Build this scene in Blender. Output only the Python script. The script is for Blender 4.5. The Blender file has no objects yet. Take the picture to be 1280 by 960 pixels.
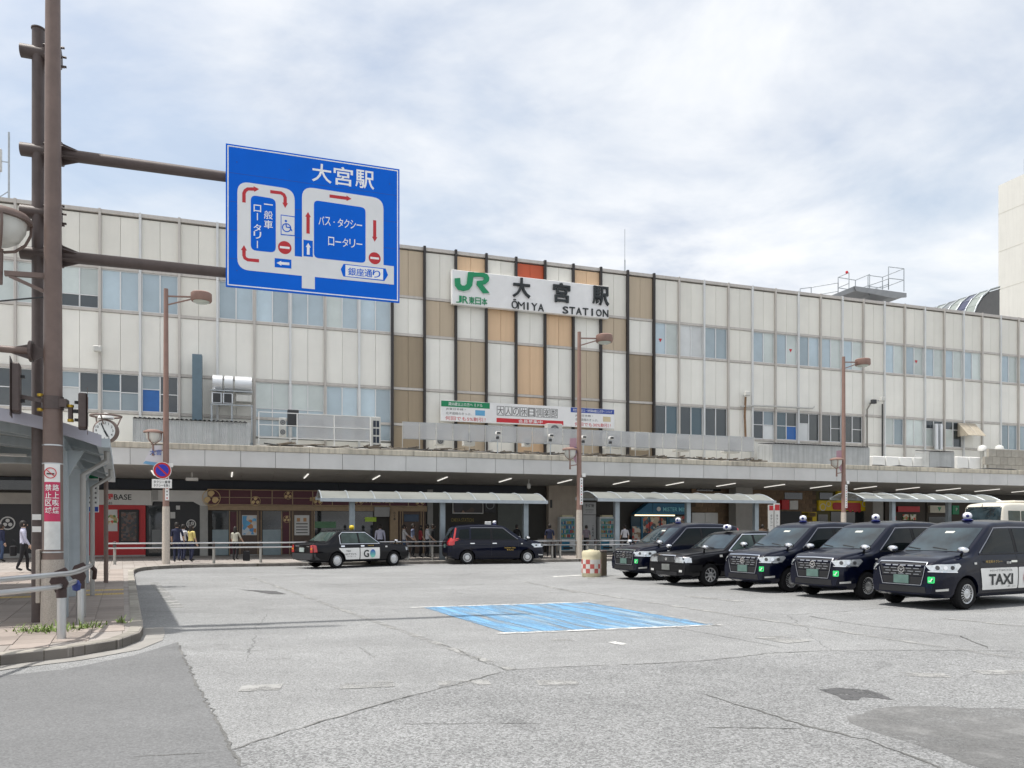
import bpy, bmesh, math, random
import numpy as np
from mathutils import Vector, Matrix
from mathutils.bvhtree import BVHTree

R = math.radians
sc = bpy.context.scene
COL = sc.collection
rnd = random.Random(7)

# ------------------------------------------------------------------ camera
# level camera at eye height, lens shifted up (verticals stay vertical)
FPX, HOR, EYE = 960.0, 660.0, 1.6
cam = bpy.data.cameras.new('camera')
cam.sensor_width = 36.0
cam.lens = 36.0 * FPX / 1280.0
cam.shift_y = (HOR - 480.0) / 1280.0
cam.clip_end = 3000
co = bpy.data.objects.new('camera', cam)
COL.objects.link(co)
co.location = (0, 0, EYE)
co.rotation_euler = (R(90), 0, 0)
sc.camera = co

# ------------------------------------------------------------------ sky, sun, exposure
SUN_EL, SUN_AZ = 71.0, 194.0          # azimuth: direction towards the sun, degrees from +X
w = bpy.data.worlds.new('World'); sc.world = w
w.use_nodes = True
nt = w.node_tree; nt.nodes.clear()
def _n(t, **k):
    n = nt.nodes.new(t)
    for a, b in k.items(): setattr(n, a, b)
    return n
out = _n('ShaderNodeOutputWorld'); bg = _n('ShaderNodeBackground')
sky = _n('ShaderNodeTexSky', sky_type='NISHITA', sun_disc=False)
sky.sun_elevation = R(SUN_EL); sky.sun_rotation = R(90 - SUN_AZ)
sky.air_density = 1.2; sky.dust_density = 2.5
tc = _n('ShaderNodeTexCoord'); sep = _n('ShaderNodeSeparateXYZ')
nt.links.new(tc.outputs['Generated'], sep.inputs[0])
def _m(op, a, b):
    n = _n('ShaderNodeMath', operation=op)
    for i, q in enumerate((a, b)):
        if isinstance(q, (int, float)): n.inputs[i].default_value = q
        else: nt.links.new(q, n.inputs[i])
    return n.outputs[0]
zz = _m('ADD', _m('MAXIMUM', sep.outputs[2], 0.0), 0.22)
cx = _m('DIVIDE', sep.outputs[0], zz); cy = _m('DIVIDE', sep.outputs[1], zz)
cmb = _n('ShaderNodeCombineXYZ')
nt.links.new(cx, cmb.inputs[0]); nt.links.new(cy, cmb.inputs[1])
def _noise(scale, detail, rough, dist, off):
    mp = _n('ShaderNodeMapping'); mp.inputs['Location'].default_value = off
    mp.inputs['Scale'].default_value = (1.0, 1.25, 1)
    nt.links.new(cmb.outputs[0], mp.inputs[0])
    n = _n('ShaderNodeTexNoise')
    n.inputs['Scale'].default_value = scale; n.inputs['Detail'].default_value = detail
    n.inputs['Roughness'].default_value = rough; n.inputs['Distortion'].default_value = dist
    nt.links.new(mp.outputs[0], n.inputs['Vector'])
    return n.outputs[0]
def _ramp(src, pts):
    r = _n('ShaderNodeValToRGB'); e = r.color_ramp.elements
    while len(e) < len(pts): e.new(0.5)
    for q, (p, c) in zip(e, pts):
        q.position = p; q.color = (*c, 1)
    nt.links.new(src, r.inputs[0])
    return r.outputs[0]
cov = _ramp(_noise(1.05, 7, .56, .25, (3.1, 1.7, 0)), [(.33, (.28,)*3), (.48, (.80,)*3), (.60, (1,)*3)])
tone = _ramp(_noise(1.8, 6, .58, .3, (9.4, 4.2, 2)), [(.34, (4.2, 4.6, 5.3)), (.47, (5.6, 5.8, 6.1)), (.60, (6.6, 6.62, 6.65))])
mx = _n('ShaderNodeMix', data_type='RGBA')
skb = _n('ShaderNodeMix', data_type='RGBA', blend_type='MULTIPLY')
skb.inputs[0].default_value = 1.0; skb.inputs[7].default_value = (1.35, 1.25, 1.12, 1)
nt.links.new(sky.outputs[0], skb.inputs[6])
nt.links.new(cov, mx.inputs[0]); nt.links.new(skb.outputs[2], mx.inputs[6]); nt.links.new(tone, mx.inputs[7])
nt.links.new(mx.outputs[2], bg.inputs[0])
bg.inputs[1].default_value = 0.10
nt.links.new(bg.outputs[0], out.inputs[0])

sl = bpy.data.lights.new('sun', 'SUN'); sl.energy = 2.7; sl.angle = R(1.2); sl.color = (1.0, .965, .91)
so = bpy.data.objects.new('sun', sl); COL.objects.link(so)
_sd = Vector((math.cos(R(SUN_EL)) * math.cos(R(SUN_AZ)), math.cos(R(SUN_EL)) * math.sin(R(SUN_AZ)), math.sin(R(SUN_EL))))
so.rotation_euler = _sd.to_track_quat('Z', 'Y').to_euler()
so.location = _sd * 60
vs = sc.view_settings
vs.view_transform = 'Standard'; vs.look = 'None'; vs.gamma = 1.0; vs.use_curve_mapping = False
vs.exposure = 0.72
sc.cycles.max_bounces = 6; sc.cycles.transparent_max_bounces = 12
sc.cycles.use_denoising = True; sc.cycles.use_light_tree = False
sc.cycles.caustics_reflective = False; sc.cycles.caustics_refractive = False

# ------------------------------------------------------------------ coordinates
# the station front runs along (cA, sA); u is the distance along it, v the distance towards it
cA, sA = .948, .3187
ANG = math.atan2(sA, cA)
def W(u, v, z=0.0): return Vector((cA * u - sA * v, sA * u + cA * v, z))
def FU(px, v):
    t = (px - 640) / FPX
    return v * (cA * t + sA) / (cA - sA * t)
def FZ(px, py, v):
    d = v / (cA - sA * (px - 640) / FPX)
    return EYE + (HOR - py) * d / FPX
def GP(px, py, z=0.0):
    d = (EYE - z) * FPX / (py - HOR)
    return Vector(((px - 640) / FPX * d, d, z))

# ------------------------------------------------------------------ materials
MATS = {}
def mat(name, col, r=.6, m=0.0, var=.08, sc_=2.5, bump=0.0, bsc=40, ov=0.0, coat=0.0, spec=.5, streak=0.0, emit=None, es=0.0, alpha=None, ior=None, trans=0.0, dirt=0.0):
    if name in MATS: return MATS[name]
    ma = bpy.data.materials.new(name); ma.use_nodes = True
    t = ma.node_tree; b = t.nodes['Principled BSDF']
    L = t.links.new
    b.inputs['Roughness'].default_value = r; b.inputs['Metallic'].default_value = m
    b.inputs['Coat Weight'].default_value = coat; b.inputs['Coat Roughness'].default_value = .03
    b.inputs['Specular IOR Level'].default_value = spec
    if ior: b.inputs['IOR'].default_value = ior
    if trans: b.inputs['Transmission Weight'].default_value = trans
    tcn = t.nodes.new('ShaderNodeTexCoord')
    cur = None
    def rgb(c):
        n = t.nodes.new('ShaderNodeRGB'); n.outputs[0].default_value = (*c, 1); return n.outputs[0]
    cur = rgb(col)
    def mul(cur, src, lo, hi, p0=.3, p1=.7):
        mr = t.nodes.new('ShaderNodeMapRange'); L(src, mr.inputs[0])
        mr.inputs[1].default_value = p0; mr.inputs[2].default_value = p1
        mr.inputs[3].default_value = lo; mr.inputs[4].default_value = hi
        v = t.nodes.new('ShaderNodeVectorMath'); v.operation = 'SCALE'
        L(cur, v.inputs[0]); L(mr.outputs[0], v.inputs['Scale'])
        return v.outputs[0]
    if var:
        n = t.nodes.new('ShaderNodeTexNoise'); n.inputs['Scale'].default_value = sc_; n.inputs['Detail'].default_value = 6
        n.inputs['Roughness'].default_value = .62
        L(tcn.outputs['Object'], n.inputs['Vector'])
        cur = mul(cur, n.outputs[0], 1 - var, 1 + var)
    if streak:
        mp = t.nodes.new('ShaderNodeMapping'); mp.inputs['Scale'].default_value = (6, 6, .35)
        geo = t.nodes.new('ShaderNodeNewGeometry')
        L(geo.outputs['Position'], mp.inputs[0])
        n = t.nodes.new('ShaderNodeTexNoise'); n.inputs['Scale'].default_value = 1.0; n.inputs['Detail'].default_value = 5
        L(mp.outputs[0], n.inputs['Vector'])
        cur = mul(cur, n.outputs[0], 1 - streak, 1 + streak * .3, .25, .55)
    if dirt:
        geo = t.nodes.new('ShaderNodeNewGeometry')
        n = t.nodes.new('ShaderNodeTexNoise'); n.inputs['Scale'].default_value = .55; n.inputs['Detail'].default_value = 7
        L(geo.outputs['Position'], n.inputs['Vector'])
        cur = mul(cur, n.outputs[0], 1 - dirt, 1 + dirt * .2, .3, .6)
    if ov:
        oi = t.nodes.new('ShaderNodeObjectInfo')
        cur = mul(cur, oi.outputs['Random'], 1 - ov, 1 + ov, 0, 1)
    L(cur, b.inputs['Base Color'])
    if bump:
        n = t.nodes.new('ShaderNodeTexNoise'); n.inputs['Scale'].default_value = bsc; n.inputs['Detail'].default_value = 5
        L(tcn.outputs['Object'], n.inputs['Vector'])
        bp = t.nodes.new('ShaderNodeBump'); bp.inputs['Strength'].default_value = bump; bp.inputs['Distance'].default_value = .02
        L(n.outputs[0], bp.inputs['Height']); L(bp.outputs[0], b.inputs['Normal'])
    if emit:
        b.inputs['Emission Color'].default_value = (*emit, 1); b.inputs['Emission Strength'].default_value = es
    if alpha is not None: b.inputs['Alpha'].default_value = alpha
    MATS[name] = ma
    return ma

# ------------------------------------------------------------------ mesh builder
class MB:
    def __init__(s): s.v = []; s.f = []; s.mi = []; s.cur = 0
    def add(s, vs, fs):
        o = len(s.v); s.v += [tuple(p) for p in vs]
        for f in fs: s.f.append(tuple(i + o for i in f)); s.mi.append(s.cur)
        return s
    def use(s, i): s.cur = i; return s
    def box(s, x0, x1, y0, y1, z0, z1, M=None):
        vs = [Vector((x, y, z)) for x in (x0, x1) for y in (y0, y1) for z in (z0, z1)]
        if M: vs = [M @ p for p in vs]
        return s.add(vs, [(0, 1, 3, 2), (4, 6, 7, 5), (0, 4, 5, 1), (2, 3, 7, 6), (0, 2, 6, 4), (1, 5, 7, 3)])
    def cbox(s, x0, x1, y0, y1, z0, z1, c=.01, M=None):      # chamfered box
        bm = bmesh.new()
        bmesh.ops.create_cube(bm, size=1)
        for q in bm.verts:
            q.co = Vector(((x0, x1)[q.co.x > 0], (y0, y1)[q.co.y > 0], (z0, z1)[q.co.z > 0]))
        bmesh.ops.bevel(bm, geom=bm.edges[:], offset=c, segments=1, affect='EDGES')
        bm.verts.index_update()
        vs = [M @ q.co if M else q.co for q in bm.verts]
        s.add(vs, [[q.index for q in f.verts] for f in bm.faces]); bm.free()
        return s
    def bar(s, a, b, wx, wz):                                  # box beam from a to b
        a = Vector(a); b = Vector(b); d = b - a; L = d.length
        q = d.to_track_quat('X', 'Z').to_matrix().to_4x4(); q.translation = a
        return s.box(0, L, -wx / 2, wx / 2, -wz / 2, wz / 2, q)
    def cyl(s, a, b, r0, r1=None, n=12, cap=True):
        a = Vector(a); b = Vector(b); r1 = r0 if r1 is None else r1
        q = (b - a).to_track_quat('Z', 'Y').to_matrix()
        vs = []
        for p, r in ((a, r0), (b, r1)):
            for i in range(n):
                t = 2 * math.pi * i / n
                vs.append(p + q @ Vector((r * math.cos(t), r * math.sin(t), 0)))
        fs = [(i, (i + 1) % n, n + (i + 1) % n, n + i) for i in range(n)]
        if cap: fs += [tuple(range(n - 1, -1, -1)), tuple(range(n, 2 * n))]
        return s.add(vs, fs)
    def tube(s, pts, r, n=8, cap=True):
        pts = [Vector(p) for p in pts]; rs = r if isinstance(r, (list, tuple)) else [r] * len(pts)
        vs = []
        up = None
        for i, p in enumerate(pts):
            d = (pts[min(i + 1, len(pts) - 1)] - pts[max(i - 1, 0)]).normalized()
            if up is None: up = d.orthogonal().normalized()
            x = (up - d * up.dot(d)).normalized(); up = x; y = d.cross(x)
            for k in range(n):
                t = 2 * math.pi * k / n
                vs.append(p + x * rs[i] * math.cos(t) + y * rs[i] * math.sin(t))
        fs = []
        for i in range(len(pts) - 1):
            for k in range(n):
                fs.append((i * n + k, i * n + (k + 1) % n, (i + 1) * n + (k + 1) % n, (i + 1) * n + k))
        if cap: fs += [tuple(range(n - 1, -1, -1)), tuple(range(len(vs) - n, len(vs)))]
        return s.add(vs, fs)
    def lathe(s, prof, n=24, M=None):                          # prof: (r, z); closes at r == 0
        vs = []; rings = []
        for r, z in prof:
            if r < 1e-6: rings.append([len(vs)]); vs.append(Vector((0, 0, z)))
            else:
                rings.append(list(range(len(vs), len(vs) + n)))
                for i in range(n):
                    t = 2 * math.pi * i / n
                    vs.append(Vector((r * math.cos(t), r * math.sin(t), z)))
        fs = []
        for A, B in zip(rings, rings[1:]):
            for i in range(n):
                j = (i + 1) % n
                if len(A) == 1 and len(B) == 1: continue
                if len(A) == 1: fs.append((A[0], B[j], B[i]))
                elif len(B) == 1: fs.append((A[i], A[j], B[0]))
                else: fs.append((A[i], A[j], B[j], B[i]))
        if M: vs = [M @ p for p in vs]
        return s.add(vs, fs)
    def prism(s, poly, a, b, M=None):     # poly in (x, z); extruded in y from a (front) to b
        n = len(poly)
        vs = [Vector((p[0], a, p[1])) for p in poly] + [Vector((p[0], b, p[1])) for p in poly]
        if M: vs = [M @ p for p in vs]
        return s.add(vs, [tuple(range(n)), tuple(range(2 * n - 1, n - 1, -1))] + [(i, i + n, (i + 1) % n + n, (i + 1) % n) for i in range(n)])
    def slab(s, poly, z0, z1):            # poly in (x, y); extruded in z
        n = len(poly)
        vs = [Vector((p[0], p[1], z0)) for p in poly] + [Vector((p[0], p[1], z1)) for p in poly]
        return s.add(vs, [tuple(range(n - 1, -1, -1)), tuple(range(n, 2 * n))] + [(i, (i + 1) % n, (i + 1) % n + n, i + n) for i in range(n)])
    def sheet(s, vs): return s.add(vs, [tuple(range(len(vs)))])
    def mesh(s, name, mats, smooth=None):
        me = bpy.data.meshes.new(name)
        me.from_pydata(s.v, [], s.f)
        for q in (mats if isinstance(mats, (list, tuple)) else [mats]): me.materials.append(q)
        if any(s.mi): me.polygons.foreach_set('material_index', s.mi)
        bm = bmesh.new(); bm.from_mesh(me)
        bmesh.ops.recalc_face_normals(bm, faces=bm.faces[:]); bm.to_mesh(me); bm.free()
        if smooth:
            me.shade_smooth(); me.set_sharp_from_angle(angle=R(smooth))
        return me
    def build(s, name, mats, parent=None, smooth=None, loc=None, kind=None):
        return link(name, s.mesh(name, mats, smooth), parent, loc, kind)

KIDS = {}
def link(name, me, parent=None, loc=None, kind=None):
    o = bpy.data.objects.new(name, me); COL.objects.link(o)
    if parent is not None:
        o.parent = parent; KIDS.setdefault(parent.name, []).append(o)
    if loc is not None: o.location = loc
    if kind: o['kind'] = kind
    return o
def tag(o, label, cat, group=None):
    o['label'] = label; o['category'] = cat
    if group: o['group'] = group
    return o
def thing(name, label, cat, loc=(0, 0, 0), rz=0.0, group=None):
    o = bpy.data.objects.new(name, None); COL.objects.link(o)
    o.empty_display_size = .2
    o.location = loc; o.rotation_euler = (0, 0, rz)
    return tag(o, label, cat, group)
def fthing(name, label, cat, u, v, z=0.0, group=None): return thing(name, label, cat, W(u, v, z), ANG, group)
def struct(o): o['kind'] = 'structure'; return o
def copy_tree(root, loc, rz, label=None, parent=None):
    r = root.copy(); COL.objects.link(r)
    if parent is None:
        r.location = loc; r.rotation_euler = (0, 0, rz)
        if label: r['label'] = label
    else:
        r.parent = parent; KIDS.setdefault(parent.name, []).append(r)
    for ch in list(KIDS.get(root.name, [])): copy_tree(ch, None, None, None, r)
    return r

# ------------------------------------------------------------------ lettering
def text_mesh(body, h, bold=0.0, ext=0.0, width=None, M=None, align='CENTER'):
    cu = bpy.data.curves.new('lettering', 'FONT'); cu.body = body; cu.size = 1.0
    cu.offset = bold * .5; cu.extrude = 0.0; cu.resolution_u = 3; cu.space_line = 1.05
    o = bpy.data.objects.new('lettering', cu)
    me = o.to_mesh().copy()
    o.to_mesh_clear(); bpy.data.objects.remove(o); bpy.data.curves.remove(cu)
    n = len(me.vertices)
    if n == 0: return me
    a = np.empty(n * 3); me.vertices.foreach_get('co', a); a = a.reshape(-1, 3)
    lo, hi = a.min(0), a.max(0)
    cy_ = (lo[1] + hi[1]) / 2; s = h / max(hi[1] - lo[1], 1e-3)
    sx = s if width is None else width / max(hi[0] - lo[0], 1e-3)
    ox = (lo[0] + hi[0]) / 2 if align == 'CENTER' else lo[0]
    b = np.zeros_like(a)
    b[:, 0] = (a[:, 0] - ox) * sx; b[:, 2] = (a[:, 1] - cy_) * s      # stands in the x-z plane, faces -y
    if ext > 0:
        fs = [tuple(p.vertices) for p in me.polygons]
        bm = bmesh.new()
        vs = [bm.verts.new(p) for p in b]
        for f in fs:
            try: bm.faces.new([vs[i] for i in f])
            except ValueError: pass
        bmesh.ops.remove_doubles(bm, verts=bm.verts[:], dist=1e-5)
        r_ = bmesh.ops.extrude_face_region(bm, geom=bm.faces[:])
        for q in r_['geom']:
            if isinstance(q, bmesh.types.BMVert): q.co.y -= ext
        bmesh.ops.recalc_face_normals(bm, faces=bm.faces[:])
        bm.to_mesh(me); bm.free()
    else:
        me.vertices.foreach_set('co', b.ravel())
        me.update()
    if M: me.transform(M)
    return me
def lettering(body, x, z, h, m, parent, y=-.004, bold=0.0, ext=0.0, width=None, name='lettering', align='CENTER', M=None):
    me = text_mesh(body, h, bold, ext, width, None, align)
    me.transform(Matrix.Translation((x, y, z)))
    if M: me.transform(M)
    me.materials.clear(); me.materials.append(m); me.name = name
    return link(name, me, parent, kind='stuff' if (len(body) > 1 and len(body.replace('\n', '')) > 1) else None)
def chars(body, x0, x1, z, h, m, parent, y=-.004, bold=0.0, ext=0.0, fill=.86, dz=0.0, names='character', squash=None):
    n = len(body); p = (x1 - x0) / n
    for i, ch in enumerate(body):
        if ch == ' ': continue
        t = (i + .5) / n
        thin = ch in 'ー・一'
        hh = h * (.13 if thin else 1)
        lettering(ch, x0 + p * (i + .5), z + dz * t, hh, m, parent, y, bold, ext, p * fill * (.3 if ch in '・I' else 1), name=names)
def roundpoly(pts, r, n=4):
    out = []
    N = len(pts)
    for i in range(N):
        p0, p, p1 = Vector(pts[i - 1]).to_2d(), Vector(pts[i]).to_2d(), Vector(pts[(i + 1) % N]).to_2d()
        rr = r[i] if isinstance(r, (list, tuple)) else r
        if rr <= 0: out.append((p.x, p.y)); continue
        a = (p0 - p); b = (p1 - p)
        rr = min(rr, a.length * .49, b.length * .49)
        a = p + a.normalized() * rr; b = p + b.normalized() * rr
        for k in range(n + 1):
            t = k / n
            q = a * (1 - t) ** 2 + p * 2 * t * (1 - t) + b * t * t
            out.append((q.x, q.y))
    return out
def rrect(x0, x1, z0, z1, r, n=4): return roundpoly([(x0, z0), (x1, z0), (x1, z1), (x0, z1)], r, n)
def circ(x, z, r, n=24): return [(x + r * math.cos(2 * math.pi * i / n), z + r * math.sin(2 * math.pi * i / n)) for i in range(n)]
def ringm(mb, x, z, r0, r1, y0, y1, n=28):
    for i in range(n):
        a, b = 2 * math.pi * i / n, 2 * math.pi * (i + 1) / n
        mb.prism([(x + r0 * math.cos(a), z + r0 * math.sin(a)), (x + r1 * math.cos(a), z + r1 * math.sin(a)), (x + r1 * math.cos(b), z + r1 * math.sin(b)), (x + r0 * math.cos(b), z + r0 * math.sin(b))], y0, y1)
    return mb
def put(o, u, v, z=0.0): o.location = W(u, v, z); o.rotation_euler = (0, 0, ANG); return o

# common materials
M_steel = mat('steel', (.55, .56, .57), .32, .9, .06)
M_galv = mat('galvanised', (.42, .45, .47), .45, .55, .12, 6)
M_brown = mat('brown_paint', (.17, .12, .102), .5, 0, .12, 5, dirt=.12)
M_brown2 = mat('dark_brown_paint', (.085, .063, .058), .5, 0, .15, 6)
M_black = mat('black', (.012, .012, .014), .5, 0, .1)
M_dark = mat('dark_grey', (.04, .042, .045), .6)
M_white = mat('white_paint', (.78, .78, .76), .45, 0, .04, dirt=.06)
M_alu = mat('white_aluminium', (.70, .71, .71), .4, .1, .05)
M_red = mat('red', (.55, .02, .03), .45)
M_green = mat('green', (.0, .22, .085), .45)
M_gold = mat('gold_print', (.62, .45, .22), .5)
M_blue = mat('sign_blue', (.0, .125, .66), .5, 0, .06, 1.5, spec=.15)
M_concrete = mat('concrete', (.42, .40, .36), .85, 0, .12, 3, .15, 60, dirt=.2)
M_light = mat('lit_tube', (.9, .9, .85), .5, emit=(1, .97, .9), es=.55, var=0)
# ================================================================== road
def asphalt(name, base, speck, big, crack=0.0, rough=.85, grain=1.0):
    ma = bpy.data.materials.new(name); ma.use_nodes = True
    t = ma.node_tree; b = t.nodes['Principled BSDF']; L = t.links.new
    b.inputs['Roughness'].default_value = rough; b.inputs['Specular IOR Level'].default_value = .3
    geo = t.nodes.new('ShaderNodeNewGeometry'); P = geo.outputs['Position']
    def noise(s, d=5, r=.6, dist=0.0):
        n = t.nodes.new('ShaderNodeTexNoise'); n.inputs['Scale'].default_value = s; n.inputs['Detail'].default_value = d
        n.inputs['Roughness'].default_value = r; n.inputs['Distortion'].default_value = dist
        L(P, n.inputs['Vector']); return n.outputs[0]
    def rng(src, a, b_, lo, hi):
        m = t.nodes.new('ShaderNodeMapRange'); L(src, m.inputs[0])
        for i, q in zip((1, 2, 3, 4), (a, b_, lo, hi)): m.inputs[i].default_value = q
        return m.outputs[0]
    def mul(a, b_):
        m = t.nodes.new('ShaderNodeMath'); m.operation = 'MULTIPLY'; L(a, m.inputs[0]); L(b_, m.inputs[1]); return m.outputs[0]
    vor = t.nodes.new('ShaderNodeTexVoronoi'); vor.inputs['Scale'].default_value = 46 * grain; L(P, vor.inputs['Vector'])
    sepc = t.nodes.new('ShaderNodeSeparateColor'); L(vor.outputs['Color'], sepc.inputs[0])
    f = mul(rng(sepc.outputs[0], 0, 1, 1 - speck, 1 + speck), rng(noise(170 * grain, 2), .3, .7, 1 - speck * .7, 1 + speck * .7))
    f = mul(f, rng(noise(.33, 7, .62, .6), .3, .7, 1 - big, 1 + big))
    f = mul(f, rng(noise(2.6, 6, .65), .3, .7, 1 - big * .5, 1 + big * .5))
    # tyre-worn lanes and old stains: stretched noise along the driving direction
    mp = t.nodes.new('ShaderNodeMapping'); mp.inputs['Rotation'].default_value = (0, 0, R(-14)); mp.inputs['Scale'].default_value = (.10, .9, 1)
    L(P, mp.inputs[0])
    n = t.nodes.new('ShaderNodeTexNoise'); n.inputs['Scale'].default_value = 1; n.inputs['Detail'].default_value = 5; L(mp.outputs[0], n.inputs['Vector'])
    f = mul(f, rng(n.outputs[0], .3, .7, 1 - big * .6, 1 + big * .5))
    f = mul(f, rng(noise(.9, 4, .5, 1.0), .22, .34, .72, 1.0))
    if crack:
        mp2 = t.nodes.new('ShaderNodeMixRGB'); mp2.blend_type = 'ADD'; mp2.inputs[0].default_value = .35
        nn = t.nodes.new('ShaderNodeTexNoise'); nn.inputs['Scale'].default_value = 1.4; nn.inputs['Detail'].default_value = 6; L(P, nn.inputs['Vector'])
        L(P, mp2.inputs[1]); L(nn.outputs['Color'], mp2.inputs[2])
        v2 = t.nodes.new('ShaderNodeTexVoronoi'); v2.feature = 'DISTANCE_TO_EDGE'; v2.inputs['Scale'].default_value = .17
        L(mp2.outputs[0], v2.inputs['Vector'])
        thr = rng(noise(.25, 2), .45, .6, 0.0, .0022)
        dv = t.nodes.new('ShaderNodeMath'); dv.operation = 'GREATER_THAN'; L(v2.outputs['Distance'], dv.inputs[0]); L(thr, dv.inputs[1])
        f = mul(f, rng(dv.outputs[0], 0, 1, 1 - crack, 1))
    col = t.nodes.new('ShaderNodeVectorMath'); col.operation = 'SCALE'; col.inputs[0].default_value = base
    L(f, col.inputs['Scale']); L(col.outputs[0], b.inputs['Base Color'])
    bp = t.nodes.new('ShaderNodeBump'); bp.inputs['Strength'].default_value = .45; bp.inputs['Distance'].default_value = .008
    L(sepc.outputs[0], bp.inputs['Height']); L(bp.outputs[0], b.inputs['Normal'])
    return ma
M_asph = asphalt('worn_asphalt', (.252, .256, .256), .38, .12, .35, .85, 1.9)
M_patch = asphalt('smooth_asphalt', (.165, .168, .170), .20, .08, 0, .8, 1.6)
M_dpatch = asphalt('dark_asphalt', (.195, .196, .194), .18, .16, 0, .85, 1.7)
M_old = asphalt('old_asphalt', (.222, .226, .227), .46, .13, .3, .85, 1.5)
M_tar = asphalt('tar', (.10, .10, .102), .2, .2, 0, .7, 2)

mb = MB(); n = 24
gx = [-700, -60, -20, -8, 0, 8, 20, 60, 700]; gy = [-300, -20, 0, 10, 20, 40, 80, 1200]
vs_ = [(x, y, 0) for y in gy for x in gx]; k = len(gx)
mb.add(vs_, [(j * k + i, j * k + i + 1, (j + 1) * k + i + 1, (j + 1) * k + i) for j in range(len(gy) - 1) for i in range(k - 1)])
road = struct(mb.build('road', M_asph))

def ragged(pts, step=.12, amp=.02, seed=1):
    r = random.Random(seed); out_ = []
    N = len(pts)
    for i in range(N):
        a, b = Vector(pts[i]), Vector(pts[(i + 1) % N])
        m_ = max(1, int((b - a).length / step))
        for q in range(m_):
            p = a.lerp(b, q / m_); out_.append(p + Vector((r.uniform(-amp, amp), r.uniform(-amp, amp), 0)))
    return out_
def gpoly(name, px, z, m, amp=.02, seed=1, step=.12):
    pts = ragged([GP(x, y) for x, y in px], step, amp, seed)
    return struct(MB().sheet([(p.x, p.y, z) for p in pts]).build(name, m))
# repaired strip bottom left, and worn patch bottom right
gpoly('asphalt_patch', [(-260, 866), (-40, 850), (80, 837), (165, 820), (222, 803), (236, 835), (262, 885), (284, 926), (300, 965), (312, 1000), (330, 1060), (-800, 1060)], .004, M_patch, .012, 3)
gpoly('asphalt_patch', [(1120, 884), (1280, 886), (1480, 905), (1560, 960), (1480, 1010), (1290, 985), (1170, 940), (1085, 915), (1060, 896)], .004, M_dpatch, .05, 5, .2)
gpoly('asphalt_patch', [(1024, 862), (1050, 860), (1085, 863), (1112, 872), (1118, 876), (1100, 873), (1078, 872), (1072, 876), (1055, 875), (1040, 868)], .005, M_tar, .015, 7, .06)
gpoly('asphalt_patch', [(300, 737), (345, 739), (358, 743), (340, 743), (322, 740)], .004, M_tar, .02, 8, .1)
gpoly('road_old_surface', [(288, 938), (352, 918), (440, 892), (545, 862), (633, 838), (780, 831), (900, 824), (1060, 813), (1300, 814), (1800, 830), (2600, 1100), (330, 1100)], .002, M_old, .012, 21)
def fray(ma, thr, soft, s):
    t = ma.node_tree; b = t.nodes['Principled BSDF']; g_ = t.nodes.new('ShaderNodeNewGeometry')
    n_ = t.nodes.new('ShaderNodeTexNoise'); n_.inputs['Scale'].default_value = s; n_.inputs['Detail'].default_value = 8; n_.inputs['Roughness'].default_value = .7; t.links.new(g_.outputs['Position'], n_.inputs['Vector'])
    m_ = t.nodes.new('ShaderNodeMapRange'); t.links.new(n_.outputs[0], m_.inputs[0]); m_.inputs[1].default_value = thr - soft; m_.inputs[2].default_value = thr + soft; t.links.new(m_.outputs[0], b.inputs['Alpha'])
fray(M_dpatch, .46, .14, 1.6); fray(M_tar, .42, .06, 6)
# concrete gutter along the near kerb
M_gut = mat('gutter_concrete', (.30, .29, .27), .85, 0, .15, 4, .1, 80, dirt=.2)

# cracks: thin irregular strips of tar-dark asphalt
def crack(px, wdt, seed, name='road_crack', m=M_tar, z=.006):
    r = random.Random(seed); P = []
    for (a, b) in zip(px, px[1:]):
        A, B = GP(*a), GP(*b); m_ = max(2, int((B - A).length / .09))
        for q in range(m_): P.append(A.lerp(B, q / m_) + Vector((r.uniform(-.025, .025), r.uniform(-.025, .025), 0)))
    L_, Rr = [], []
    for i, p in enumerate(P):
        d = (P[min(i + 1, len(P) - 1)] - P[max(i - 1, 0)]).normalized(); nn = Vector((-d.y, d.x, 0))
        ww = wdt * r.uniform(.25, 1.0) * (0.2 if i in (0, len(P) - 1) else 1)
        L_.append(p + nn * ww); Rr.append(p - nn * ww)
    mbc = MB()
    vs2 = [(p.x, p.y, z) for p in L_] + [(p.x, p.y, z) for p in Rr]; N = len(P)
    mbc.add(vs2, [(i, i + 1, N + i + 1, N + i) for i in range(N - 1)])
    return struct(mbc.build(name, m))
M_crk = asphalt('crack_asphalt', (.155, .155, .15), .3, .3, 0, .85, 2)
crack([(288, 938), (312, 930), (352, 918), (400, 902), (440, 892), (490, 876), (545, 862), (600, 848), (633, 838)], .014, 11, m=M_crk)
crack([(222, 803), (236, 835), (262, 885), (284, 926), (300, 965)], .018, 12, m=M_crk)
crack([(160, 948), (210, 944), (288, 939)], .010, 13, m=M_crk)
crack([(633, 838), (700, 834), (780, 831), (850, 828), (900, 824), (970, 816), (1060, 813), (1180, 813), (1280, 814)], .012, 14, m=M_crk)
crack([(633, 838), (600, 826), (566, 810), (540, 802)], .008, 15, m=M_crk)
crack([(880, 868), (920, 880), (960, 893), (1010, 908), (1080, 925), (1140, 945), (1200, 975)], .02, 16, m=M_crk)
crack([(880, 910), (950, 910), (1020, 912)], .012, 17, m=M_crk)
crack([(500, 905), (600, 905), (700, 905)], .007, 18, m=M_crk)
crack([(1010, 770), (1080, 782), (1130, 787), (1200, 795), (1240, 812)], .015, 19, m=M_crk)
crack([(700, 756), (760, 770), (830, 782), (900, 795), (990, 812)], .009, 20, m=M_crk)
crack([(445, 808), (455, 812), (470, 825)], .006, 21, m=M_crk)

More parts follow.
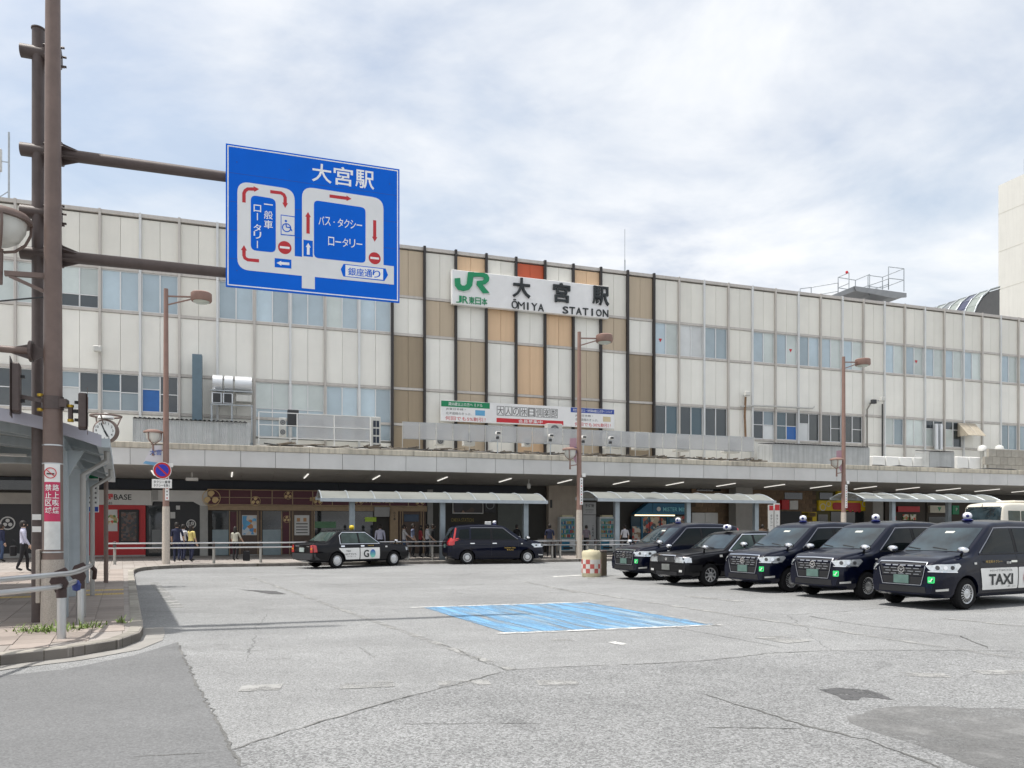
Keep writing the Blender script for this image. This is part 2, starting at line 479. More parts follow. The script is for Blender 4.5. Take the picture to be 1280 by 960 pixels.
# painted marks, worn through
def worn(name, col, wear, sc_=3.0, streak=None):
    ma = mat(name, col, .7, 0, .1, 5)
    t = ma.node_tree; b = t.nodes['Principled BSDF']; L = t.links.new
    geo = t.nodes.new('ShaderNodeNewGeometry')
    def no(s, d, dist=0):
        n_ = t.nodes.new('ShaderNodeTexNoise'); n_.inputs['Scale'].default_value = s; n_.inputs['Detail'].default_value = d
        n_.inputs['Roughness'].default_value = .7; n_.inputs['Distortion'].default_value = dist
        if streak and s < 20:
            mp_ = t.nodes.new('ShaderNodeMapping'); mp_.inputs['Rotation'].default_value = (0, 0, R(streak))
            mq_ = t.nodes.new('ShaderNodeMapping'); mq_.inputs['Scale'].default_value = (3.4, .22, 1)
            L(geo.outputs['Position'], mp_.inputs[0]); L(mp_.outputs[0], mq_.inputs[0]); L(mq_.outputs[0], n_.inputs['Vector'])
        else: L(geo.outputs['Position'], n_.inputs['Vector'])
        return n_.outputs[0]
    ad = t.nodes.new('ShaderNodeMath'); ad.operation = 'MULTIPLY_ADD'; L(no(sc_, 8), ad.inputs[0]); ad.inputs[1].default_value = .7
    m2 = t.nodes.new('ShaderNodeMath'); m2.operation = 'MULTIPLY'; L(no(70, 2), m2.inputs[0]); m2.inputs[1].default_value = .3
    L(m2.outputs[0], ad.inputs[2])
    mr = t.nodes.new('ShaderNodeMapRange'); L(ad.outputs[0], mr.inputs[0])
    mr.inputs[1].default_value = wear - .05; mr.inputs[2].default_value = wear + .06
    L(mr.outputs[0], b.inputs['Alpha'])
    return ma
M_pwhite = worn('worn_white_paint', (.68, .68, .66), .475)
M_pfaint = worn('faded_white_paint', (.315, .315, .305), .49, 2.0)
M_pblue = worn('worn_blue_paint', (.16, .35, .56), .50, 1.0, -25)
M_pblue2 = worn('faded_blue_paint', (.27, .38, .47), .475, 1.6, -25)
def strip(a, b, wd, m, z=.006, label='worn white painted line on the asphalt', name='road_marking'):
    A, B = GP(*a), GP(*b); d = (B - A).normalized(); nn = Vector((-d.y, d.x, 0)) * wd / 2
    return struct(MB().sheet([(q.x, q.y, z) for q in (A + nn, B + nn, B - nn, A - nn)]).build(name, m))
bq = [GP(527, 759), GP(735, 753.5), GP(893, 781), GP(632, 791)]
struct(MB().sheet([(p.x, p.y, .005) for p in bq]).build('parking_bay_marking', M_pblue2))
struct(MB().sheet([(p.x, p.y, .008) for p in bq]).build('parking_bay_marking', M_pblue))
strip((512, 760), (735, 753), .11, M_pwhite, .011); strip((622, 792.5), (902, 781.5), .13, M_pwhite, .011)
strip((735, 752.5), (900, 783), .13, M_pfaint, .011)
for a, b, wd, m in [((700, 736), (1290, 826), .13, M_pfaint), ((312, 721), (640, 838), .13, M_pfaint), ((1180, 773), (1285, 784), .13, M_pfaint),
                    ((655, 727), (720, 741), .15, M_pfaint), ((300, 861), (352, 859), .30, M_pfaint), ((425, 858), (492, 855), .30, M_pfaint), ((548, 855), (612, 853), .26, M_pfaint),
                    ((672, 854), (722, 853), .26, M_pfaint), ((1118, 843), (1185, 845), .24, M_pfaint), ((1222, 841), (1292, 841), .24, M_pfaint),
                    ((690, 721), (728, 719), .3, M_pwhite), ((735, 724), (768, 719), .3, M_pfaint), ((860, 745), (925, 752), .3, M_pfaint), ((960, 796), (1000, 803), .5, M_pfaint),
                    ((192, 728), (222, 760), .25, M_pfaint), ((505, 703), (540, 705), .3, M_pfaint), ((690, 800), (716, 800), .2, M_pfaint), ((768, 805), (778, 804), .3, M_pwhite)]:
    strip(a, b, wd, m)

# ================================================================== pavement
KZ = .14
kp = [(-7.2, 6.2), (-6.35, 7.9)] + [tuple(GP(x, y).to_2d()) for x, y in [(0, 832), (80.6, 824), (138.8, 814.5), (166, 807), (178, 800), (179.5, 792), (176, 774), (171.5, 745), (167, 721)]]
kp += [tuple(GP(x, y).to_2d()) for x, y in [(167, 716.6), (176, 713.6), (195, 711.6), (232.5, 710)]]
kp += [tuple(W(u, 33.55).to_2d()) for u in (-1.6, 0)]
def chaikin(p, n=2):
    for _ in range(n):
        q = [p[0]]
        for a, b in zip(p, p[1:]):
            q += [(a[0] * .75 + b[0] * .25, a[1] * .75 + b[1] * .25), (a[0] * .25 + b[0] * .75, a[1] * .25 + b[1] * .75)]
        p = q + [p[-1]]
    return p
kp = chaikin(kp, 2) + [tuple(W(64, 33.55).to_2d())]
# resample into kerb stones
def resample(p, st):
    out_ = [Vector(p[0])]; rest = st
    for a, b in zip(p, p[1:]):
        a, b = Vector(a), Vector(b); d = (b - a).length; pos = 0
        while d - pos >= rest:
            pos += rest; out_.append(a.lerp(b, pos / d)); rest = st
        rest -= d - pos
    return out_
ks = resample(kp, .74)
M_kerb = mat('kerb_concrete', (.33, .31, .27), .9, 0, .18, 5, .25, 60, ov=.12, dirt=.3)
M_pave = None
def pave_mat():
    ma = bpy.data.materials.new('paving'); ma.use_nodes = True
    t = ma.node_tree; b = t.nodes['Principled BSDF']; L = t.links.new
    b.inputs['Roughness'].default_value = .85
    geo = t.nodes.new('ShaderNodeNewGeometry'); mp = t.nodes.new('ShaderNodeMapping'); mp.inputs['Rotation'].default_value = (0, 0, R(-26.9)); L(geo.outputs['Position'], mp.inputs[0])
    br = t.nodes.new('ShaderNodeTexBrick'); L(mp.outputs[0], br.inputs['Vector'])
    br.offset = 0.0; br.inputs['Scale'].default_value = 1.0; br.inputs['Brick Width'].default_value = .42; br.inputs['Row Height'].default_value = .42
    br.inputs['Mortar Size'].default_value = .006
    br.inputs['Color1'].default_value = (.30, .27, .245, 1); br.inputs['Color2'].default_value = (.37, .34, .315, 1); br.inputs['Mortar'].default_value = (.14, .12, .10, 1)
    n = t.nodes.new('ShaderNodeTexNoise'); n.inputs['Scale'].default_value = 1.2; n.inputs['Detail'].default_value = 7; L(geo.outputs['Position'], n.inputs['Vector'])
    mr = t.nodes.new('ShaderNodeMapRange'); L(n.outputs[0], mr.inputs[0]); mr.inputs[1].default_value = .3; mr.inputs[2].default_value = .7; mr.inputs[3].default_value = .85; mr.inputs[4].default_value = 1.1
    v = t.nodes.new('ShaderNodeVectorMath'); v.operation = 'SCALE'; L(br.outputs[0], v.inputs[0]); L(mr.outputs[0], v.inputs['Scale']); L(v.outputs[0], b.inputs['Base Color'])
    return ma
M_pave = pave_mat()
pave_poly = [(p.x, p.y) for p in ks] + [tuple(W(64, 60).to_2d()), tuple(W(-40, 60).to_2d()), (-40, 6.2)]
pavement = struct(MB().slab(pave_poly, -.05, KZ - .012).build('pavement', M_pave))
kerb = bpy.data.objects.new('kerb', None); COL.objects.link(kerb); struct(kerb)
def offs(i, d):
    a, b = ks[max(i - 1, 0)], ks[min(i + 1, len(ks) - 1)]
    t = (b - a).normalized(); return ks[i] + Vector((-t.y, t.x)) * d
# left of the walking direction is the pavement side
KW = .17
for i in range(len(ks) - 1):
    g = .006
    a0, b0 = ks[i], ks[i + 1]; a1, b1 = offs(i, KW), offs(i + 1, KW)
    a0, b0 = a0.lerp(b0, g), b0.lerp(a0, g); a1, b1 = a1.lerp(b1, g), b1.lerp(a1, g)
    c = .02
    A = offs(i, c); B = offs(i + 1, c)
    h = KZ + rnd.uniform(-.003, .003)
    v8 = [(a0.x, a0.y, -.03), (b0.x, b0.y, -.03), (b0.x, b0.y, h - c), (a0.x, a0.y, h - c), (A.x, A.y, h), (B.x, B.y, h), (b1.x, b1.y, h), (a1.x, a1.y, h), (b1.x, b1.y, -.03), (a1.x, a1.y, -.03)]
    MB().add(v8, [(0, 1, 2, 3), (3, 2, 5, 4), (4, 5, 6, 7), (7, 6, 8, 9), (0, 3, 4, 7, 9), (1, 8, 6, 5, 2), (0, 9, 8, 1)]).build('kerb_stone', M_kerb, kerb)
gl = [p for p in ks if p.y < 13.2]
g0 = [(p.x, p.y) for p in gl]; 
def offp(i, d):
    q = offs(i, d); return (q.x, q.y)
idx = [i for i, p in enumerate(ks) if p.y < 12.6]
gp = [offp(i, .01) for i in idx] + [offp(i, -.30) for i in reversed(idx)]
struct(MB().sheet([(x, y, .007) for x, y in gp]).build('gutter', M_gut))

# paving slabs, the nearest ones as pieces
def inside(p, poly):
    c = False; j = len(poly) - 1
    for i in range(len(poly)):
        xi, yi = poly[i]; xj, yj = poly[j]
        if (yi > p[1]) != (yj > p[1]) and p[0] < (xj - xi) * (p[1] - yi) / (yj - yi) + xi: c = not c
        j = i
    return c
inner = [tuple(offs(i, KW + .01)) for i in range(len(ks))] + pave_poly[-3:]
M_tile = mat('paving_slab', (.315, .27, .24), .85, 0, .10, 9, .12, 90, ov=.13, dirt=.18)
M_tact = mat('tactile_yellow', (.52, .38, .15), .75, 0, .15, 6, ov=.08)
ta = R(26.9); tx, ty = Vector((math.cos(ta), math.sin(ta))), Vector((-math.sin(ta), math.cos(ta)))
TS = .42
tm = MB().cbox(-TS / 2 + .003, TS / 2 - .003, -TS / 2 + .003, TS / 2 - .003, -.03, 0, .004).mesh('paving_slab', M_tile)
tb = MB().cbox(-TS / 2 + .003, TS / 2 - .003, -TS / 2 + .003, TS / 2 - .003, -.03, 0, .004)
for a in range(6):
    for b in range(6):
        x, y = (a - 2.5) * .064, (b - 2.5) * .064
        tb.add([(x - .016, y - .016, 0), (x + .016, y - .016, 0), (x + .016, y + .016, 0), (x - .016, y + .016, 0), (x, y, .008)], [(0, 1, 4), (1, 2, 4), (2, 3, 4), (3, 0, 4)])
tbm = tb.mesh('tactile_slab', M_tact)
cand = []
org = Vector((-6.0, 10.5))
for i in range(-26, 30):
    for j in range(-12, 60):
        c_ = org + tx * (i * TS) + ty * (j * TS)
        if c_.y < 7 or c_.y > 32: continue
        px_ = 640 + c_.x / c_.y * 960
        if px_ < -12 or px_ > 300: continue
        cs = [c_ + tx * a * TS / 2 + ty * b * TS / 2 for a in (-1, 1) for b in (-1, 1)]
        if not all(inside(q, inner) for q in cs): continue
        cand.append((c_.length, c_, i, j))
cand.sort(key=lambda q: q[0])
nt_ = 0
for d_, c_, i, j in cand:
    tac = j in (17, 20) and -4 <= i <= 1
    if nt_ >= 290 and not tac: continue
    nt_ += 1
    o = link('tactile_slab' if tac else 'paving_slab', tbm if tac else tm, pavement, (c_.x, c_.y, KZ + rnd.uniform(-.002, .002)))
    o.rotation_euler = (rnd.uniform(-.004, .004), rnd.uniform(-.004, .004), ta)
# weeds round the pole base
M_weed = mat('weed_green', (.15, .22, .05), .7, 0, .35, 8, ov=.1)
wb = MB(); r = random.Random(3)
for _ in range(330):
    q = r.random()
    cxy = (-6.62 + r.gauss(0, .22), 10.9 + r.gauss(0, .16)) if q < .62 else ((-6.25 + r.gauss(0, .12), 11.25 + r.gauss(0, .12)) if q < .92 else (-6.05 + r.gauss(0, .05), 11.9 + r.gauss(0, .05)))
    h = r.uniform(.02, .15) * r.random() + .02; a = r.uniform(0, 6.28); b_ = r.uniform(.03, .18); ww = r.uniform(.006, .013)
    x, y = cxy; dx, dy = math.cos(a), math.sin(a)
    z0 = KZ - .01
    wb.add([(x - dy * ww, y + dx * ww, z0), (x + dy * ww, y - dx * ww, z0), (x + dx * b_ * .5 + dy * ww * .8, y + dy * b_ * .5 - dx * ww * .8, z0 + h * .7), (x + dx * b_ * .5 - dy * ww * .8, y + dy * b_ * .5 + dx * ww * .8, z0 + h * .7), (x + dx * b_, y + dy * b_, z0 + h)], [(0, 1, 2, 3), (3, 2, 4)])
o = wb.build('weeds', M_weed, kind='stuff'); o['label'] = 'tuft of green weeds growing at the foot of the poles'; o['category'] = 'weeds'
# ================================================================== station building
FV = 42.0                      # facade plane
PIT, U0 = 1.788, 7.18          # mullion pitch and the mullion at the decorated part's left edge
def uk(k): return U0 + PIT * k
K0, K1 = -12, 27
ZR = [5.25, 7.3, 9.27, 12.25, 14.35, 17.0]      # transom heights
M_pan = mat('panel_grey', (.77, .752, .685), .55, 0, .025, .8, ov=.045, streak=.02, dirt=.05)
M_pan2 = mat('panel_pale', (.81, .797, .74), .55, 0, .025, .8, ov=.04, streak=.02, dirt=.05)
M_tan = mat('panel_tan', (.50, .41, .30), .55, 0, .03, .8, ov=.03, streak=.05)
M_brn = mat('panel_brown', (.32, .255, .175), .55, 0, .04, .8, ov=.03, streak=.06)
M_pea = mat('panel_peach', (.70, .49, .31), .55, 0, .03, .8, ov=.03, streak=.05)
M_org = mat('panel_vermilion', (.52, .10, .04), .55, 0, .03, .8, ov=.03)
M_mul = mat('mullion_grey', (.52, .49, .455), .55, .1, .06, 1, streak=.1)
M_mulw = mat('mullion_white', (.66, .67, .67), .5, .1, .05, 1, streak=.1)
M_mulb = mat('mullion_black', (.03, .026, .026), .5, 0, .1, 1)
M_wall = mat('render_wall', (.42, .41, .38), .8, 0, .05, 1)
def glassmat(name, col, r=.05, spec=.8):
    return mat(name, col, r, 0, .10, .7, spec=spec, ov=.20, ior=1.6)
G_pale = glassmat('pane_with_pale_blind', (.56, .62, .60), .14)
G_blue = glassmat('pane_with_blue_blind', (.42, .52, .58), .12)
G_mid = glassmat('pane_grey_blue', (.27, .34, .38), .06)
G_dark = glassmat('pane_dark', (.035, .045, .05), .03)
G_teal = glassmat('pane_teal', (.05, .10, .13), .03)
G_white = glassmat('pane_white_screen', (.58, .60, .60), .2)
G_post = mat('pane_blue_poster', (.02, .13, .42), .15)
st = fthing('station_building', 'long three storey station building with grey panel facade and coloured centre bays', 'building', 0, FV, 0)
# local frame: x = u, y = 0 at the facade, positive behind
MB().box(uk(K0), uk(K1) , .12, 30, 4.7, 16.75).build('wall', M_wall, st)
MB().box(uk(K0), uk(K1), -.10, .5, 16.99, 17.17).build('roof_edge', M_mul, st)
MB().box(uk(K0), uk(K1), .5, 29.9, 16.76, 16.95).build('roof', mat('roof_membrane', (.3, .3, .3), .9), st)
def hpan(wd, h, m):
    key = (round(wd, 3), round(h, 3), m.name)
    if key not in HP: HP[key] = MB().cbox(.006, wd - .006, 0, .10, .010, h - .010, .008).mesh('panel', m)
    return HP[key]
HP = {}
G, T_, B_, P_, O_, Wp = M_pan, M_tan, M_brn, M_pea, M_org, M_pan2
dec = {0: (B_, B_, B_, Wp, T_), 1: (G, Wp, Wp, T_, G), 2: (T_, T_, T_, Wp, P_), 3: (Wp, Wp, Wp, P_, G), 4: (P_, P_, P_, Wp, O_), 5: (Wp, Wp, Wp, P_, G), 6: (T_, T_, T_, Wp, P_), 7: (G, Wp, Wp, T_, G), 8: (B_, B_, B_, Wp, T_)}
win3 = set([-12, -11, -10, -9, -8, -7, -5, -4, -3, -2, -1, 9, 10, 11, 13, 14, 15, 16, 17, 19, 20, 21, 22, 23, 25, 26])
win2 = set([-12, -11, -10, -9, -8, -7, 9, 10, 11, 13, 14, 15, 16, 17, 19, 20, 21, 22, 25, 26])
tall2 = set([-4, -3, -2, -1])
def window(u0, u1, z0, z1, panes, label=None, split=None, lower=None):
    """frame with two panes; panes = two materials; split = height of a cross bar in a pane; lower = material below it"""
    f = MB(); e = .045
    f.box(u0, u1, .02, .08, z0, z0 + e); f.box(u0, u1, .02, .08, z1 - e, z1)
    um = (u0 + u1) / 2
    f.box(u0, u0 + e, .02, .08, z0 + e, z1 - e); f.box(u1 - e, u1, .02, .08, z0 + e, z1 - e); f.box(um - .03, um + .03, .015, .08, z0 + e, z1 - e)
    for (a, b), s_ in zip(((u0 + e, um - .03), (um + .03, u1 - e)), split or (None, None)):
        if s_ is not None:
            zs = z0 + (z1 - z0) * s_; f.box(a, b, .025, .07, zs - .022, zs + .022)
            if s_ and len(panes) > 4: f.box((a + b) / 2 - .02, (a + b) / 2 + .02, -.005, .05, z0 + e, z1 - e)
    w_ = f.build('window', M_alu, st)
    for i, (a, b) in enumerate(((u0 + e, um - .03), (um + .03, u1 - e))):
        s_ = (split or (None, None))[i]
        if s_ is None:
            MB().box(a, b, .06, .07, z0 + e, z1 - e).build('pane', panes[i], w_)
        else:
            zs = z0 + (z1 - z0) * s_
            MB().box(a, b, .06, .07, z0 + e, zs - .022).build('pane', panes[2 + i] if len(panes) > 2 else panes[i], w_)
            MB().box(a, b, .06, .07, zs + .022, z1 - e).build('pane', panes[i], w_)
    return w_
for k in range(K0, K1):
    a, b = uk(k), uk(k + 1); hw = (b - a) / 2 - .045
    for row in range(5):
        z0, z1 = ZR[row] + (.07 if row else 0), ZR[row + 1] - .07
        if row == 3 and k in win3:
            pr = random.Random(k * 7 + 1)
            left = k < 0
            if k == -9: window(a + .06, b - .06, z0, z1, (G_pale, G_pale, G_dark, G_dark), split=(.32, .32))
            elif k in (-10, -11, -12): window(a + .06, b - .06, z0, z1, (G_pale, G_pale))
            elif left: window(a + .06, b - .06, z0, z1, (G_blue, G_blue) if k in (-8, -7, -5) else (G_pale if pr.random() < .3 else G_blue, G_blue))
            else: window(a + .06, b - .06, z0, z1, {9: (G_blue, G_pale), 10: (G_white, G_white), 11: (G_mid, G_mid)}.get(k, (G_blue, G_pale) if pr.random() < .6 else (G_mid, G_blue)))
            continue
        if row == 1 and k in win2:
            pr = random.Random(k * 5 + 2)
            if k in (9, 10, 11): window(a + .06, b - .06, z0, z1, (G_dark, G_teal if k != 11 else G_dark))
            elif k in (19, 20): window(a + .06, b - .06, z0, z1, (G_pale, G_mid if k == 19 else G_pale))
            elif k in (21, 22): window(a + .06, b - .06, z0, z1, (G_dark, G_dark, G_pale, G_dark), split=(.68, .68))
            elif k in (25, 26): window(a + .06, b - .06, z0, z1, (G_mid, G_mid))
            elif k == -7: window(a + .06, b - .06, z0, z1, (G_mid, G_dark, G_post, G_dark), split=(.62, .5))
            elif k == -8: window(a + .06, b - .06, z0, z1, (G_teal, G_dark, G_mid, G_mid), split=(.52, .5))
            elif k == -9: window(a + .06, b - .06, z0, z1, (G_mid, G_dark, G_white, G_mid), split=(.58, .45))
            elif k == 14: window(a + .06, b - .06, z0, z1, (G_teal, G_dark, G_teal, G_post), split=(.5, .5))
            elif k == 13: window(a + .06, b - .06, z0, z1, (G_dark, G_mid, G_dark, G_white), split=(.5, .5))
            elif k == 15: window(a + .06, b - .06, z0, z1, (G_dark, G_dark, G_white, G_dark), split=(.62, .99))
            else: window(a + .06, b - .06, z0, z1, (G_dark, G_dark), split=(None, .5))
            continue
        if row == 1 and k in tall2:
            zl = 6.35
            if k in (-4, -3): window(a + .06, b - .06, zl, z1, (G_pale, G_pale, G_blue, G_blue), split=(.52, .52))
            else: window(a + .06, b - .06, zl, z1, (G_blue, G_blue))
            continue
        if row == 0 and k in tall2: z1 = 6.25
        m = dec[k][row] if k in dec else (M_pan2 if row in (0, 1, 2) else M_pan)
        if row == 0:
            link('panel', hpan(b - a - .09, z1 - z0, m), st, (a + .045, 0, z0))
        else:
            for s_ in (0, 1):
                link('panel', hpan(hw, z1 - z0, m), st, (a + .045 + s_ * hw, 0, z0))
for k in range(K0, K1 + 1):
    u = uk(k)
    if 0 <= k <= 9: MB().box(u - .065, u + .065, -.20, .13, 5.25, 17.22).build('mullion', M_mulb, st)
    elif k % 2 == 0: MB().box(u - .055, u + .055, -.13, .13, 5.25, 17.2).build('mullion', M_mul, st)
    else: MB().box(u - .055, u + .055, -.13, .13, 5.25, 17.2).build('mullion', M_mulw, st)
for z in ZR[1:-1]:
    for (ka, kb) in ((K0, 0), (0, 9), (9, K1)):
        MB().box(uk(ka) + .06, uk(kb) - .06, -.05, .13, z - .068, z + .068).build('transom', M_mul, st)
# ends
MB().box(uk(K0) - .3, uk(K0) - .06, -.2, 30, 4.7, 17.1).build('end_wall', M_pan, st)
MB().box(uk(K1) + .07, uk(K1) + .3, -.2, 30, 4.7, 17.1).build('end_wall', M_pan, st)
# small red triangle markers on panes (emergency entry marks)
for px, py in ((826, 425), (989, 438), (1146, 452)):
    u, z = FU(px, FV), FZ(px, py, FV)
    MB().prism([(u - .12, z + .1), (u + .12, z + .1), (u, z - .12)], .045, .055).build('entry_mark', M_red, st)

# ================================================================== name sign
def fpt(px, py, v): return FU(px, v), FZ(px, py, v)
SV = 41.55
ua, zt = fpt(565, 336.5, SV); ub, _ = fpt(761, 360, SV); _, zb = fpt(565, 379.5, SV)
M_sw = mat('sign_white', (.80, .80, .80), .4, 0, .03, 2, dirt=.06)
sg = fthing('station_name_sign', 'white station name sign with green logo and black characters on the facade', 'sign', ua, SV, zb)
SWd, SHt = ub - ua, zt - zb
MB().cbox(0, SWd, 0, .30, 0, SHt, .02).build('board', M_sw, sg)
for x in (SWd * .08, SWd * .36, SWd * .64, SWd * .92):
    MB().bar((x, .30, SHt * .5), (x, .46, SHt * .5), .12, .12).build('bracket', M_mulb, sg)
def SX(zx, zy):      # position read off the photograph -> board coordinates
    px, py = 480 + zx / 3.5556, 290 + zy / 3.5556
    return FU(px, SV) - ua, FZ(px, py, SV) - zb
M_jr = mat('logo_green', (.0, .25, .10), .4, 0, .03)
M_jre = mat('logo_edge', (.72, .74, .74), .4)
# logo: J and R strokes with a pale drop edge
def stroke_J(dx=0, dz=0):
    p = [(372, 180), (398, 180), (390, 240), (377, 258), (352, 264), (327, 258), (314, 240), (312, 208), (337, 206), (338, 232), (345, 240), (357, 240), (366, 232)]
    return [(SX(*q)[0] + dx, SX(*q)[1] + dz) for q in p]
def stroke_R(dx=0, dz=0):
    p = [(372, 180), (440, 183), (458, 190), (466, 204), (464, 220), (450, 233), (436, 236), (466, 272), (438, 274), (410, 236), (411, 220), (436, 217), (444, 210), (441, 203), (430, 201), (372, 199)]
    return [(SX(*q)[0] + dx, SX(*q)[1] + dz) for q in p]
for nm, f in (('logo_letter', stroke_J), ('logo_letter', stroke_R)):
    MB().prism(f(.06, -.06), -.05, 0).build('logo_edge', M_jre, sg)
    MB().prism(f(), -.11 if f is stroke_J else -.108, -.0501).build(nm, M_jr, sg)
M_blk = mat('letter_black', (.015, .02, .022), .45, 0, .05)
x0, z0 = SX(388, 304); chars('JR東日本', SX(318, 300)[0], SX(460, 300)[0], z0, .40, M_jr, sg, -.002, .012, .04, .88)
for ch, zx, zy in (('大', 610, 249), ('宮', 788, 271), ('駅', 962, 285)):
    x, z = SX(zx, zy); lettering(ch, x, z, 1.13, M_blk, sg, -.002, .040, .12, 1.07, name='character')
def spaced(s, zx0, zy0, zx1, zy1, h):
    for i, ch in enumerate(s):
        t = i / (len(s) - 1); x, z = SX(zx0 + (zx1 - zx0) * t, zy0 + (zy1 - zy0) * t)
        hh = h * 1.28 if ch == 'Ō' else h
        lettering(ch, x, z + (hh - h) / 2, hh, M_blk, sg, -.002, .0 if ch == 'M' else .02, .05, .09 if ch == 'I' else (.42 if ch == 'M' else .36), name='character')
spaced('ŌMIYA', 580, 324, 697, 336, .42); spaced('STATION', 806, 347, 984, 362, .42)

# ================================================================== advertising banner
BV = 41.5
ba, bt = fpt(551, 500, BV); bb, _ = fpt(768, 512, BV); _, bz = fpt(551, 526, BV)
M_tgrey = mat('print_grey', (.12, .12, .12), .6); M_cyan = mat('print_sky', (.12, .38, .62), .5); M_pnavy = mat('print_navy', (.02, .06, .32), .5)
bn = fthing('membership_banner', 'long white advertising banner with green red and blue headings below the station name', 'banner', ba, BV, bz)
BW, BH = bb - ba, bt - bz
def BX(zx, zy):
    px, py = 480 + zx / 3.5556, 490 + zy / 3.5556
    return FU(px, BV) - ba, FZ(px, py, BV) - bz
MB().cbox(0, BW, 0, .08, 0, BH, .01).build('board', M_sw, bn)
for x in np.linspace(.4, BW - .4, 6): MB().bar((x, .08, BH * .5), (x, .40, BH * .5), .06, .06).build('bracket', M_mulb, bn)
x1 = BX(470, 60)[0]; x2, x3 = BX(500, 60)[0], BX(797, 60)[0]; x4 = BX(830, 60)[0]
MB().box(.02, x1, -.006, 0, BH * .70, BH - .02).build('heading_panel', M_green, bn)
MB().box(x4, BW - .02, -.006, 0, BH * .74, BH - .02).build('heading_panel', M_pnavy, bn)
MB().box(x2, x3, -.006, 0, BH * .06, BH * .27).build('heading_panel', M_red, bn)
lettering('満50歳以上の方へ ミドル', x1 / 2, BH * .845, BH * .17, M_sw, bn, -.009, .01, 0, x1 * .7)
lettering('男性満65歳以上・女性満60歳以上の方へ ジパング', (x4 + BW) / 2, BH * .86, BH * .15, M_sw, bn, -.009, .01, 0, (BW - x4) * .9)
lettering('会員募集中', (x2 + x3) / 2, BH * .165, BH * .17, M_sw, bn, -.009, .02, 0, (x3 - x2) * .36)
for (xa, tx_, mm, pc) in ((0, x1, M_red, '5%割引！'), (x4, BW, M_red, '30%割引！')):
    wd = tx_ - xa
    lettering('JR東日本線・', xa + wd * .30, BH * .59, BH * .13, M_tgrey, bn, -.004, .01, 0, wd * .40)
    lettering('北海道線のきっぷ、', xa + wd * .36, BH * .39, BH * .13, M_tgrey, bn, -.004, .01, 0, wd * .52)
    lettering('何回でも' + pc, xa + wd * .5, BH * .15, BH * .19, mm, bn, -.004, .015, 0, wd * .82)
MB().box(x1 * .70, x1 * .90, -.006, 0, BH * .34, BH * .60).build('picture', M_cyan, bn)
MB().box(BW - .75, BW - .25, -.006, 0, BH * .34, BH * .60).build('picture', mat('print_tan', (.6, .5, .32), .5), bn)
n8 = '大人の休日倶楽部'; xs = np.linspace(x2, x3 - .25 * (x3 - x2) / 3, 9)
for i, ch in enumerate(n8):
    xc, wd = (xs[i] + xs[i + 1]) / 2, xs[i + 1] - xs[i]
    f = MB(); e = .03; q0, q1, z0, z1 = xs[i] + .02, xs[i + 1] - .02, BH * .40, BH * .86
    f.prism([(q0, z0), (q1, z0), (q1, z0 + e), (q0, z0 + e)], -.006, 0); f.prism([(q0, z1 - e), (q1, z1 - e), (q1, z1), (q0, z1)], -.006, 0)
    f.prism([(q0, z0 + e), (q0 + e, z0 + e), (q0 + e, z1 - e), (q0, z1 - e)], -.006, 0); f.prism([(q1 - e, z0 + e), (q1, z0 + e), (q1, z1 - e), (q1 - e, z1 - e)], -.006, 0)
    f.build('character_frame', M_tgrey, bn)
    lettering(ch, xc, BH * .63, BH * .38, M_tgrey, bn, -.004, .012, 0, wd * .74, name='character')

# ================================================================== canopy over the pavement
CV = 38.0
ZS0, ZS1, ZC0, ZC1 = 4.44, 4.14, 5.20, 5.46
cn = fthing('entrance_canopy', 'long flat canopy with grey panelled fascia running along the station front', 'canopy', 0, CV, 0)
M_fas = mat('fascia_grey', (.60, .60, .59), .5, .05, .04, 1.2, ov=.04, dirt=.10)
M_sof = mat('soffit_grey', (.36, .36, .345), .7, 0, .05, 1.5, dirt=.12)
M_cop = mat('coping_stone', (.52, .48, .40), .85, 0, .12, 2.5, .1, 50, streak=.35, dirt=.2)
cu0, cu1, cp = -16.13, 59.5, 1.555
ncp = int((cu1 - cu0) / cp)
fm = MB().cbox(.008, cp - .008, 0, .06, ZS0, ZC0, .008).mesh('fascia_panel', M_fas)
for i in range(ncp): link('fascia_panel', fm, cn, (cu0 + i * cp, 0, 0))
ce = cu0 + ncp * cp
MB().box(cu0, ce, .055, .14, ZS0 + .02, ZC0).build('fascia_backing', M_dark, cn)
for i in range(0, ncp, 4):
    a, b = cu0 + i * cp, min(cu0 + (i + 4) * cp, ce)
    MB().cbox(a + .006, b - .006, -.05, .30, ZC0, ZC1, .015).build('coping', M_cop, cn)
MB().add([(cu0, .14, ZS0 + .03), (ce, .14, ZS0 + .03), (ce, 6.6, ZS1 + .03), (cu0, 6.6, ZS1 + .03), (cu0, .14, 5.38), (ce, .14, 5.38), (ce, 4.0, 5.38), (cu0, 4.0, 5.38)],
         [(0, 1, 5, 4), (4, 5, 6, 7), (2, 3, 7, 6), (0, 4, 7, 3), (1, 2, 6, 5)]).build('roof_slab', M_wall, cn)
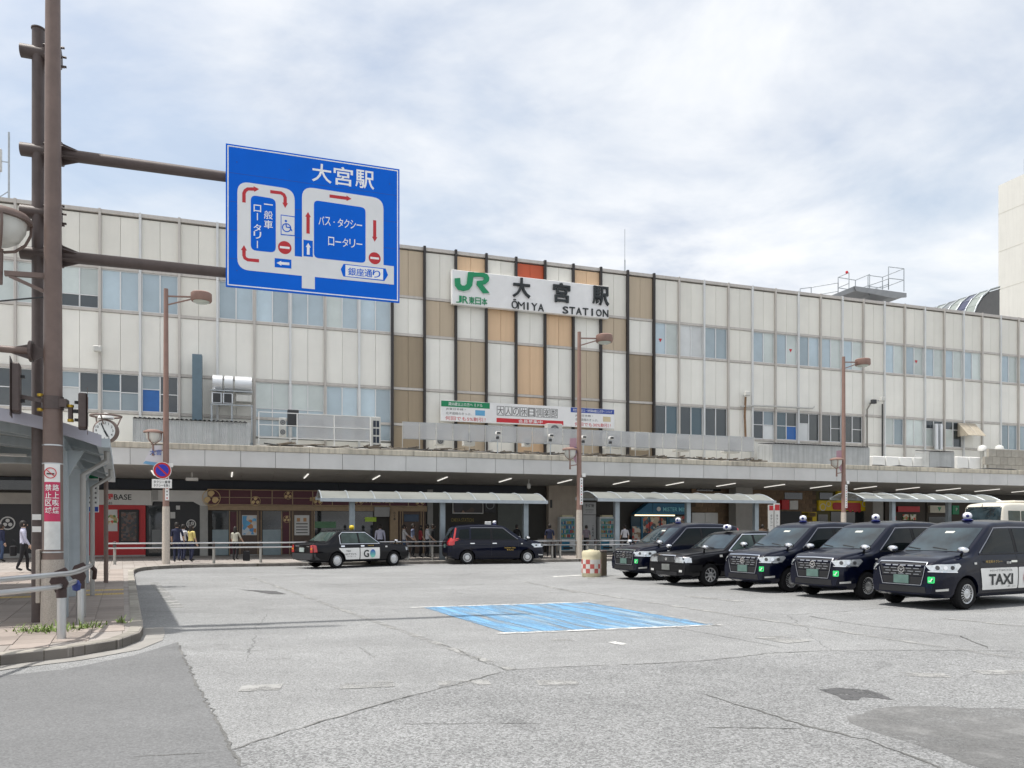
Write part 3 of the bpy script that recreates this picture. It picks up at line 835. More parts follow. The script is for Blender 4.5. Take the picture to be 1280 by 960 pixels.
for i in range(0, ncp):
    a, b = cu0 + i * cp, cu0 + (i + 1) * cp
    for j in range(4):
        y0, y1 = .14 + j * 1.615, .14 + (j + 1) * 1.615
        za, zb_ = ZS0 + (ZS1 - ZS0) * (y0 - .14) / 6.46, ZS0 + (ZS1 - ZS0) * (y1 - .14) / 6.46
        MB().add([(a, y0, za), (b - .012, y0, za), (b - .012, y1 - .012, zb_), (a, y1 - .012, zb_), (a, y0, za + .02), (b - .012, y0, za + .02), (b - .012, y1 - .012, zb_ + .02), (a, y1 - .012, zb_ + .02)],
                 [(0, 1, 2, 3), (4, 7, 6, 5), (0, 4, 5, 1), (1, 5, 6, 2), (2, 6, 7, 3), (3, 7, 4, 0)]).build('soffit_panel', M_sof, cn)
for i in range(-4, 16):
    u = -1.0 + i * 3.6
    za, zb_ = ZS0 - .3 * 2 / 6.6 , ZS0 - .3 * 4 / 6.6
    q = MB().bar((u, 2.0, za - .03), (u - .08, 3.9, zb_ - .03), .06, .035).build('light_strip', M_light, cn)

# ================================================================== shop level behind the canopy: back wall and pillars
HV = 43.9
bk = fthing('shopfront_wall', 'dark recessed wall behind the shops under the canopy', 'wall', 0, HV + .02, 0)
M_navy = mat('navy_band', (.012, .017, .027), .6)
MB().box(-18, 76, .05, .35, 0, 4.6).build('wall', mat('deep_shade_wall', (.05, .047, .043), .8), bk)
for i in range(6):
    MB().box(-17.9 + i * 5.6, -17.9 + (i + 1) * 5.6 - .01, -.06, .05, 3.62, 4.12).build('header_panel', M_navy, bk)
def fbox(mb_, px0, px1, py0, py1, v, y0, y1, root_u, pref=None):
    """box on plane v between picture columns; py measured at px0"""
    u0, u1 = FU(px0, v) - root_u, FU(px1, v) - root_u
    z1_, z0_ = FZ(pref or px0, py0, v), FZ(pref or px0, py1, v)
    mb_.box(u0, u1, y0, y1, max(z0_, KZ - .012), z1_); return mb_
# ================================================================== shops under the canopy
PZ = KZ - .012
class Shop:
    def __init__(s, name, label, cat, px, v=HV):
        s.v = v; s.u0 = FU(px, v); s.r = fthing(name, label, cat, s.u0, v, PZ)
    def x(s, px): return FU(px, s.v) - s.u0
    def z(s, px, py): return FZ(px, py, s.v) - PZ
    def box(s, name, m, px0, px1, py0, py1, y0=-.05, y1=.05, ref=None, parent=None, ch=.0):
        ref = ref or (px0 + px1) / 2
        z0, z1 = max(0.0, s.z(ref, py1)), s.z(ref, py0)
        b = MB()
        if ch: b.cbox(s.x(px0), s.x(px1), y0, y1, z0, z1, ch)
        else: b.box(s.x(px0), s.x(px1), y0, y1, z0, z1)
        return b.build(name, m, parent or s.r)
    def text(s, body, px, py, hpx, m, y, wpx=None, bold=.02, ext=0.0, name='lettering', parent=None):
        x, z = s.x(px), s.z(px, py)
        h = abs(s.z(px, py - hpx / 2) - s.z(px, py + hpx / 2))
        wd = None if wpx is None else abs(s.x(px + wpx / 2) - s.x(px - wpx / 2))
        return lettering(body, x, z, h, m, parent or s.r, y, bold, ext, wd, name=name)
M_shopdark = mat('shop_black', (.012, .013, .016), .45); M_offw = mat('shop_white', (.60, .60, .58), .5, 0, .05, dirt=.08)
M_greyb = mat('shop_grey', (.34, .34, .33), .6); M_shred = mat('shop_red', (.46, .012, .018), .45, 0, .04)
M_glassd = mat('shop_glass', (.02, .024, .026), .04, spec=.8); M_frost = mat('frosted_film', (.24, .31, .34), .2)
def poster_mat(name, cols, scale=3.0, seed=0.0):
    if name in MATS: return MATS[name]
    ma = mat(name, cols[0], .45, 0, 0); t = ma.node_tree; b = t.nodes['Principled BSDF']; L = t.links.new
    tcn = t.nodes.new('ShaderNodeTexCoord'); mp = t.nodes.new('ShaderNodeMapping'); mp.inputs['Location'].default_value = (seed, seed * 1.7, seed * .6); L(tcn.outputs['Object'], mp.inputs[0])
    v = t.nodes.new('ShaderNodeTexVoronoi'); v.inputs['Scale'].default_value = scale; L(mp.outputs[0], v.inputs['Vector'])
    sp = t.nodes.new('ShaderNodeSeparateColor'); L(v.outputs['Color'], sp.inputs[0])
    r_ = t.nodes.new('ShaderNodeValToRGB'); r_.color_ramp.interpolation = 'CONSTANT'; e = r_.color_ramp.elements
    while len(e) < len(cols): e.new(.5)
    for i, (q, c) in enumerate(zip(e, cols)): q.position = i / len(cols); q.color = (*c, 1)
    L(sp.outputs[0], r_.inputs[0]); L(r_.outputs[0], b.inputs['Base Color'])
    return ma
# --- far left dark shop
s = Shop('dark_shop', 'dark shop front with a white round crest behind the left shelter', 'shop', -40)
s.box('wall', M_shopdark, -40, 74, 630, 700, -.05, .06)
s.box('sign_band', mat('band_taupe', (.34, .32, .29), .6), -40, 74, 616, 630, -.12, .05)
s.box('plinth', M_greyb, -40, 74, 692, 700, -.09, -.05)
s.box('window', M_glassd, -40, 40, 600, 612, -.10, -.05)
e_ = MB(); ringm(e_, s.x(10), s.z(10, 654), .27, .33, -.07, -.05); e_.build('crest_ring', M_offw, s.r)
for a in (90, 210, 330):
    xx, zz_ = s.x(10) + .13 * math.cos(R(a)), s.z(10, 654) + .13 * math.sin(R(a))
    MB().prism(circ(xx, zz_, .09, 14), -.07, -.05).build('crest_disc', M_offw, s.r)
# --- ramen shop
s = Shop('red_noodle_shop', 'red walled noodle shop with white sign band reading BASE', 'shop', 75)
s.box('wall', M_shred, 75, 182, 631, 700, -.05, .06)
s.box('sign_band', M_offw, 75, 190, 612.5, 631, -.16, .05)
s.box('plinth', M_greyb, 75, 182, 694, 700, -.08, -.05)
s.text('BASE', 154, 621.5, 7, M_blk, -.165, 22, .03)
s.text('鶏', 139, 621, 8, M_red, -.165, 6.5, .05, name='emblem'); s.text('-85', 138, 629, 3, M_blk, -.165, 6, .03)
MB().prism(circ(s.x(86), s.z(86, 621), .24, 20), -.17, -.16).build('emblem', M_blk, s.r)
MB().prism(circ(s.x(86), s.z(86, 621), .20, 20), -.174, -.17).build('emblem', M_offw, s.r); s.text('鶏', 86, 621, 6, M_blk, -.178, 6, .03, name='emblem')
M_food = poster_mat('food_print', [(.62, .60, .52), (.09, .22, .04), (.45, .33, .14), (.62, .10, .05), (.7, .66, .55)], 7)
for px0, px1, nm in ((76, 91, 'a'), (134, 147, 'b')):
    fr = s.box('poster', M_offw, px0, px1, 637, 664, -.075, -.05)
    xm, zm = s.x((px0 + px1) / 2), s.z(px0, 650)
    MB().prism(circ(xm, zm, .28, 20), -.083, -.076).build('bowl_picture', M_food, fr)
scr = s.box('menu_screen', M_black, 149, 174, 637, 679, -.13, -.05, ch=.02)
s.box('display', poster_mat('menu_print', [(.05, .05, .055), (.09, .06, .05), (.16, .08, .06), (.04, .045, .06), (.12, .10, .09), (.05, .05, .05)], 9), 152, 171, 640, 676, -.136, -.131, parent=scr)
# --- black bar with round logo
s = Shop('black_bar', 'black bar front under a white band with chamfered opening and round logo', 'shop', 183)
s.box('wall', M_shopdark, 183, 250, 626, 700, .02, .08)
x0, x1, x2, x3 = s.x(190.5), s.x(260), s.x(195), s.x(248)
za, zb_, zc = s.z(220, 613), s.z(220, 632), s.z(220, 627)
MB().prism([(x0, za), (x0, zb_), (s.x(182.6), zb_), (x2 - .12, zc), (x3 - .25, zc), (s.x(251), zb_), (x1 - .02, zb_), (x1 - .02, za)], -.15, .02).build('sign_band', M_offw, s.r)
MB().box(s.x(191), s.x(198), -.17, -.15, zc + .06, za - .01).build('corner_panel', M_greyb, s.r)
s.box('pillar', mat('stone_grey', (.36, .36, .34), .6, 0, .1, 3), 250, 260, 632, 700, -.14, .06)
s.box('door', M_glassd, 186, 206, 632, 700, -.02, .02); s.box('door_frame', M_greyb, 205.6, 206.4, 630, 700, -.03, .02)
s.box('counter', mat('bar_grey', (.16, .17, .17), .4), 190, 204, 662, 685, -.05, -.02)
s.box('notice', M_offw, 213, 219, 640, 648, -.0, .018); s.box('notice', M_offw, 220, 225, 632, 637, -.0, .018)
b_ = MB(); ringm(b_, s.x(239), s.z(239, 655), .19, .24, 0, .02); b_.build('logo_ring', M_offw, s.r)
s.text('19', 239, 655, 6, M_offw, .01, 7, .04, name='logo_lettering')
# --- crimson restaurant
s = Shop('crimson_restaurant', 'restaurant with dark crimson sign band, gold crests and brown panelled front', 'restaurant', 260)
M_crim = mat('crimson', (.075, .005, .016), .45, 0, .05); M_wood = mat('brown_wood', (.085, .055, .040), .5, 0, .15, 5); M_tanw = mat('tan_wood', (.34, .245, .15), .55, 0, .12, 4)
for a, b in [(260, 287), (287, 314), (314, 340), (340, 365.5), (365.5, 390.5), (390.5, 415), (415, 439), (439, 463.5), (463.5, 486.5), (486.5, 509.5), (509.5, 532)]:
    s.box('sign_panel', M_crim, a + .3, b - .3, 614.5, 622.8, -.22, .05, ref=400); s.box('sign_panel', M_crim, a + .3, b - .3, 623.6, 631.2, -.22, .05, ref=400)
    f = MB(); xa_, xb_ = s.x(a), s.x(b)
    za, zm, zb_ = s.z(400, 614), s.z(400, 623.2), s.z(400, 632)
    f.box(xa_ - .025, xa_ + .025, -.26, .04, zb_, za + .02); f.build('gold_bar', M_tanw, s.r)
MB().box(s.x(260), s.x(533), -.25, .04, s.z(400, 632.6), s.z(400, 631.4)).build('gold_bar', M_tanw, s.r)
MB().box(s.x(260), s.x(533), -.25, .04, s.z(400, 614.4), s.z(400, 613.4)).build('gold_bar', M_tanw, s.r)
MB().box(s.x(260) + .03, s.x(533), -.235, .04, s.z(400, 623.6), s.z(400, 622.8)).build('gold_bar', M_tanw, s.r)
s.box('lintel', M_tanw, 260, 533, 632.8, 638.5, -.16, .05, ref=400)
def crest(px, py, rad, root, y=-.262):
    cxx, czz = s.x(px), s.z(px, py)
    c = MB(); ringm(c, cxx, czz, rad * .93, rad, y, y + .03, 20); c.build('crest_ring', M_gold, root)
    for a in (90, 210, 330):
        xx, zz_ = cxx + rad * .5 * math.cos(R(a)), czz + rad * .5 * math.sin(R(a))
        tail = [(xx + rad * .36 * math.cos(R(q)), zz_ + rad * .36 * math.sin(R(q))) for q in range(0, 300, 25)]
        MB().prism(tail, y, y + .03).build('crest_swirl', M_gold, root)
crest(264.5, 622.5, .46, s.r, -.27); crest(319.5, 626.5, .26, s.r, -.27); crest(360, 619.5, .22, s.r, -.27); crest(397, 626, .26, s.r, -.27); crest(448, 626, .26, s.r, -.27); crest(524, 626.5, .28, s.r, -.27)
s.text('串揚げとおでんのうまい店やまや', 412, 624.5, 5.5, M_gold, -.30, 50, .02, .03); s.text('ゆったり個室の宴会', 467, 626, 5.5, M_gold, -.30, 48, .02, .03)
# bays: glazed doors, panels, posters
for a, b in ((265, 286), (328, 351.5)):
    d = s.box('glass_door', M_glassd, a, b, 638.6, 697, -.03, .05)
    s.box('frosted_film', M_frost, a + .4, b - .4, 662, 694, -.038, -.031, parent=d)
    s.box('kick_plate', M_black, a, b, 694.5, 698, -.05, -.031, parent=d)
s.box('front_panel', M_wood, 287, 327, 638.6, 693, -.06, .05); s.box('front_panel', M_wood, 352, 392.5, 638.6, 693, -.06, .05)
s.box('crimson_panel', M_crim, 288, 295.5, 640, 692, -.08, -.061); s.box('crimson_panel', M_crim, 353.5, 361, 640, 692, -.08, -.061)
crest(358.5, 649, .2, s.r, -.10)
for a in (287, 296.5, 300, 322.5, 326.5, 352, 362, 366, 390, 392.5): s.box('gold_post', M_tanw, a - .5, a + .5, 638.6, 694, -.10, -.061)
s.box('plinth', M_greyb, 288, 327, 693, 698, -.08, .05); s.box('plinth', M_greyb, 352, 392, 693, 698, -.08, .05)
p = s.box('poster', M_offw, 302.5, 321, 644, 669, -.10, -.061)
s.box('poster_print', poster_mat('dish_print', [(.10, .35, .62), (.12, .42, .70), (.62, .58, .52), (.55, .24, .08), (.55, .62, .68), (.08, .28, .56)], 4.5, 2), 303.2, 320.3, 645, 668, -.106, -.101, parent=p)
p = s.box('poster', M_offw, 368, 386.5, 644, 669, -.10, -.061)
for i, yy in enumerate((654, 658, 661.5, 665)): s.box('poster_line', M_tgrey, 370, 384.5, yy, yy + 1.4, -.104, -.101, parent=p)
for xx in (373, 381): s.box('poster_picture', mat('print_orange', (.45, .25, .12), .6), xx - 2, xx + 2, 647.5, 652, -.104, -.101, parent=p)
s.box('front_window', M_glassd, 393, 466, 638.6, 690, -.03, .05); s.box('dado', M_wood, 393, 466, 690, 698, -.05, .05)
s.box('green_awning', mat('awning_green', (.10, .22, .12), .6), 393, 420, 652, 660, -.05, -.031); s.box('lime_panel', mat('lime', (.42, .62, .05), .5), 456, 470, 646.5, 652, -.10, -.031)
s.box('vertical_sign', M_tanw, 487, 497, 638.8, 690, -.18, .05); s.text('お\n食\n事', 492.5, 645, 11, M_blk, -.185, 3.2, .02)
s.box('grey_box', M_greyb, 467, 486, 634, 646, -.30, -.05); s.box('menu_screen', mat('screen_blue', (.02, .05, .10), .2), 505, 523, 643, 652, -.09, -.04)
s.box('front_panel', M_wood, 498, 532, 638.6, 698, -.04, .05)
for a in (500, 503, 526, 529): s.box('gold_post', M_tanw, a - .5, a + .5, 638.6, 694, -.10, -.041)
# --- station entrance recess with screens
s = Shop('station_entrance', 'dark station entrance recess with advertising screens inside', 'entrance', 536)
s.box('side_wall', mat('jamb_grey', (.25, .25, .24), .7), 534, 541, 612, 700, -.05, .06)
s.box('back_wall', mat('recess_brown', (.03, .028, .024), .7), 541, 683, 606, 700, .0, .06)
p = s.box('advert_screen', M_offw, 565.5, 603.5, 624.5, 642, -.10, 0)
s.box('display', poster_mat('advert_print', [(.02, .016, .014), (.05, .03, .02), (.22, .12, .07), (.015, .014, .014), (.03, .025, .03)], 2.2, 5), 566.2, 602.8, 625, 641, -.106, -.101, parent=p)
p = s.box('advert_screen', M_black, 605, 619, 624.5, 640.5, -.10, 0)
c = MB(); ringm(c, s.x(612), s.z(612, 631), .22, .27, -.106, -.101); c.build('logo_ring', mat('grey_print', (.16, .18, .18), .5), p)
s.text('OMIYA STATION', 578, 650, 5, mat('dull_gold', (.22, .18, .05), .6), -.01, 28, .02)
s.box('tiled_panel', mat('green_grey', (.09, .10, .09), .6), 622, 655, 626, 690, -.05, 0)
# --- beige pillar
M_stone = mat('beige_stone', (.37, .32, .265), .7, 0, .08, 2, streak=.08)
s = Shop('pillar', 'broad beige stone pillar between the entrance and the vending machines', 'pillar', 683)
s.box('shaft', M_stone, 683, 719, 606, 700, -.40, .06); s.box('switch_box', M_dark, 684.5, 687, 625, 635, -.44, -.401)
# --- notice boards
s = Shop('notice_column', 'grey notice column with black lettering between two vending machines', 'sign', 729, 43.4)
s.box('column', mat('notice_grey', (.42, .43, .43), .5), 729, 745, 628, 693, 0, .3)
s.text('手荷物', 737, 632, 4.2, M_blk, -.006, 11, .03); s.box('rule', M_tgrey, 732, 742, 637, 637.8, -.005, 0); s.text('コインロッカー', 737, 640, 2, M_tgrey, -.005, 9, .02)
s.box('joint', M_tgrey, 729, 745, 643, 644, -.004, 0); s.text('ご\n案\n内\n所', 741, 664, 15, M_blk, -.006, 2.6, .03)
# --- vending machines
def vending(px, label, seed):
    s = Shop('vending_machine', label, 'vending machine', px, 43.1)
    s.r['group'] = 'vending machines by the pillar'
    x1 = 1.02; H = FZ(px + 10, 646, 43.1) - PZ
    MB().cbox(0, x1, 0, .72, .05, H, .02).build('cabinet', mat('vending_white', (.55, .58, .58), .4), s.r)
    MB().box(.06, x1 - .06, .02, .6, 0, .05).build('feet', M_black, s.r)
    f = MB().box(.06, x1 - .06, -.012, 0, H * .38, H - .10).build('display_case', mat('vending_glow', (.12, .28, .30), .2), s.r)
    r = random.Random(seed)
    cols = [mat('can_%d' % i, c, .3) for i, c in enumerate([(.5, .05, .04), (.05, .25, .12), (.55, .5, .4), (.04, .14, .4), (.5, .34, .05), (.6, .6, .58)])]
    for row in range(4):
        z = H * .42 + row * (H * .5) / 4
        MB().box(.08, x1 - .08, -.03, -.012, z - .03, z).build('shelf', mat('shelf_blue', (.03, .2, .32), .4), f)
        for i in range(9):
            x = .12 + i * .095; hh = r.choice((.13, .17, .19))
            MB().cyl((x, -.03, z), (x, -.03, z + hh), .032, n=8).build('can', cols[r.randrange(6)], f)
    MB().box(.06, x1 * .62, -.014, 0, .14, H * .33).build('lower_panel', mat('vending_blue', (.01, .16, .28), .4), s.r)
    MB().box(.2, x1 - .2, -.03, -.0, .2, .32).build('dispensing_flap', M_black, s.r)
    MB().box(x1 * .68, x1 - .10, -.02, 0, H * .2, H * .34).build('coin_panel', M_steel, s.r)
    MB().box(.15, x1 - .15, .02, .3, H, H + .10).build('topper', mat('topper_cream', (.6, .55, .36), .5), s.r)
    return s
vending(700, 'left vending machine standing by the beige pillar', 3); vending(750, 'right vending machine beyond the grey notice column', 5)
# --- blue key-cutting shop
s = Shop('blue_repair_shop', 'teal blue repair shop with angled sign band and white round emblem', 'shop', 789, 43.6)
M_teal = mat('shop_teal', (.005, .105, .20), .45)
x0, x1, x2 = s.x(789), s.x(811), s.x(858)
zt_, zb_ = s.z(820, 629.5), s.z(820, 643)
MB().prism([(x0, zb_), (x1, zb_), (x1, zt_), (s.x(806), zt_)], -.5, .1).build('sign_wing', M_teal, s.r)
MB().box(x1 + .03, x2, -.5, .1, zb_, zt_).build('sign_band', M_teal, s.r)
MB().prism(circ(s.x(818.5), s.z(818.5, 636.5), .14, 16), -.52, -.5).build('emblem', M_offw, s.r); s.text('MISTER MINIT', 841, 637, 5, mat('pale_teal', (.18, .52, .58), .5), -.505, 34, .03)
s.box('light_tube', mat('tube_warm', (.9, .8, .6), .5, emit=(1, .8, .5), es=1.2, var=0), 789, 838, 643.6, 645, -.55, -.47)
s.box('front', mat('teal_dark', (.01, .04, .07), .5), 789, 858, 645, 700, .0, .1)
M_mini = poster_mat('repair_print', [(.35, .30, .24), (.03, .12, .18), (.42, .06, .05), (.5, .46, .4), (.05, .05, .06), (.24, .16, .10)], 5, 1)
for a, b, c_, d in ((803, 811, 646, 666), (812, 824, 646, 672), (826, 832, 648, 668), (841, 855, 645, 655), (790, 800, 658, 690)): s.box('goods_display', M_mini, a, b, c_, d, -.06, -.001)
s.box('door_post', M_teal, 801, 803, 646, 700, -.08, -.0); s.box('door_post', M_teal, 833, 835, 646, 700, -.08, -.0); s.box('hanging_sign', M_teal, 832, 839, 648, 653, -.5, -.44)
# --- brick wall with cabinet and pillar
M_brick = mat('brown_brick', (.17, .115, .07), .8, 0, .2, 3, .1, 40, ov=.12)
s = Shop('brown_tiled_wall', 'brown tiled wall with white cabinet doors behind the parked taxis', 'wall', 864)
s.box('wall', mat('brick_joint', (.10, .075, .055), .9), 864, 1020, 605, 700, -.02, .06, ref=900)
bm_ = MB().cbox(.006, .594, -.03, 0, .004, .296, .004).mesh('tile', M_brick)
xe = s.x(1020); zz_ = 0
for j in range(13):
    x = -.3 * (j % 2)
    while x + .6 < xe:
        if x >= 0: link('tile', bm_, s.r, (x, -.02, .15 + j * .3))
        x += .6
s.box('cabinet_door', M_offw, 864, 880, 641, 700, -.12, -.051); s.box('cabinet_door', M_offw, 880.6, 896, 641, 700, -.12, -.051); s.box('pipe', M_galv, 912, 914, 610, 700, -.2, -.1)
s.box('transom_window', M_glassd, 980, 1002, 616, 624, -.08, -.051); s.box('transom_window', M_glassd, 870, 900, 606, 614, -.08, -.051)
p = s.box('red_sign', M_shred, 974, 983, 625, 637, -.3, -.05); p = s.box('white_sign', M_offw, 984, 994, 626, 637, -.3, -.05)
s.box('doorway', M_shopdark, 975, 1000, 639, 700, -.07, -.051)
s = Shop('pillar', 'grey stone pillar rising in front of the brown tiled wall', 'pillar', 920, 42.5)
s.box('shaft', mat('grey_stone', (.27, .26, .24), .7, 0, .08, 2), 920, 941, 600, 700, 0, .8)
# --- yellow shop
s = Shop('yellow_shop', 'bright yellow shop front with a red scalloped sign behind the third taxi', 'shop', 1021)
M_yel = mat('shop_yellow', (.72, .52, .01), .5)
s.box('wall', mat('olive_wall', (.10, .09, .03), .7), 1000, 1090, 612, 700, -.01, .06, ref=1040)
s.box('sign_band', M_yel, 1021, 1086, 626, 638.5, -.2, -.01, ref=1050); s.box('sign_post', M_yel, 1044, 1054, 614, 626, -.22, -.01); s.box('sign_post', M_yel, 1082, 1087, 614, 660, -.22, -.01); s.box('sign_post', M_yel, 1002, 1020, 640, 660, -.05, -.01)
x0, x1 = s.x(1038), s.x(1073); z1, z0 = s.z(1055, 628.5), s.z(1055, 637.5)
MB().prism(rrect(x0, x1, z0, z1, .2), -.24, -.2).build('scalloped_sign', M_shred, s.r)
for i, a in enumerate((1060, 1066, 1071)): MB().prism(circ(s.x(a), z0, .16, 12), -.238, -.2).build('scalloped_sign', M_shred, s.r)
for a, b_, rr in ((1026, 634, .26), (1033, 630, .2), (1078, 630, .22)):
    c = MB(); ringm(c, s.x(a), s.z(a, b_), rr * .8, rr, -.22, -.2, 16); c.build('sign_ring', M_offw, s.r)
MB().prism(circ(s.x(1083.5), s.z(1083, 637), .22, 14), -.26, -.22).build('pink_disc', mat('pink', (.5, .06, .14), .5), s.r)
s.box('window', M_glassd, 1022, 1034, 643, 660, -.06, -.01); s.box('window', M_glassd, 1038, 1080, 640, 660, -.06, -.01); s.box('transom_window', M_glassd, 1024, 1040, 616, 624, -.06, -.01)
# --- right-hand shops
s = Shop('pillar', 'grey pillar to the right of the yellow shop', 'pillar', 1091, 43.0); s.box('shaft', MATS['grey_stone'], 1091, 1104, 606, 700, 0, .9)
s = Shop('red_signed_shop', 'small shop with a red sign band under the right shelter', 'shop', 1106)
s.box('wall', mat('shop_umber', (.05, .04, .03), .7), 1106, 1156, 626, 700, -.02, .06); s.box('sign_band', M_shred, 1120, 1147, 633, 640, -.2, -.02)
for a in (1112, 1128, 1137): s.box('goods_display', M_food, a, a + 7, 643, 650, -.08, -.02)
s = Shop('cream_signed_shop', 'shop with a cream sign board and dark window at the right', 'shop', 1158)
s.box('wall', MATS['shop_umber'], 1158, 1186, 626, 700, -.02, .06); s.box('sign_band', mat('cream', (.55, .52, .42), .5), 1160, 1181, 632, 641, -.2, -.02); s.box('window', M_glassd, 1160, 1181, 646, 690, -.06, -.02)
MB().prism([(s.x(1169), s.z(1170, 634)), (s.x(1174), s.z(1170, 634)), (s.x(1171.5), s.z(1170, 639))], -.21, -.2).build('emblem', M_green, s.r)
s = Shop('green_signed_shop', 'shop with a green sign board beside the bus', 'shop', 1188)
s.box('wall', MATS['shop_umber'], 1188, 1290, 626, 700, -.02, .06); s.box('sign_band', M_green, 1188, 1196, 632, 643, -.2, -.02); s.text('P', 1193, 637, 4, M_offw, -.205, None, .03)
# --- free-standing sign totems at the end of the middle shelter
for i, (px, lab) in enumerate(((960.5, 'left white sign totem with red cap at the shelter end'), (967.5, 'right white sign totem with red cap at the shelter end'))):
    s = Shop('sign_totem', lab, 'sign', px, 35.6); s.r['group'] = 'sign totems at the shelter end'
    s.box('board', M_offw, px, px + (5.6 if i == 0 else 6.6), 631 - i * 2, 700, -.05, .05); s.box('cap_panel', M_shred, px + .4, px + (5.2 if i == 0 else 6.2), 632 - i * 1.2, 638, -.06, -.05)
    s.text('タ\nク\nシ\nー', px + 3, 650, 14, M_blk, -.056, 2.6, .02)
# hanging soffit fittings
for px, lab in ((240, 'white hanging box lamp under the canopy near the black bar'), (661, 'white hanging camera under the canopy near the pillar')):
    u = FU(px, 40.5); o = fthing('hanging_fitting', lab, 'fitting', u, 40.5, 4.0)
    MB().cyl((0, 0, .05), (0, 0, .36), .025, n=8).build('rod', M_offw, o); (MB().cbox(-.28, .28, -.12, .12, -.1, .06, .02) if px == 240 else MB().lathe([(0, -.22), (.10, -.16), (.11, .02), (.09, .08), (0, .09)], 14)).build('housing', M_offw, o)

# ================================================================== glass shelters along the kerb
M_shf = mat('shelter_frame', (.40, .44, .47), .4, .5, .08, 3); M_shg = mat('smoked_polycarbonate', (.22, .23, .215), .4, 0, .08, 1.5, spec=.3, dirt=.15)
M_post = mat('shelter_post', (.30, .345, .375), .45, .4, .12, 3, streak=.1)
def shelter(pxa, pxb, posts, label, v0=34.2):
    ua_, ub_ = FU(pxa, v0), FU(pxb, v0); L_ = ub_ - ua_
    o = fthing('glass_shelter', label, 'shelter', ua_, v0, PZ); o['group'] = 'curved roof shelters on the station pavement'
    zf = FZ((pxa + pxb) / 2, 625.5, v0) - PZ; prof = []
    D = 2.6
    for i in range(9):
        t = i / 8; prof.append((D * t, zf + .52 * math.sin(math.pi * (.06 + .78 * t)) - .10))
    nb = max(3, round(L_ / 1.22)); pw = L_ / nb
    pm = MB()
    for (y0, z0), (y1, z1) in zip(prof, prof[1:]): pm.add([(.03, y0, z0), (pw - .03, y0, z0), (pw - .03, y1, z1), (.03, y1, z1), (.03, y0, z0 + .012), (pw - .03, y0, z0 + .012), (pw - .03, y1, z1 + .012), (.03, y1, z1 + .012)], [(0, 1, 2, 3), (4, 7, 6, 5)])
    pm = pm.mesh('roof_panel', M_shg, 60)
    for i in range(nb): link('roof_panel', pm, o, (i * pw, 0, 0))
    rm = MB().tube([(0, y, z + .02) for y, z in prof], .035, 6).mesh('rib', M_shf, 50)
    for i in range(nb + 1): link('rib', rm, o, (i * pw, 0, 0))
    MB().box(-.06, L_ + .06, -.08, .03, prof[0][1] - .10, prof[0][1] + .05).build('front_gutter', M_shf, o)
    MB().box(-.06, L_ + .06, D - .02, D + .08, prof[-1][1] - .10, prof[-1][1] + .05).build('rear_gutter', M_shf, o)
    MB().box(.1, L_ - .1, .55, .71, zf - .02, zf + .14).build('beam', M_shf, o)
    for p in posts:
        u = FU(p, v0 + .6) - ua_
        MB().box(u - .12, u + .12, .52, .74, 0, zf - .02).build('post', M_post, o)
        MB().prism([(0, zf - .1), (1.9, zf + .26), (1.9, zf + .34), (0, zf + .08)], -.05, .05, Matrix.Translation((u, .6, 0)) @ Matrix.Rotation(R(90), 4, 'Z')).build('bracket', M_shf, o)
    return o
shelter(402, 683, (440, 553, 657), 'left curved roof shelter behind the sedan taxi and the dark van taxi')
shelter(748, 968, (771, 860, 945), 'middle curved roof shelter behind the row of parked taxis')
shelter(1081, 1252, (1116, 1186, 1240), 'right curved roof shelter partly hidden by the cream bus')
# ================================================================== roof-level equipment on the canopy
CT = 5.40                                             # canopy roof height
def ebox(px0, px1, py0, py1, v, ref=None):
    ref = ref or (px0 + px1) / 2
    return FU(px0, v), FU(px1, v), FZ(ref, py1, v), FZ(ref, py0, v)
M_corr = mat('corrugated_grey', (.42, .435, .44), .5, .2, .08, 2, streak=.2)
M_cdark = mat('roof_dark_sheet', (.035, .035, .04), .6)
M_ac = mat('ac_cream', (.56, .56, .53), .5, 0, .05, 2, streak=.12)
def shed(name, label, px0, px1, py0, v, depth=1.5, bottom=None):
    a, b, _, zt_ = ebox(px0, px1, py0, 560, v); z0 = bottom or CT
    o = fthing(name, label, 'shed', a, v, z0); L_, H = b - a, zt_ - z0
    mbs = MB(); n_ = int(L_ / .095); P = []
    for i in range(n_ * 2 + 1): P.append((L_ * i / (n_ * 2), .025 if i % 2 else 0.0))
    for (x0, y0), (x1, y1) in zip(P, P[1:]): mbs.add([(x0, y0, 0), (x1, y1, 0), (x1, y1, H - .1), (x0, y0, H - .1)], [(0, 1, 2, 3)])
    mbs.build('corrugated_front', M_corr, o)
    MB().box(0, L_, .03, depth, 0, H - .12).build('body', M_corr, o)
    r_ = MB(); 
    for i in range(int(L_ / .2)):
        x = i * .2; r_.add([(x, -.12, H - .10), (x + .1, -.12, H - .04), (x + .2, -.12, H - .10), (x, depth, H + .05), (x + .1, depth, H + .11), (x + .2, depth, H + .05)], [(0, 1, 4, 3), (1, 2, 5, 4)])
    r_.build('wavy_roof', M_cdark, o)
    return o
shed('plant_shed', 'long corrugated grey plant shed on the canopy left of the white fence', 166, 313, 523, 39.3)
shed('plant_shed', 'corrugated grey plant shed on the canopy behind the right lamp post', 966, 1087, 555, 39.2)
shed('plant_shed', 'small corrugated shed with dark roof on the canopy at the right', 1162, 1193, 563, 39.2, 1.2)
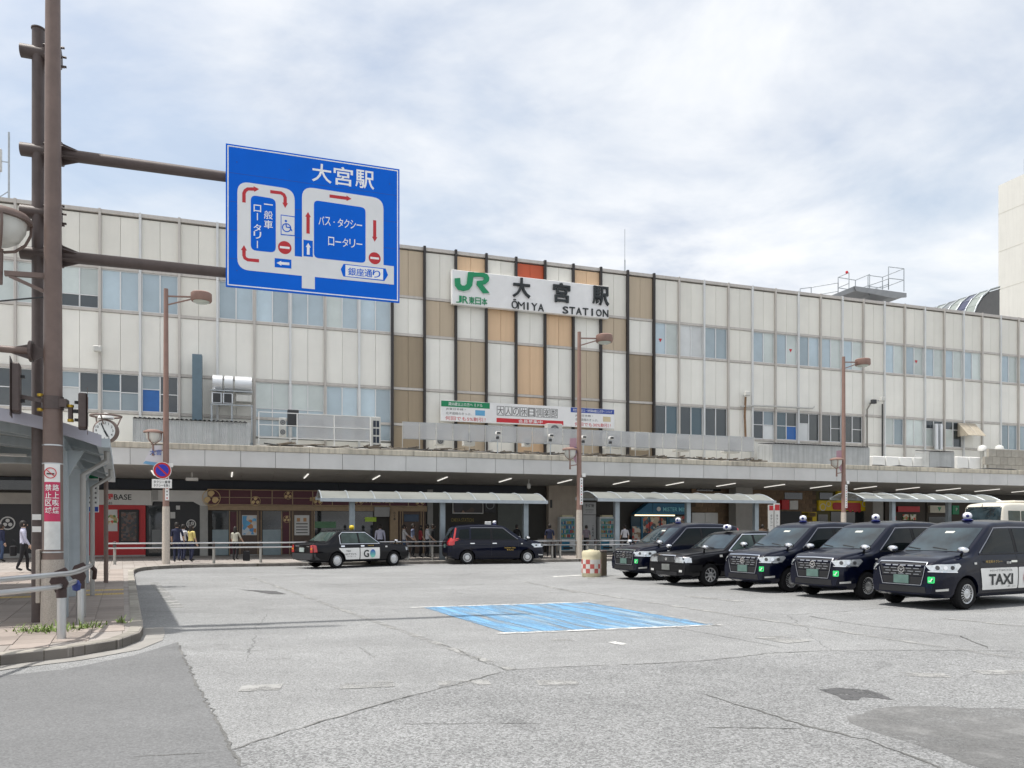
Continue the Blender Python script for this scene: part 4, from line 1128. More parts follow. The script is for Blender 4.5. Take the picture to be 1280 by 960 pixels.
# ducts left of the fence
o = fthing('duct_assembly', 'silver ventilation ducts on a frame beside a tall blue grey duct', 'ducts', FU(266, 41.2), 41.2, CT)
M_duct = mat('silver_duct', (.66, .68, .70), .35, .6, .05); M_bduct = mat('blue_grey_duct', (.13, .19, .23), .5, .1, .08)
zl = FZ(290, 500, 41.2) - CT; zh = FZ(290, 472, 41.2) - CT
for i, (x0, x1) in enumerate(((0.0, .46), (.55, .95), (1.05, 1.85))):
    MB().cyl((x0, .1, (zl + zh) / 2 + .25), (x1, .1, (zl + zh) / 2 + .25), .42, n=20).build('round_duct', M_duct, o, 40)
for x in (.2, .72): 
    q = MB().cbox(x - .24, x + .24, -.35, .2, zl - .25, zl + .30, .03).build('fan_box', M_duct, o); MB().box(x - .18, x + .18, -.365, -.352, zl - .2, zl + .25).build('louvre', M_dark, q)
MB().cbox(1.1, 1.85, -.3, .3, zl - .1, zl + .25, .02).build('plenum', M_ac, o)
for x in (-.05, .9, 1.85):
    for y in (-.3, .4): MB().box(x - .03, x + .03, y - .03, y + .03, 0, zl - .3).build('frame_leg', M_galv, o)
for z in (zl - .3, zl + .4): MB().box(-.1, 1.9, -.36, -.30, z - .025, z + .025).build('frame_rail', M_galv, o)
MB().box(-.95, -.50, -.1, .4, .2, FZ(260, 444, 41.2) - CT).build('tall_duct', M_bduct, o)
MB().box(-1.0, 1.9, .1, .5, .1, .55).build('base_duct', M_bduct, o)
# white tubular fence with mesh
def meshmat(name, col, a):
    ma = mat(name, col, .5, 0, 0)
    t = ma.node_tree; b = t.nodes['Principled BSDF']
    tcn = t.nodes.new('ShaderNodeTexCoord'); ch = t.nodes.new('ShaderNodeTexChecker'); ch.inputs['Scale'].default_value = 30
    ch.inputs['Color1'].default_value = (a, a, a, 1); ch.inputs['Color2'].default_value = (a * .7, a * .7, a * .7, 1)
    t.links.new(tcn.outputs['Object'], ch.inputs['Vector']); t.links.new(ch.outputs[0], b.inputs['Alpha'])
    return ma
M_mesh = meshmat('perforated_mesh', (.54, .55, .56), .72)
def fence(name, label, px0, px1, py0, py1, v, npan, open_first=0, soft=False):
    a, b, z0, z1 = ebox(px0, px1, py0, py1, v)
    o = fthing(name, label, 'fence', a, v, CT); L_ = b - a; z0 -= CT; z1 -= CT; pw = L_ / npan
    for i in range(npan + 1): MB().box(i * pw - (.015 if soft else .025), i * pw + (.015 if soft else .025), *((-.02, -.001) if soft else (-.03, .03)), 0, z1).build('post', M_ac if soft else M_white, o)
    for z in (z0, (z0 + z1) / 2, z1): MB().box(0, L_, *((.052, .07) if soft else (-.045, -.031)), z - .02, z + .02).build('rail', M_galv if soft else M_white, o)
    for i in range(npan):
        if i >= open_first: MB().box(i * pw + .03, (i + 1) * pw - .03, .0, .008, z0, z1).build('mesh_panel', M_mesh, o)
    return o
fence('plant_fence', 'white tubular fence with open left bay and mesh panels round air conditioners', 323.5, 463, 518, 549, 39.6, 3, 1)
fence('plant_fence', 'long translucent mesh fence on the canopy below the coloured bays', 503, 943, 537, 556, 39.0, 24, 0, True)
def acunit(px0, px1, py0, py1, v, label, dark=False, fan=True, dep=.45):
    a, b, z0, z1 = ebox(px0, px1, py0, py1, v)
    o = fthing('air_conditioner', label, 'air conditioner', a, v, max(z0, CT)); L_, H = b - a, z1 - max(z0, CT)
    o['group'] = 'air conditioner units on the canopy'
    MB().cbox(0, L_, 0, dep, 0, H, .02).build('casing', M_dark if dark else M_ac, o)
    if fan:
        nf = 2 if H > L_ * 1.4 else 1
        for i in range(nf):
            zc = H * (i + .5) / nf; rr = min(L_, H / nf) * .38
            g_ = MB(); g_.prism(circ(L_ / 2, zc, rr, 18), -.012, -.001); q = g_.build('fan_grille', mat('grille_grey', (.14, .15, .16), .6), o)
            r2 = MB(); ringm(r2, L_ / 2, zc, rr * .45, rr * .52, -.02, -.012, 16); r2.build('grille_ring', M_ac, q)
    return o
for args in [(359.5, 373.5, 512, 532, 40.2, 'tall dark air conditioner behind the open fence bay', True, False), (349, 358, 522, 546, 40.2, 'white air conditioner with round duct in the open fence bay'), (383, 410, 520, 547, 40.2, 'wide air conditioner behind the white mesh panels'),
             (417, 428, 520, 548, 40.2, 'narrow air conditioner behind the second mesh panel'), (440, 457, 521, 549, 40.2, 'air conditioner behind the last white mesh panel'),
             (545, 556, 536, 556, 40.2, 'air conditioner behind the left end of the long mesh fence'), (580, 594, 538, 557, 40.2, 'second air conditioner from the left behind the long mesh fence'), (655, 664, 546, 558, 40.2, 'low air conditioner behind the middle of the long mesh fence'),
             (684, 703, 529.5, 545, 40.6, 'air conditioner showing above the mesh fence under the banner'), (757, 778, 541, 560, 40.2, 'air conditioner behind the mesh fence right of the lamp post'), (793, 812, 540, 562, 40.2, 'air conditioner behind the mesh fence below the brown bay'), (845, 862, 546, 564, 40.2, 'air conditioner behind the mesh fence below the dark windows'), (905, 925, 549, 566, 40.2, 'air conditioner at the right end of the long mesh fence')]:
    acunit(*args)
a, b, z0, z1 = ebox(464, 476, 521, 550, 39.8)
o = fthing('slotted_unit', 'white condenser unit with black slotted side right of the white fence', 'air conditioner', a, 39.8, CT); H = z1 - CT
MB().cbox(0, b - a, 0, .9, .05, H, .02).build('casing', M_ac, o); MB().box(-.02, b - a + .02, -.02, .6, 0, .05).build('foot', M_black, o)
for i in range(4):
    for j in range(2): MB().box(.10 + j * .17, .24 + j * .17, -.01, .0, .18 + i * (H - .3) / 4, .18 + (i + .8) * (H - .3) / 4).build('slot', mat('slot_blue', (.01, .02, .04), .4), o)
# flood lights on arms
for i, (px, py) in enumerate(((622, 545), (688, 548), (729, 550), (763, 551))):
    u = FU(px, 38.6); z = FZ(px, py, 38.6)
    o = fthing('flood_light', ('leftmost', 'second', 'third', 'rightmost')[i] + ' of the four white flood lights on the mesh fence', 'flood light', u, 38.6, CT); o['group'] = 'flood lights along the mesh fence'
    zz_ = z - CT
    MB().bar((-.55, -.5, zz_ - .35), (0, 0, zz_ - .2), .04, .04).build('arm', M_galv, o); MB().cyl((0, 0, 0), (0, 0, zz_ + .05), .03, n=8).build('stem', M_galv, o)
    q = MB(); q.cbox(-.13, .13, -.20, .05, zz_ + .07, zz_ + .22, .03); q.build('head', M_white, o); MB().box(-.10, .10, -.215, -.201, zz_ + .09, zz_ + .20).build('lens', M_dark, o)
    MB().cbox(-.08, .08, -.06, .06, zz_ - .16, zz_ - .02, .02).build('driver_box', M_dark, o)
# pipe runs along the canopy edge
M_pipe = mat('pipe_grey', (.20, .19, .17), .6, .1, .15, 3); M_pipeb = mat('pipe_black', (.05, .05, .05), .6); M_pipew = mat('pipe_white', (.5, .5, .48), .6)
for i, (pa, pb, v, z, rad, m, lab) in enumerate([(320, 960, 38.55, .10, .05, M_pipe, 'grey pipe run lying along the canopy edge'), (330, 950, 38.75, .22, .035, M_pipeb, 'black cable run lying behind the grey pipe'), (340, 930, 38.95, .16, .06, M_pipew, 'pale lagged pipe lying under the mesh fence'), (1090, 1275, 38.6, .12, .06, M_pipeb, 'dark pipe run on the canopy right end')]):
    r = random.Random(i); ua_, ub_ = FU(pa, v), FU(pb, v); pts = []
    n_ = int((ub_ - ua_) / .7)
    for k in range(n_ + 1): pts.append((ua_ + (ub_ - ua_) * k / n_, r.uniform(-.10, .10), z + r.uniform(-.05, .06)))
    t_ = MB().tube(pts, rad, 6).build('pipe_run', m, None, 60); put(t_, 0, v, CT); tag(t_, lab, 'pipe')
jb = MB(); r = random.Random(9)
for k in range(320):
    u = r.uniform(FU(325, 38.8), FU(955, 38.8)); v = r.uniform(-.35, .3); z = r.uniform(.02, .3); l_ = r.uniform(.15, .8); a = r.choice((0, 0, 1.57, .4, -.5))
    jb.cyl((u, v, z), (u + l_ * math.cos(a), v + l_ * math.sin(a) * .6, z + r.uniform(-.02, .1)), r.uniform(.015, .045), n=5)
o = jb.build('pipe_tangle', mat('pipe_mixed', (.13, .11, .085), .7, 0, .6, 1.3), kind='stuff'); put(o, 0, 38.8, CT); o['label'] = 'tangle of short pipes and brackets along the canopy edge'; o['category'] = 'pipes'
# right-hand parapets, block wall, awning, ducts
a, b, z0, z1 = ebox(1236, 1292, 562, 583, 39.4)
o = fthing('block_wall', 'low concrete block wall on the canopy at the right edge', 'wall', a, 39.4, CT); H = z1 - CT
bmm = MB().cbox(.006, .694, 0, .2, .006, H / 3 - .006, .008).mesh('block', mat('block_concrete', (.36, .34, .30), .9, 0, .12, 4, ov=.1))
for j in range(3):
    for i in range(int((b - a) / .7) + 1): link('block', bmm, o, (i * .7 - (.35 if j % 2 else 0), 0, j * H / 3))
for px0, px1, lab in ((1090, 1158, 'white tank boxes in a row on the canopy right of the shed'), (1196, 1226, 'white tank boxes below the awning on the canopy')):
    a, b, z0, z1 = ebox(px0, px1, 571, 584, 39.8); o = fthing('tank_row', lab, 'tanks', a, 39.8, CT); n_ = max(2, int((b - a) / 1.1)); w_ = (b - a) / n_
    for i in range(n_): MB().cbox(i * w_ + .03, (i + 1) * w_ - .03, 0, .6, .1, z1 - CT, .04).build('tank', M_white, o)
    MB().box(0, b - a, -.1, .7, 0, .1).build('plinth', M_concrete, o)
a, b, z0, z1 = ebox(1206, 1240, 528, 545, 41.3)
o = fthing('awning', 'beige sloping sheet awning over a facade window at the right', 'awning', a, 41.3, z0); H = z1 - z0; L_ = b - a
La = L_ * .64; M_aw = mat('awning_beige', (.42, .37, .29), .6, .1, .1, 2, streak=.25)
MB().add([(0, -.3, 0), (La, -.3, 0), (La, .58, H), (0, .58, H), (0, -.3, -.03), (La, -.3, -.03), (La, .58, H - .03), (0, .58, H - .03)], [(0, 1, 2, 3), (7, 6, 5, 4), (0, 4, 5, 1), (1, 5, 6, 2), (3, 7, 4, 0)]).build('sheet', M_aw, o)
MB().add([(0, -.3, -.03), (0, .58, H - .03), (0, .58, -.03), (.02, -.3, -.03), (.02, .58, H - .03), (.02, .58, -.03)], [(0, 1, 2), (5, 4, 3)]).build('side_cheek', M_aw, o)
MB().bar((La / 2, -.31, .01), (La / 2, .57, H + .02), .03, .02).build('seam', M_mul, o)
for px, lab in ((1228, 'left white mushroom vent by the block wall'), (1249, 'right white mushroom vent on the block wall')):
    u = FU(px, 40); z = FZ(px, 562, 40); o = fthing('roof_vent', lab, 'vent', u, 40, CT); o['group'] = 'mushroom vents on the canopy'
    MB().cyl((0, 0, 0), (0, 0, z - CT), .1, n=10).build('pipe', M_ac, o); MB().lathe([(.02, .42), (.24, .34), (.30, .16), (.28, 0), (0, 0)], 16, Matrix.Translation((0, 0, z - CT - .1))).build('cowl', M_white, o, 50)
# wall mounted pipes, lamps and boxes on the facade
def wall_pipe(label, pts, v, r_, m, name='wall_pipe'):
    P = [(FU(x, v), 0, FZ(x, y, v)) for x, y in pts]
    o = MB().tube(P, r_, 7).build(name, m, None, 50); put(o, 0, v, 0); return tag(o, label, 'pipe')
wall_pipe('white pipe running along the facade above the right windows', [(926, 508), (945, 507), (990, 509), (1016, 510.5), (1018, 508)], 41.8, .05, M_pipew)
wall_pipe('rusty brown pipe down the facade beside the white junction box', [(932, 496), (931, 520), (932, 548)], 41.8, .07, mat('rust', (.22, .13, .07), .8, 0, .3, 4))
wall_pipe('dark conduit rising to the lamp on the right facade', [(1084, 580), (1084, 512), (1089, 503)], 41.8, .05, M_pipe); wall_pipe('dark downpipe right of the facade lamp', [(1103, 505), (1103, 580)], 41.8, .05, M_pipeb)
for px in (1170.5, 1176): wall_pipe(('left' if px < 1173 else 'right') + ' silver flue pipe up the right facade window', [(px, 530), (px, 562)], 41.7, .14, M_duct)
for px, py, lab, nm in ((1092, 502, 'square wall lamp on the right facade', 'wall_lamp'), (934, 492, 'white junction box on the facade above the rusty pipe', 'junction_box'), (122, 436, 'small wall lamp on the left facade above the clock', 'wall_lamp'), (1103, 499, 'white junction box at the head of the downpipe', 'junction_box')):
    u, z = FU(px, 41.6), FZ(px, py, 41.6); o = fthing(nm, lab, 'lamp' if 'lamp' in nm else 'box', u, 41.6, z)
    MB().cbox(-.18, .18, -.12, .12, -.14, .14, .03).build('housing', M_dark if px == 1092 else M_ac, o); MB().bar((0, .12, 0), (0, .40, -.05), .05, .05).build('bracket', M_galv, o)
# ================================================================== rooftop
o = fthing('roof_platform', 'steel roof platform with tubular hand rails above the right facade', 'platform', FU(1026, 46), 46, 16.95)
RV = 46; L_ = FU(1116, RV) - FU(1026, RV); zb_ = FZ(1070, 374, RV) - 16.95; zt_ = FZ(1070, 362.5, RV) - 16.95
M_plat = mat('platform_steel', (.30, .31, .32), .6, .2, .1, 2)
def PF(px, py): return FU(px, RV) - FU(1026, RV), FZ(px, py, RV) - 16.95
MB().prism([PF(1020, 377), PF(1052, 364), PF(1076, 366.5), PF(1076, 371), PF(1054, 369.5), PF(1030, 378)], -1.2, 1.6).build('deck', M_plat, o)
MB().prism([PF(1052, 364), PF(1116, 372.5), PF(1116, 377.5), PF(1098, 378.5), PF(1080, 374.5), PF(1054, 370)], -1.3, -1.201).build('edge_beam', M_plat, o)
MB().prism([PF(1076.5, 367), PF(1116, 372.5), PF(1116, 376), PF(1098, 377), PF(1076.5, 371)], -1.2, 1.6).build('deck', M_plat, o)
for x in (1.2, L_ - 1.6): MB().box(x - .12, x + .12, .2, .5, -.2, zb_ - .1).build('leg', M_plat, o)
def rail(pts, up=1.0, mid=True):
    for p in pts: MB().cyl(p, (p[0], p[1], p[2] + up), .035, n=6).build('rail_post', M_galv, o)
    for z in ((up, up * .5) if mid else (up,)): MB().tube([(p[0], p[1], p[2] + z) for p in pts], .03, 6).build('hand_rail', M_galv, o)
hu = 1.25
rail([(-.6, 1.5, zb_ - .4), (.4, 1.5, zb_ - .2), (2.0, .5, zb_)], hu); rail([(2.0, -.6, zb_ + .1), (2.0, .5, zb_ + .1), (3.6, .5, zb_ + .05), (3.6, -.9, zb_ + .05)], hu * 1.25); rail([(3.6, -.9, zb_), (L_ - 1.5, -1.1, zt_ - .1)], .8); rail([(L_ - 1.5, -1.1, zt_ - .1), (L_ - .1, -1.15, zt_ - .1), (L_ - .1, .9, zt_ - .1), (L_ - 1.5, .9, zt_ - .1)], hu * 1.35)
MB().lathe([(0, .2), (.09, .16), (.10, .04), (.07, 0), (0, 0)], 12, Matrix.Translation((1.9, -.5, zb_ + hu * 1.3))).build('red_beacon', M_red, o)
# vaulted glass roof beyond
o = fthing('vaulted_roof', 'curved metal and glass vaulted roof seen behind the right end of the station', 'roof', FU(1175, 60), 60, 16.9)
M_va = mat('vault_grey', (.22, .24, .25), .35, .3, .06); M_vd = mat('vault_dark_glass', (.05, .055, .10), .12, spec=.6); M_vg = mat('vault_pane', (.26, .29, .27), .2)
o.location = W(62.9, 53.8, 19.5)
arc = [(4.0 * (1 - math.cos(R(a))), 4.8 * math.sin(R(a))) for a in (0, 12, 24, 36, 50, 66, 84)]
for j in range(8):
    y0, y1 = j * 1.15 + .04, (j + 1) * 1.15 - .04
    for i in range(6):
        (x0, z0), (x1, z1) = arc[i], arc[i + 1]
        MB().add([(x0, y0, z0), (x1, y0, z1 - .02), (x1, y1, z1 - .02), (x0, y1, z0), (x0 + .06, y0, z0 - .06), (x1 + .06, y0, z1 - .08), (x1 + .06, y1, z1 - .08), (x0 + .06, y1, z0 - .06)], [(0, 1, 2, 3), (7, 6, 5, 4), (0, 4, 5, 1), (2, 6, 7, 3)]).build('vault_panel', M_vd if j == 1 else (M_vg if j in (0, 2, 4) else M_va), o)
    MB().tube([(x - .03, j * 1.15, z + .03) for x, z in arc], .06, 6).build('rib', M_galv, o)
MB().prism([(.1, -2)] + [(x + .1, z - .15) for x, z in arc] + [(3.6, 4.4), (3.6, -2)], .06, .3).build('gable', mat('gable_dark', (.16, .16, .16), .8), o)
# white tower block
TV = 64.0; TU = FU(1248, TV); zt_ = FZ(1248, 232, TV)
o = fthing('white_tower', 'plain cream tower block rising at the right edge', 'building', TU, 44, 0)
M_cream = mat('cream_wall', (.66, .65, .605), .75, 0, .03, .5, streak=.05)
MB().box(0, 24, 0, TV - 44, 0, zt_).build('wall', M_cream, o)
for i in range(9): MB().box(-.012, -.002, 0, TV - 44, 3 + i * 4.2, 3.04 + i * 4.2).build('joint', mat('joint_cream', (.56, .54, .47), .8), o)
for y in (15.2, 17.4): MB().cyl((.6, y, zt_), (.6, y, zt_ + 1.9), .06, n=6).build('rail_post', M_galv, o)
MB().cyl((.6, 4, zt_ + 1.85), (.6, 17.4, zt_ + 1.85), .05, n=6).build('hand_rail', M_galv, o); MB().cyl((.6, 4, zt_ + 1.0), (.6, 17.4, zt_ + 1.0), .05, n=6).build('hand_rail', M_galv, o)
# antennas
o = fthing('lightning_rod', 'thin rooftop rod rising above the coloured bays', 'antenna', FU(781, 42.6), 42.6, 16.9)
MB().cyl((0, 0, 0), (0, 0, 1.2), .05, n=6).build('base_pole', M_galv, o); MB().cyl((0, 0, 1.2), (0, 0, 3.1), .02, n=6).build('rod', M_galv, o)
o = fthing('antenna_mast', 'lattice antenna mast with panel aerial at the left roof edge', 'antenna', FU(5, 46), 46, 16.9)
zt_ = FZ(10, 165, 46) - 16.9
MB().cyl((.22, 0, 0), (.22, 0, zt_), .05, n=6).build('mast', M_galv, o)
for i in range(4): MB().cyl((-.35, 0, i * .55), (.22, 0, i * .55 + .5), .025, n=5).build('brace', M_galv, o)
MB().cyl((-.4, 0, 0), (-.15, 0, zt_ * .75), .04, n=6).build('leg', M_galv, o); MB().cbox(-.35, -.10, -.1, .1, zt_ * .6, zt_ * .82, .02).build('panel_aerial', M_ac, o); MB().bar((-.2, 0, zt_ * .7), (.22, 0, zt_ * .7), .04, .04).build('bracket', M_galv, o)

# ================================================================== direction sign on its post
PB = Vector((-7.37, 11.95, 0))               # post base
ps = thing('sign_post', 'brown steel post with two long arms carrying the blue direction sign', 'sign post', (PB.x, PB.y, PZ), ANG)
PH = 9.35 - PZ
MB().cyl((0, 0, 0), (0, 0, PH), .095, .088, 20).build('post', M_brown2, ps, 40)
MB().cyl((0, 0, PH), (0, 0, PH + .02), .10, .10, 20).build('cap', M_brown2, ps)
AZ = [EYE + (660 - 191) * 12 / 960 - PZ, EYE + (660 - 319) * 12 / 960 - PZ]
def flange(z, arm):
    MB().cyl((-.24, 0, z), (.10, 0, z), .10, .10, 16).build('stub', M_brown2, ps, 40)
    f = MB()
    for a in range(0, 360, 60):
        M_ = Matrix.Translation((0, 0, z)) @ Matrix.Rotation(R(a), 4, 'X')
        f.prism([(.10, .05), (.30, .05), (.30, .17), (.10, .17)], -.008, .008, M_)
    f.cyl((.27, 0, z), (.30, 0, z), .18, .18, 20)
    if arm:
        f.cyl((.305, 0, z), (.335, 0, z), .18, .18, 20)
        for a in range(0, 360, 60):
            M_ = Matrix.Translation((0, 0, z)) @ Matrix.Rotation(R(a), 4, 'X')
            f.prism([(.335, .07), (.62, .07), (.335, .17)], -.008, .008, M_)
    f.build('flange', M_brown2, ps)
    for a in range(30, 390, 60): MB().cyl((.25, .15 * math.cos(R(a)), z + .15 * math.sin(R(a))), (.36, .15 * math.cos(R(a)), z + .15 * math.sin(R(a))), .018, n=6).build('bolt', M_brown2, ps)
for z in AZ:
    flange(z, True); MB().cyl((.335, 0, z), (5.45, 0, z), .092, .072, 18).build('arm', M_brown2, ps, 40)
flange(EYE + (660 - 69) * 12 / 960 - PZ, False); flange(EYE + (660 - 268) * 12 / 960 - PZ, False)
for py, w_ in ((645, .09), (660, .08)): MB().box(-.06, .06, -.105, -.09, EYE + (660 - py - 5) * .0125 - PZ, EYE + (660 - py + 2) * .0125 - PZ).build('sticker', M_white, ps)
# the sign plate
def along(px):          # distance along the arm from the post for picture column px
    t = (px - 640) / 960
    return (PB.y * t - PB.x) / (cA - sA * t)
sx0, sx1 = along(282.5), along(498)
dd = PB.y + sA * sx0
pz1 = EYE + (660 - 183) * dd / 960; pz0 = EYE + (660 - 360.5) * dd / 960
off = .11
sgn = thing('direction_sign', 'large blue direction sign with white road loops and Japanese lettering', 'sign', Vector((PB.x, PB.y, 0)) + Vector((cA * sx0 + sA * off, sA * sx0 - cA * off, pz0)), ANG)
SW_, SH_ = sx1 - sx0, pz1 - pz0
M_sgrey = mat('sign_reflective_white', (.74, .75, .76), .4, 0, .04, 2); M_sgw = mat('sign_letter_white', (.84, .85, .86), .4); M_sred = mat('sign_red', (.50, .015, .025), .4)
MB().box(0, SW_, 0, .03, 0, SH_).build('plate', M_blue, sgn)
bd = MB(); e = .018; i_ = .025
for (a, b, c, d) in ((i_, SW_ - i_, SH_ - i_ - e, SH_ - i_), (i_, SW_ - i_, i_, i_ + e), (i_, i_ + e, i_ + e, SH_ - i_ - e), (SW_ - i_ - e, SW_ - i_, i_ + e, SH_ - i_ - e)): bd.box(a, b, -.002, 0, c, d)
bd.build('border', M_sgw, sgn)
for fz in (.20, .40, .60, .80): MB().box(.045, SW_ - .045, -.0012, 0, SH_ * fz - .004, SH_ * fz + .004).build('sheet_seam', mat('seam_blue', (.0, .07, .42), .5), sgn)
for fx in (.06, .35, .65, .94):
    for fz in (.12, .5, .88): MB().cyl((SW_ * fx, -.003, SH_ * fz), (SW_ * fx, 0, SH_ * fz), .012, n=8).build('rivet', mat('seam_blue', (.0, .07, .42), .5), sgn)
for z in (AZ[0] + PZ - pz0, AZ[1] + PZ - pz0): MB().box(.1, SW_ - .1, .03, .075, z - .05, z + .05).build('back_rail', M_galv, sgn)
def SG(x, y):           # picture reading -> plate coordinates
    q = (x - 50) / 948.0
    yt = 55 + 130 * q; yb = 828 + 77 * q
    # mild foreshortening along the plate
    g = q / (q + (1 - q) * 1.068)
    return g * SW_, (1 - (y - yt) / (yb - yt)) * SH_
def sp(name, pts, m, y, r_=0, parent=None):
    P = [SG(*p) for p in pts]
    if r_: P = roundpoly(P, r_)
    return MB().prism(P, y, y + .0019).build(name, m, parent or sgn)
lo_ = [0] * 30
P = [SG(*p) for p in [(113, 258), (425, 301), (425, 660), (465, 664), (465, 283), (910, 345), (910, 703), (967, 709), (967, 808), (535, 771), (535, 838), (464, 832), (464, 766), (113, 735)]]
MB().prism(roundpoly(P, [.19, .19, 0, 0, .19, .19, 0, 0, 0, 0, 0, 0, 0, .19], 6), -.004, -.002).build('road_diagram', M_sgrey, sgn)
sp('inner_block', [(186, 333), (322, 353), (322, 643), (186, 631)], M_blue, -.006, .09); sp('inner_block', [(530, 357), (812, 395), (812, 694), (530, 668)], M_blue, -.006, .08)
def arrow(pts, wd, head, m=M_sred, y=-.006):
    Q = [Vector(SG(*p)) for p in pts]; L_, R_ = [], []
    for i, p in enumerate(Q):
        d0 = (Q[i] - Q[i - 1]).normalized() if i else (Q[1] - Q[0]).normalized(); d1 = (Q[i + 1] - Q[i]).normalized() if i < len(Q) - 1 else d0
        d = (d0 + d1).normalized(); n_ = Vector((-d.y, d.x)); L_.append(p + n_ * wd / 2); R_.append(p - n_ * wd / 2)
    d = (Q[-1] - Q[-2]).normalized(); n_ = Vector((-d.y, d.x))
    poly = L_ + [Q[-1] + n_ * head * .55, Q[-1] + d * head, Q[-1] - n_ * head * .55] + R_[::-1]
    MB().prism([(p.x, p.y) for p in poly], y, y + .0018).build('arrow', m, sgn)
arrow([(149, 374), (149, 325), (156, 310), (170, 301), (203, 301)], .055, .085); arrow([(292, 314), (350, 320), (366, 330), (373, 345), (373, 374)], .055, .085); arrow([(231, 688), (170, 683), (154, 674), (149, 660), (149, 632)], .055, .085)
arrow([(615, 334), (708, 345)], .055, .085); arrow([(498, 538), (498, 448)], .055, .085); arrow([(862, 462), (862, 552)], .055, .085)
def noentry(x, y, rr):
    cx_, cz_ = SG(x, y); MB().prism(circ(cx_, cz_, rr, 28), -.006, -.004).build('no_entry_disc', M_sred, sgn); MB().box(cx_ - rr * .72, cx_ + rr * .72, -.008, -.006, cz_ - rr * .17, cz_ + rr * .17).build('no_entry_bar', M_sgw, sgn)
noentry(371, 615, .11); noentry(862, 667, .105)
for pts, ap in (([(473, 571), (524, 577), (524, 664), (473, 660)], [(499, 652), (499, 612)]), ([(316, 672), (407, 680), (407, 728), (316, 721)], [(396, 703), (352, 700)])):
    sp('arrow_plate', pts, M_blue, -.006); arrow(ap, .045, .075, M_sgw, -.008)
# wheelchair plate
sp('wheelchair_plate', [(349, 437), (425, 446), (425, 553), (349, 547)], M_blue, -.006); sp('wheelchair_plate', [(353, 442), (424, 451), (424, 548), (353, 542)], M_sgrey, -.0075)
cx_, cz_ = SG(381, 508); wc = MB(); ringm(wc, cx_, cz_, .058, .076, -.0095, -.0076, 20); wc.build('wheelchair_symbol', M_blue, sgn)
MB().prism(circ(*SG(377, 472), .020, 12), -.0095, -.0076).build('wheelchair_symbol', M_blue, sgn)
arrow([(377, 484), (380, 505), (399, 507), (408, 522)], .022, .022, M_blue, -.0095)
# street plate
sp('street_plate', [(676, 728), (692, 699), (922, 722), (935, 757), (915, 789), (690, 767)], M_blue, -.006); sp('street_plate', [(702, 704), (908, 725), (908, 783), (702, 765)], M_sgw, -.0075)
def slet(body, pts, h, m=M_sgw, wd=None, y=-.0082, bold=.02):
    for ch, (x, yy) in zip(body, pts):
        X, Z = SG(x, yy); lettering(ch, X, Z, h * (.14 if ch in 'ー一・' else 1), m, sgn, y, bold, 0, (wd or h) * (.22 if ch == '・' else 1), name='character')
def line(body, a, b, h, wd=None, m=M_sgw, bold=.018, y=-.0082):
    n_ = len(body); slet(body, [(a[0] + (b[0] - a[0]) * i / (n_ - 1), a[1] + (b[1] - a[1]) * i / (n_ - 1)) for i in range(n_)], h, m, wd, y, bold)
line('大宮駅', (573, 211), (808, 243), .32, .33, M_sgw, .028, -.003); line('バス・タクシー', (571, 467), (778, 490), .15, .095, bold=.012); line('ロータリー', (624, 578), (778, 592), .15, .10, bold=.012)
line('銀座通り', (738, 741), (872, 752), .135, .135, M_blue, .018, -.0095)
slet('一般車', [(282, 384), (282, 441), (282, 492)], .14, M_sgw, .14)
for ch, x, y in (('ロ', 222, 405), ('タ', 222, 510), ('リ', 222, 550)): slet(ch, [(x, y)], .12, M_sgw, .12)
for y in (450, 600): X, Z = SG(222, y); MB().box(X - .008, X + .008, -.0082, -.0072, Z - .06, Z + .06).build('character', M_sgw, sgn)
# ================================================================== big lighting column
C0 = Vector((-6.905, 11.55, PZ))
lc = thing('lighting_column', 'tall brown lighting column with pale granite effect foot and no smoking notices', 'lamp post', C0, ANG)
r0, r1 = .145, .088; CH = 12.0
def rz_(z): return r0 + (r1 - r0) * z / CH
M_gran = mat('granite_sleeve', (.40, .36, .32), .8, 0, .22, 60, .15, 80)
MB().cyl((0, 0, 1.0), (0, 0, CH), rz_(1.0), r1, 24).build('shaft', M_brown, lc, 40); MB().cyl((0, 0, 0), (0, 0, 1.0), r0 + .018, rz_(1.0) + .012, 24).build('foot_sleeve', M_gran, lc, 40)
def cz(py): return EYE + (660 - py) * C0.y / 960 - PZ
for py in (557, 690, 580): MB().cyl((0, 0, cz(py) - .01), (0, 0, cz(py) + .01), rz_(cz(py)) + .008, None, 24).build('band', M_steel, lc, 40)
def wrap(name, py0, py1, half, m, off_=.006, parent=None, a0=None):       # curved notice on the front of the shaft
    z0, z1 = cz(py1), cz(py0); b = MB(); n_ = 8; vs_ = []
    for z in (z0, z1):
        for i in range(n_ + 1):
            a = R(-90 + (a0 or 8) - half + 2 * half * i / n_); rr = rz_(z) + off_; vs_.append((rr * math.cos(a), rr * math.sin(a), z))
    b.add(vs_, [(i, i + 1, n_ + 2 + i, n_ + 1 + i) for i in range(n_)]); return b.build(name, m, parent or lc, 60)
M_pink = mat('notice_crimson', (.50, .03, .10), .5, 0, .06); M_paper = mat('crumpled_sheet', (.62, .63, .62), .4, 0, .08, 12, .5, 18)
wrap('notice', 580, 603, 46, M_white); wrap('notice', 603, 652, 46, M_pink, .007); wrap('notice', 652, 687, 46, M_paper, .008)
nx, ny = rz_(cz(600)) , 0
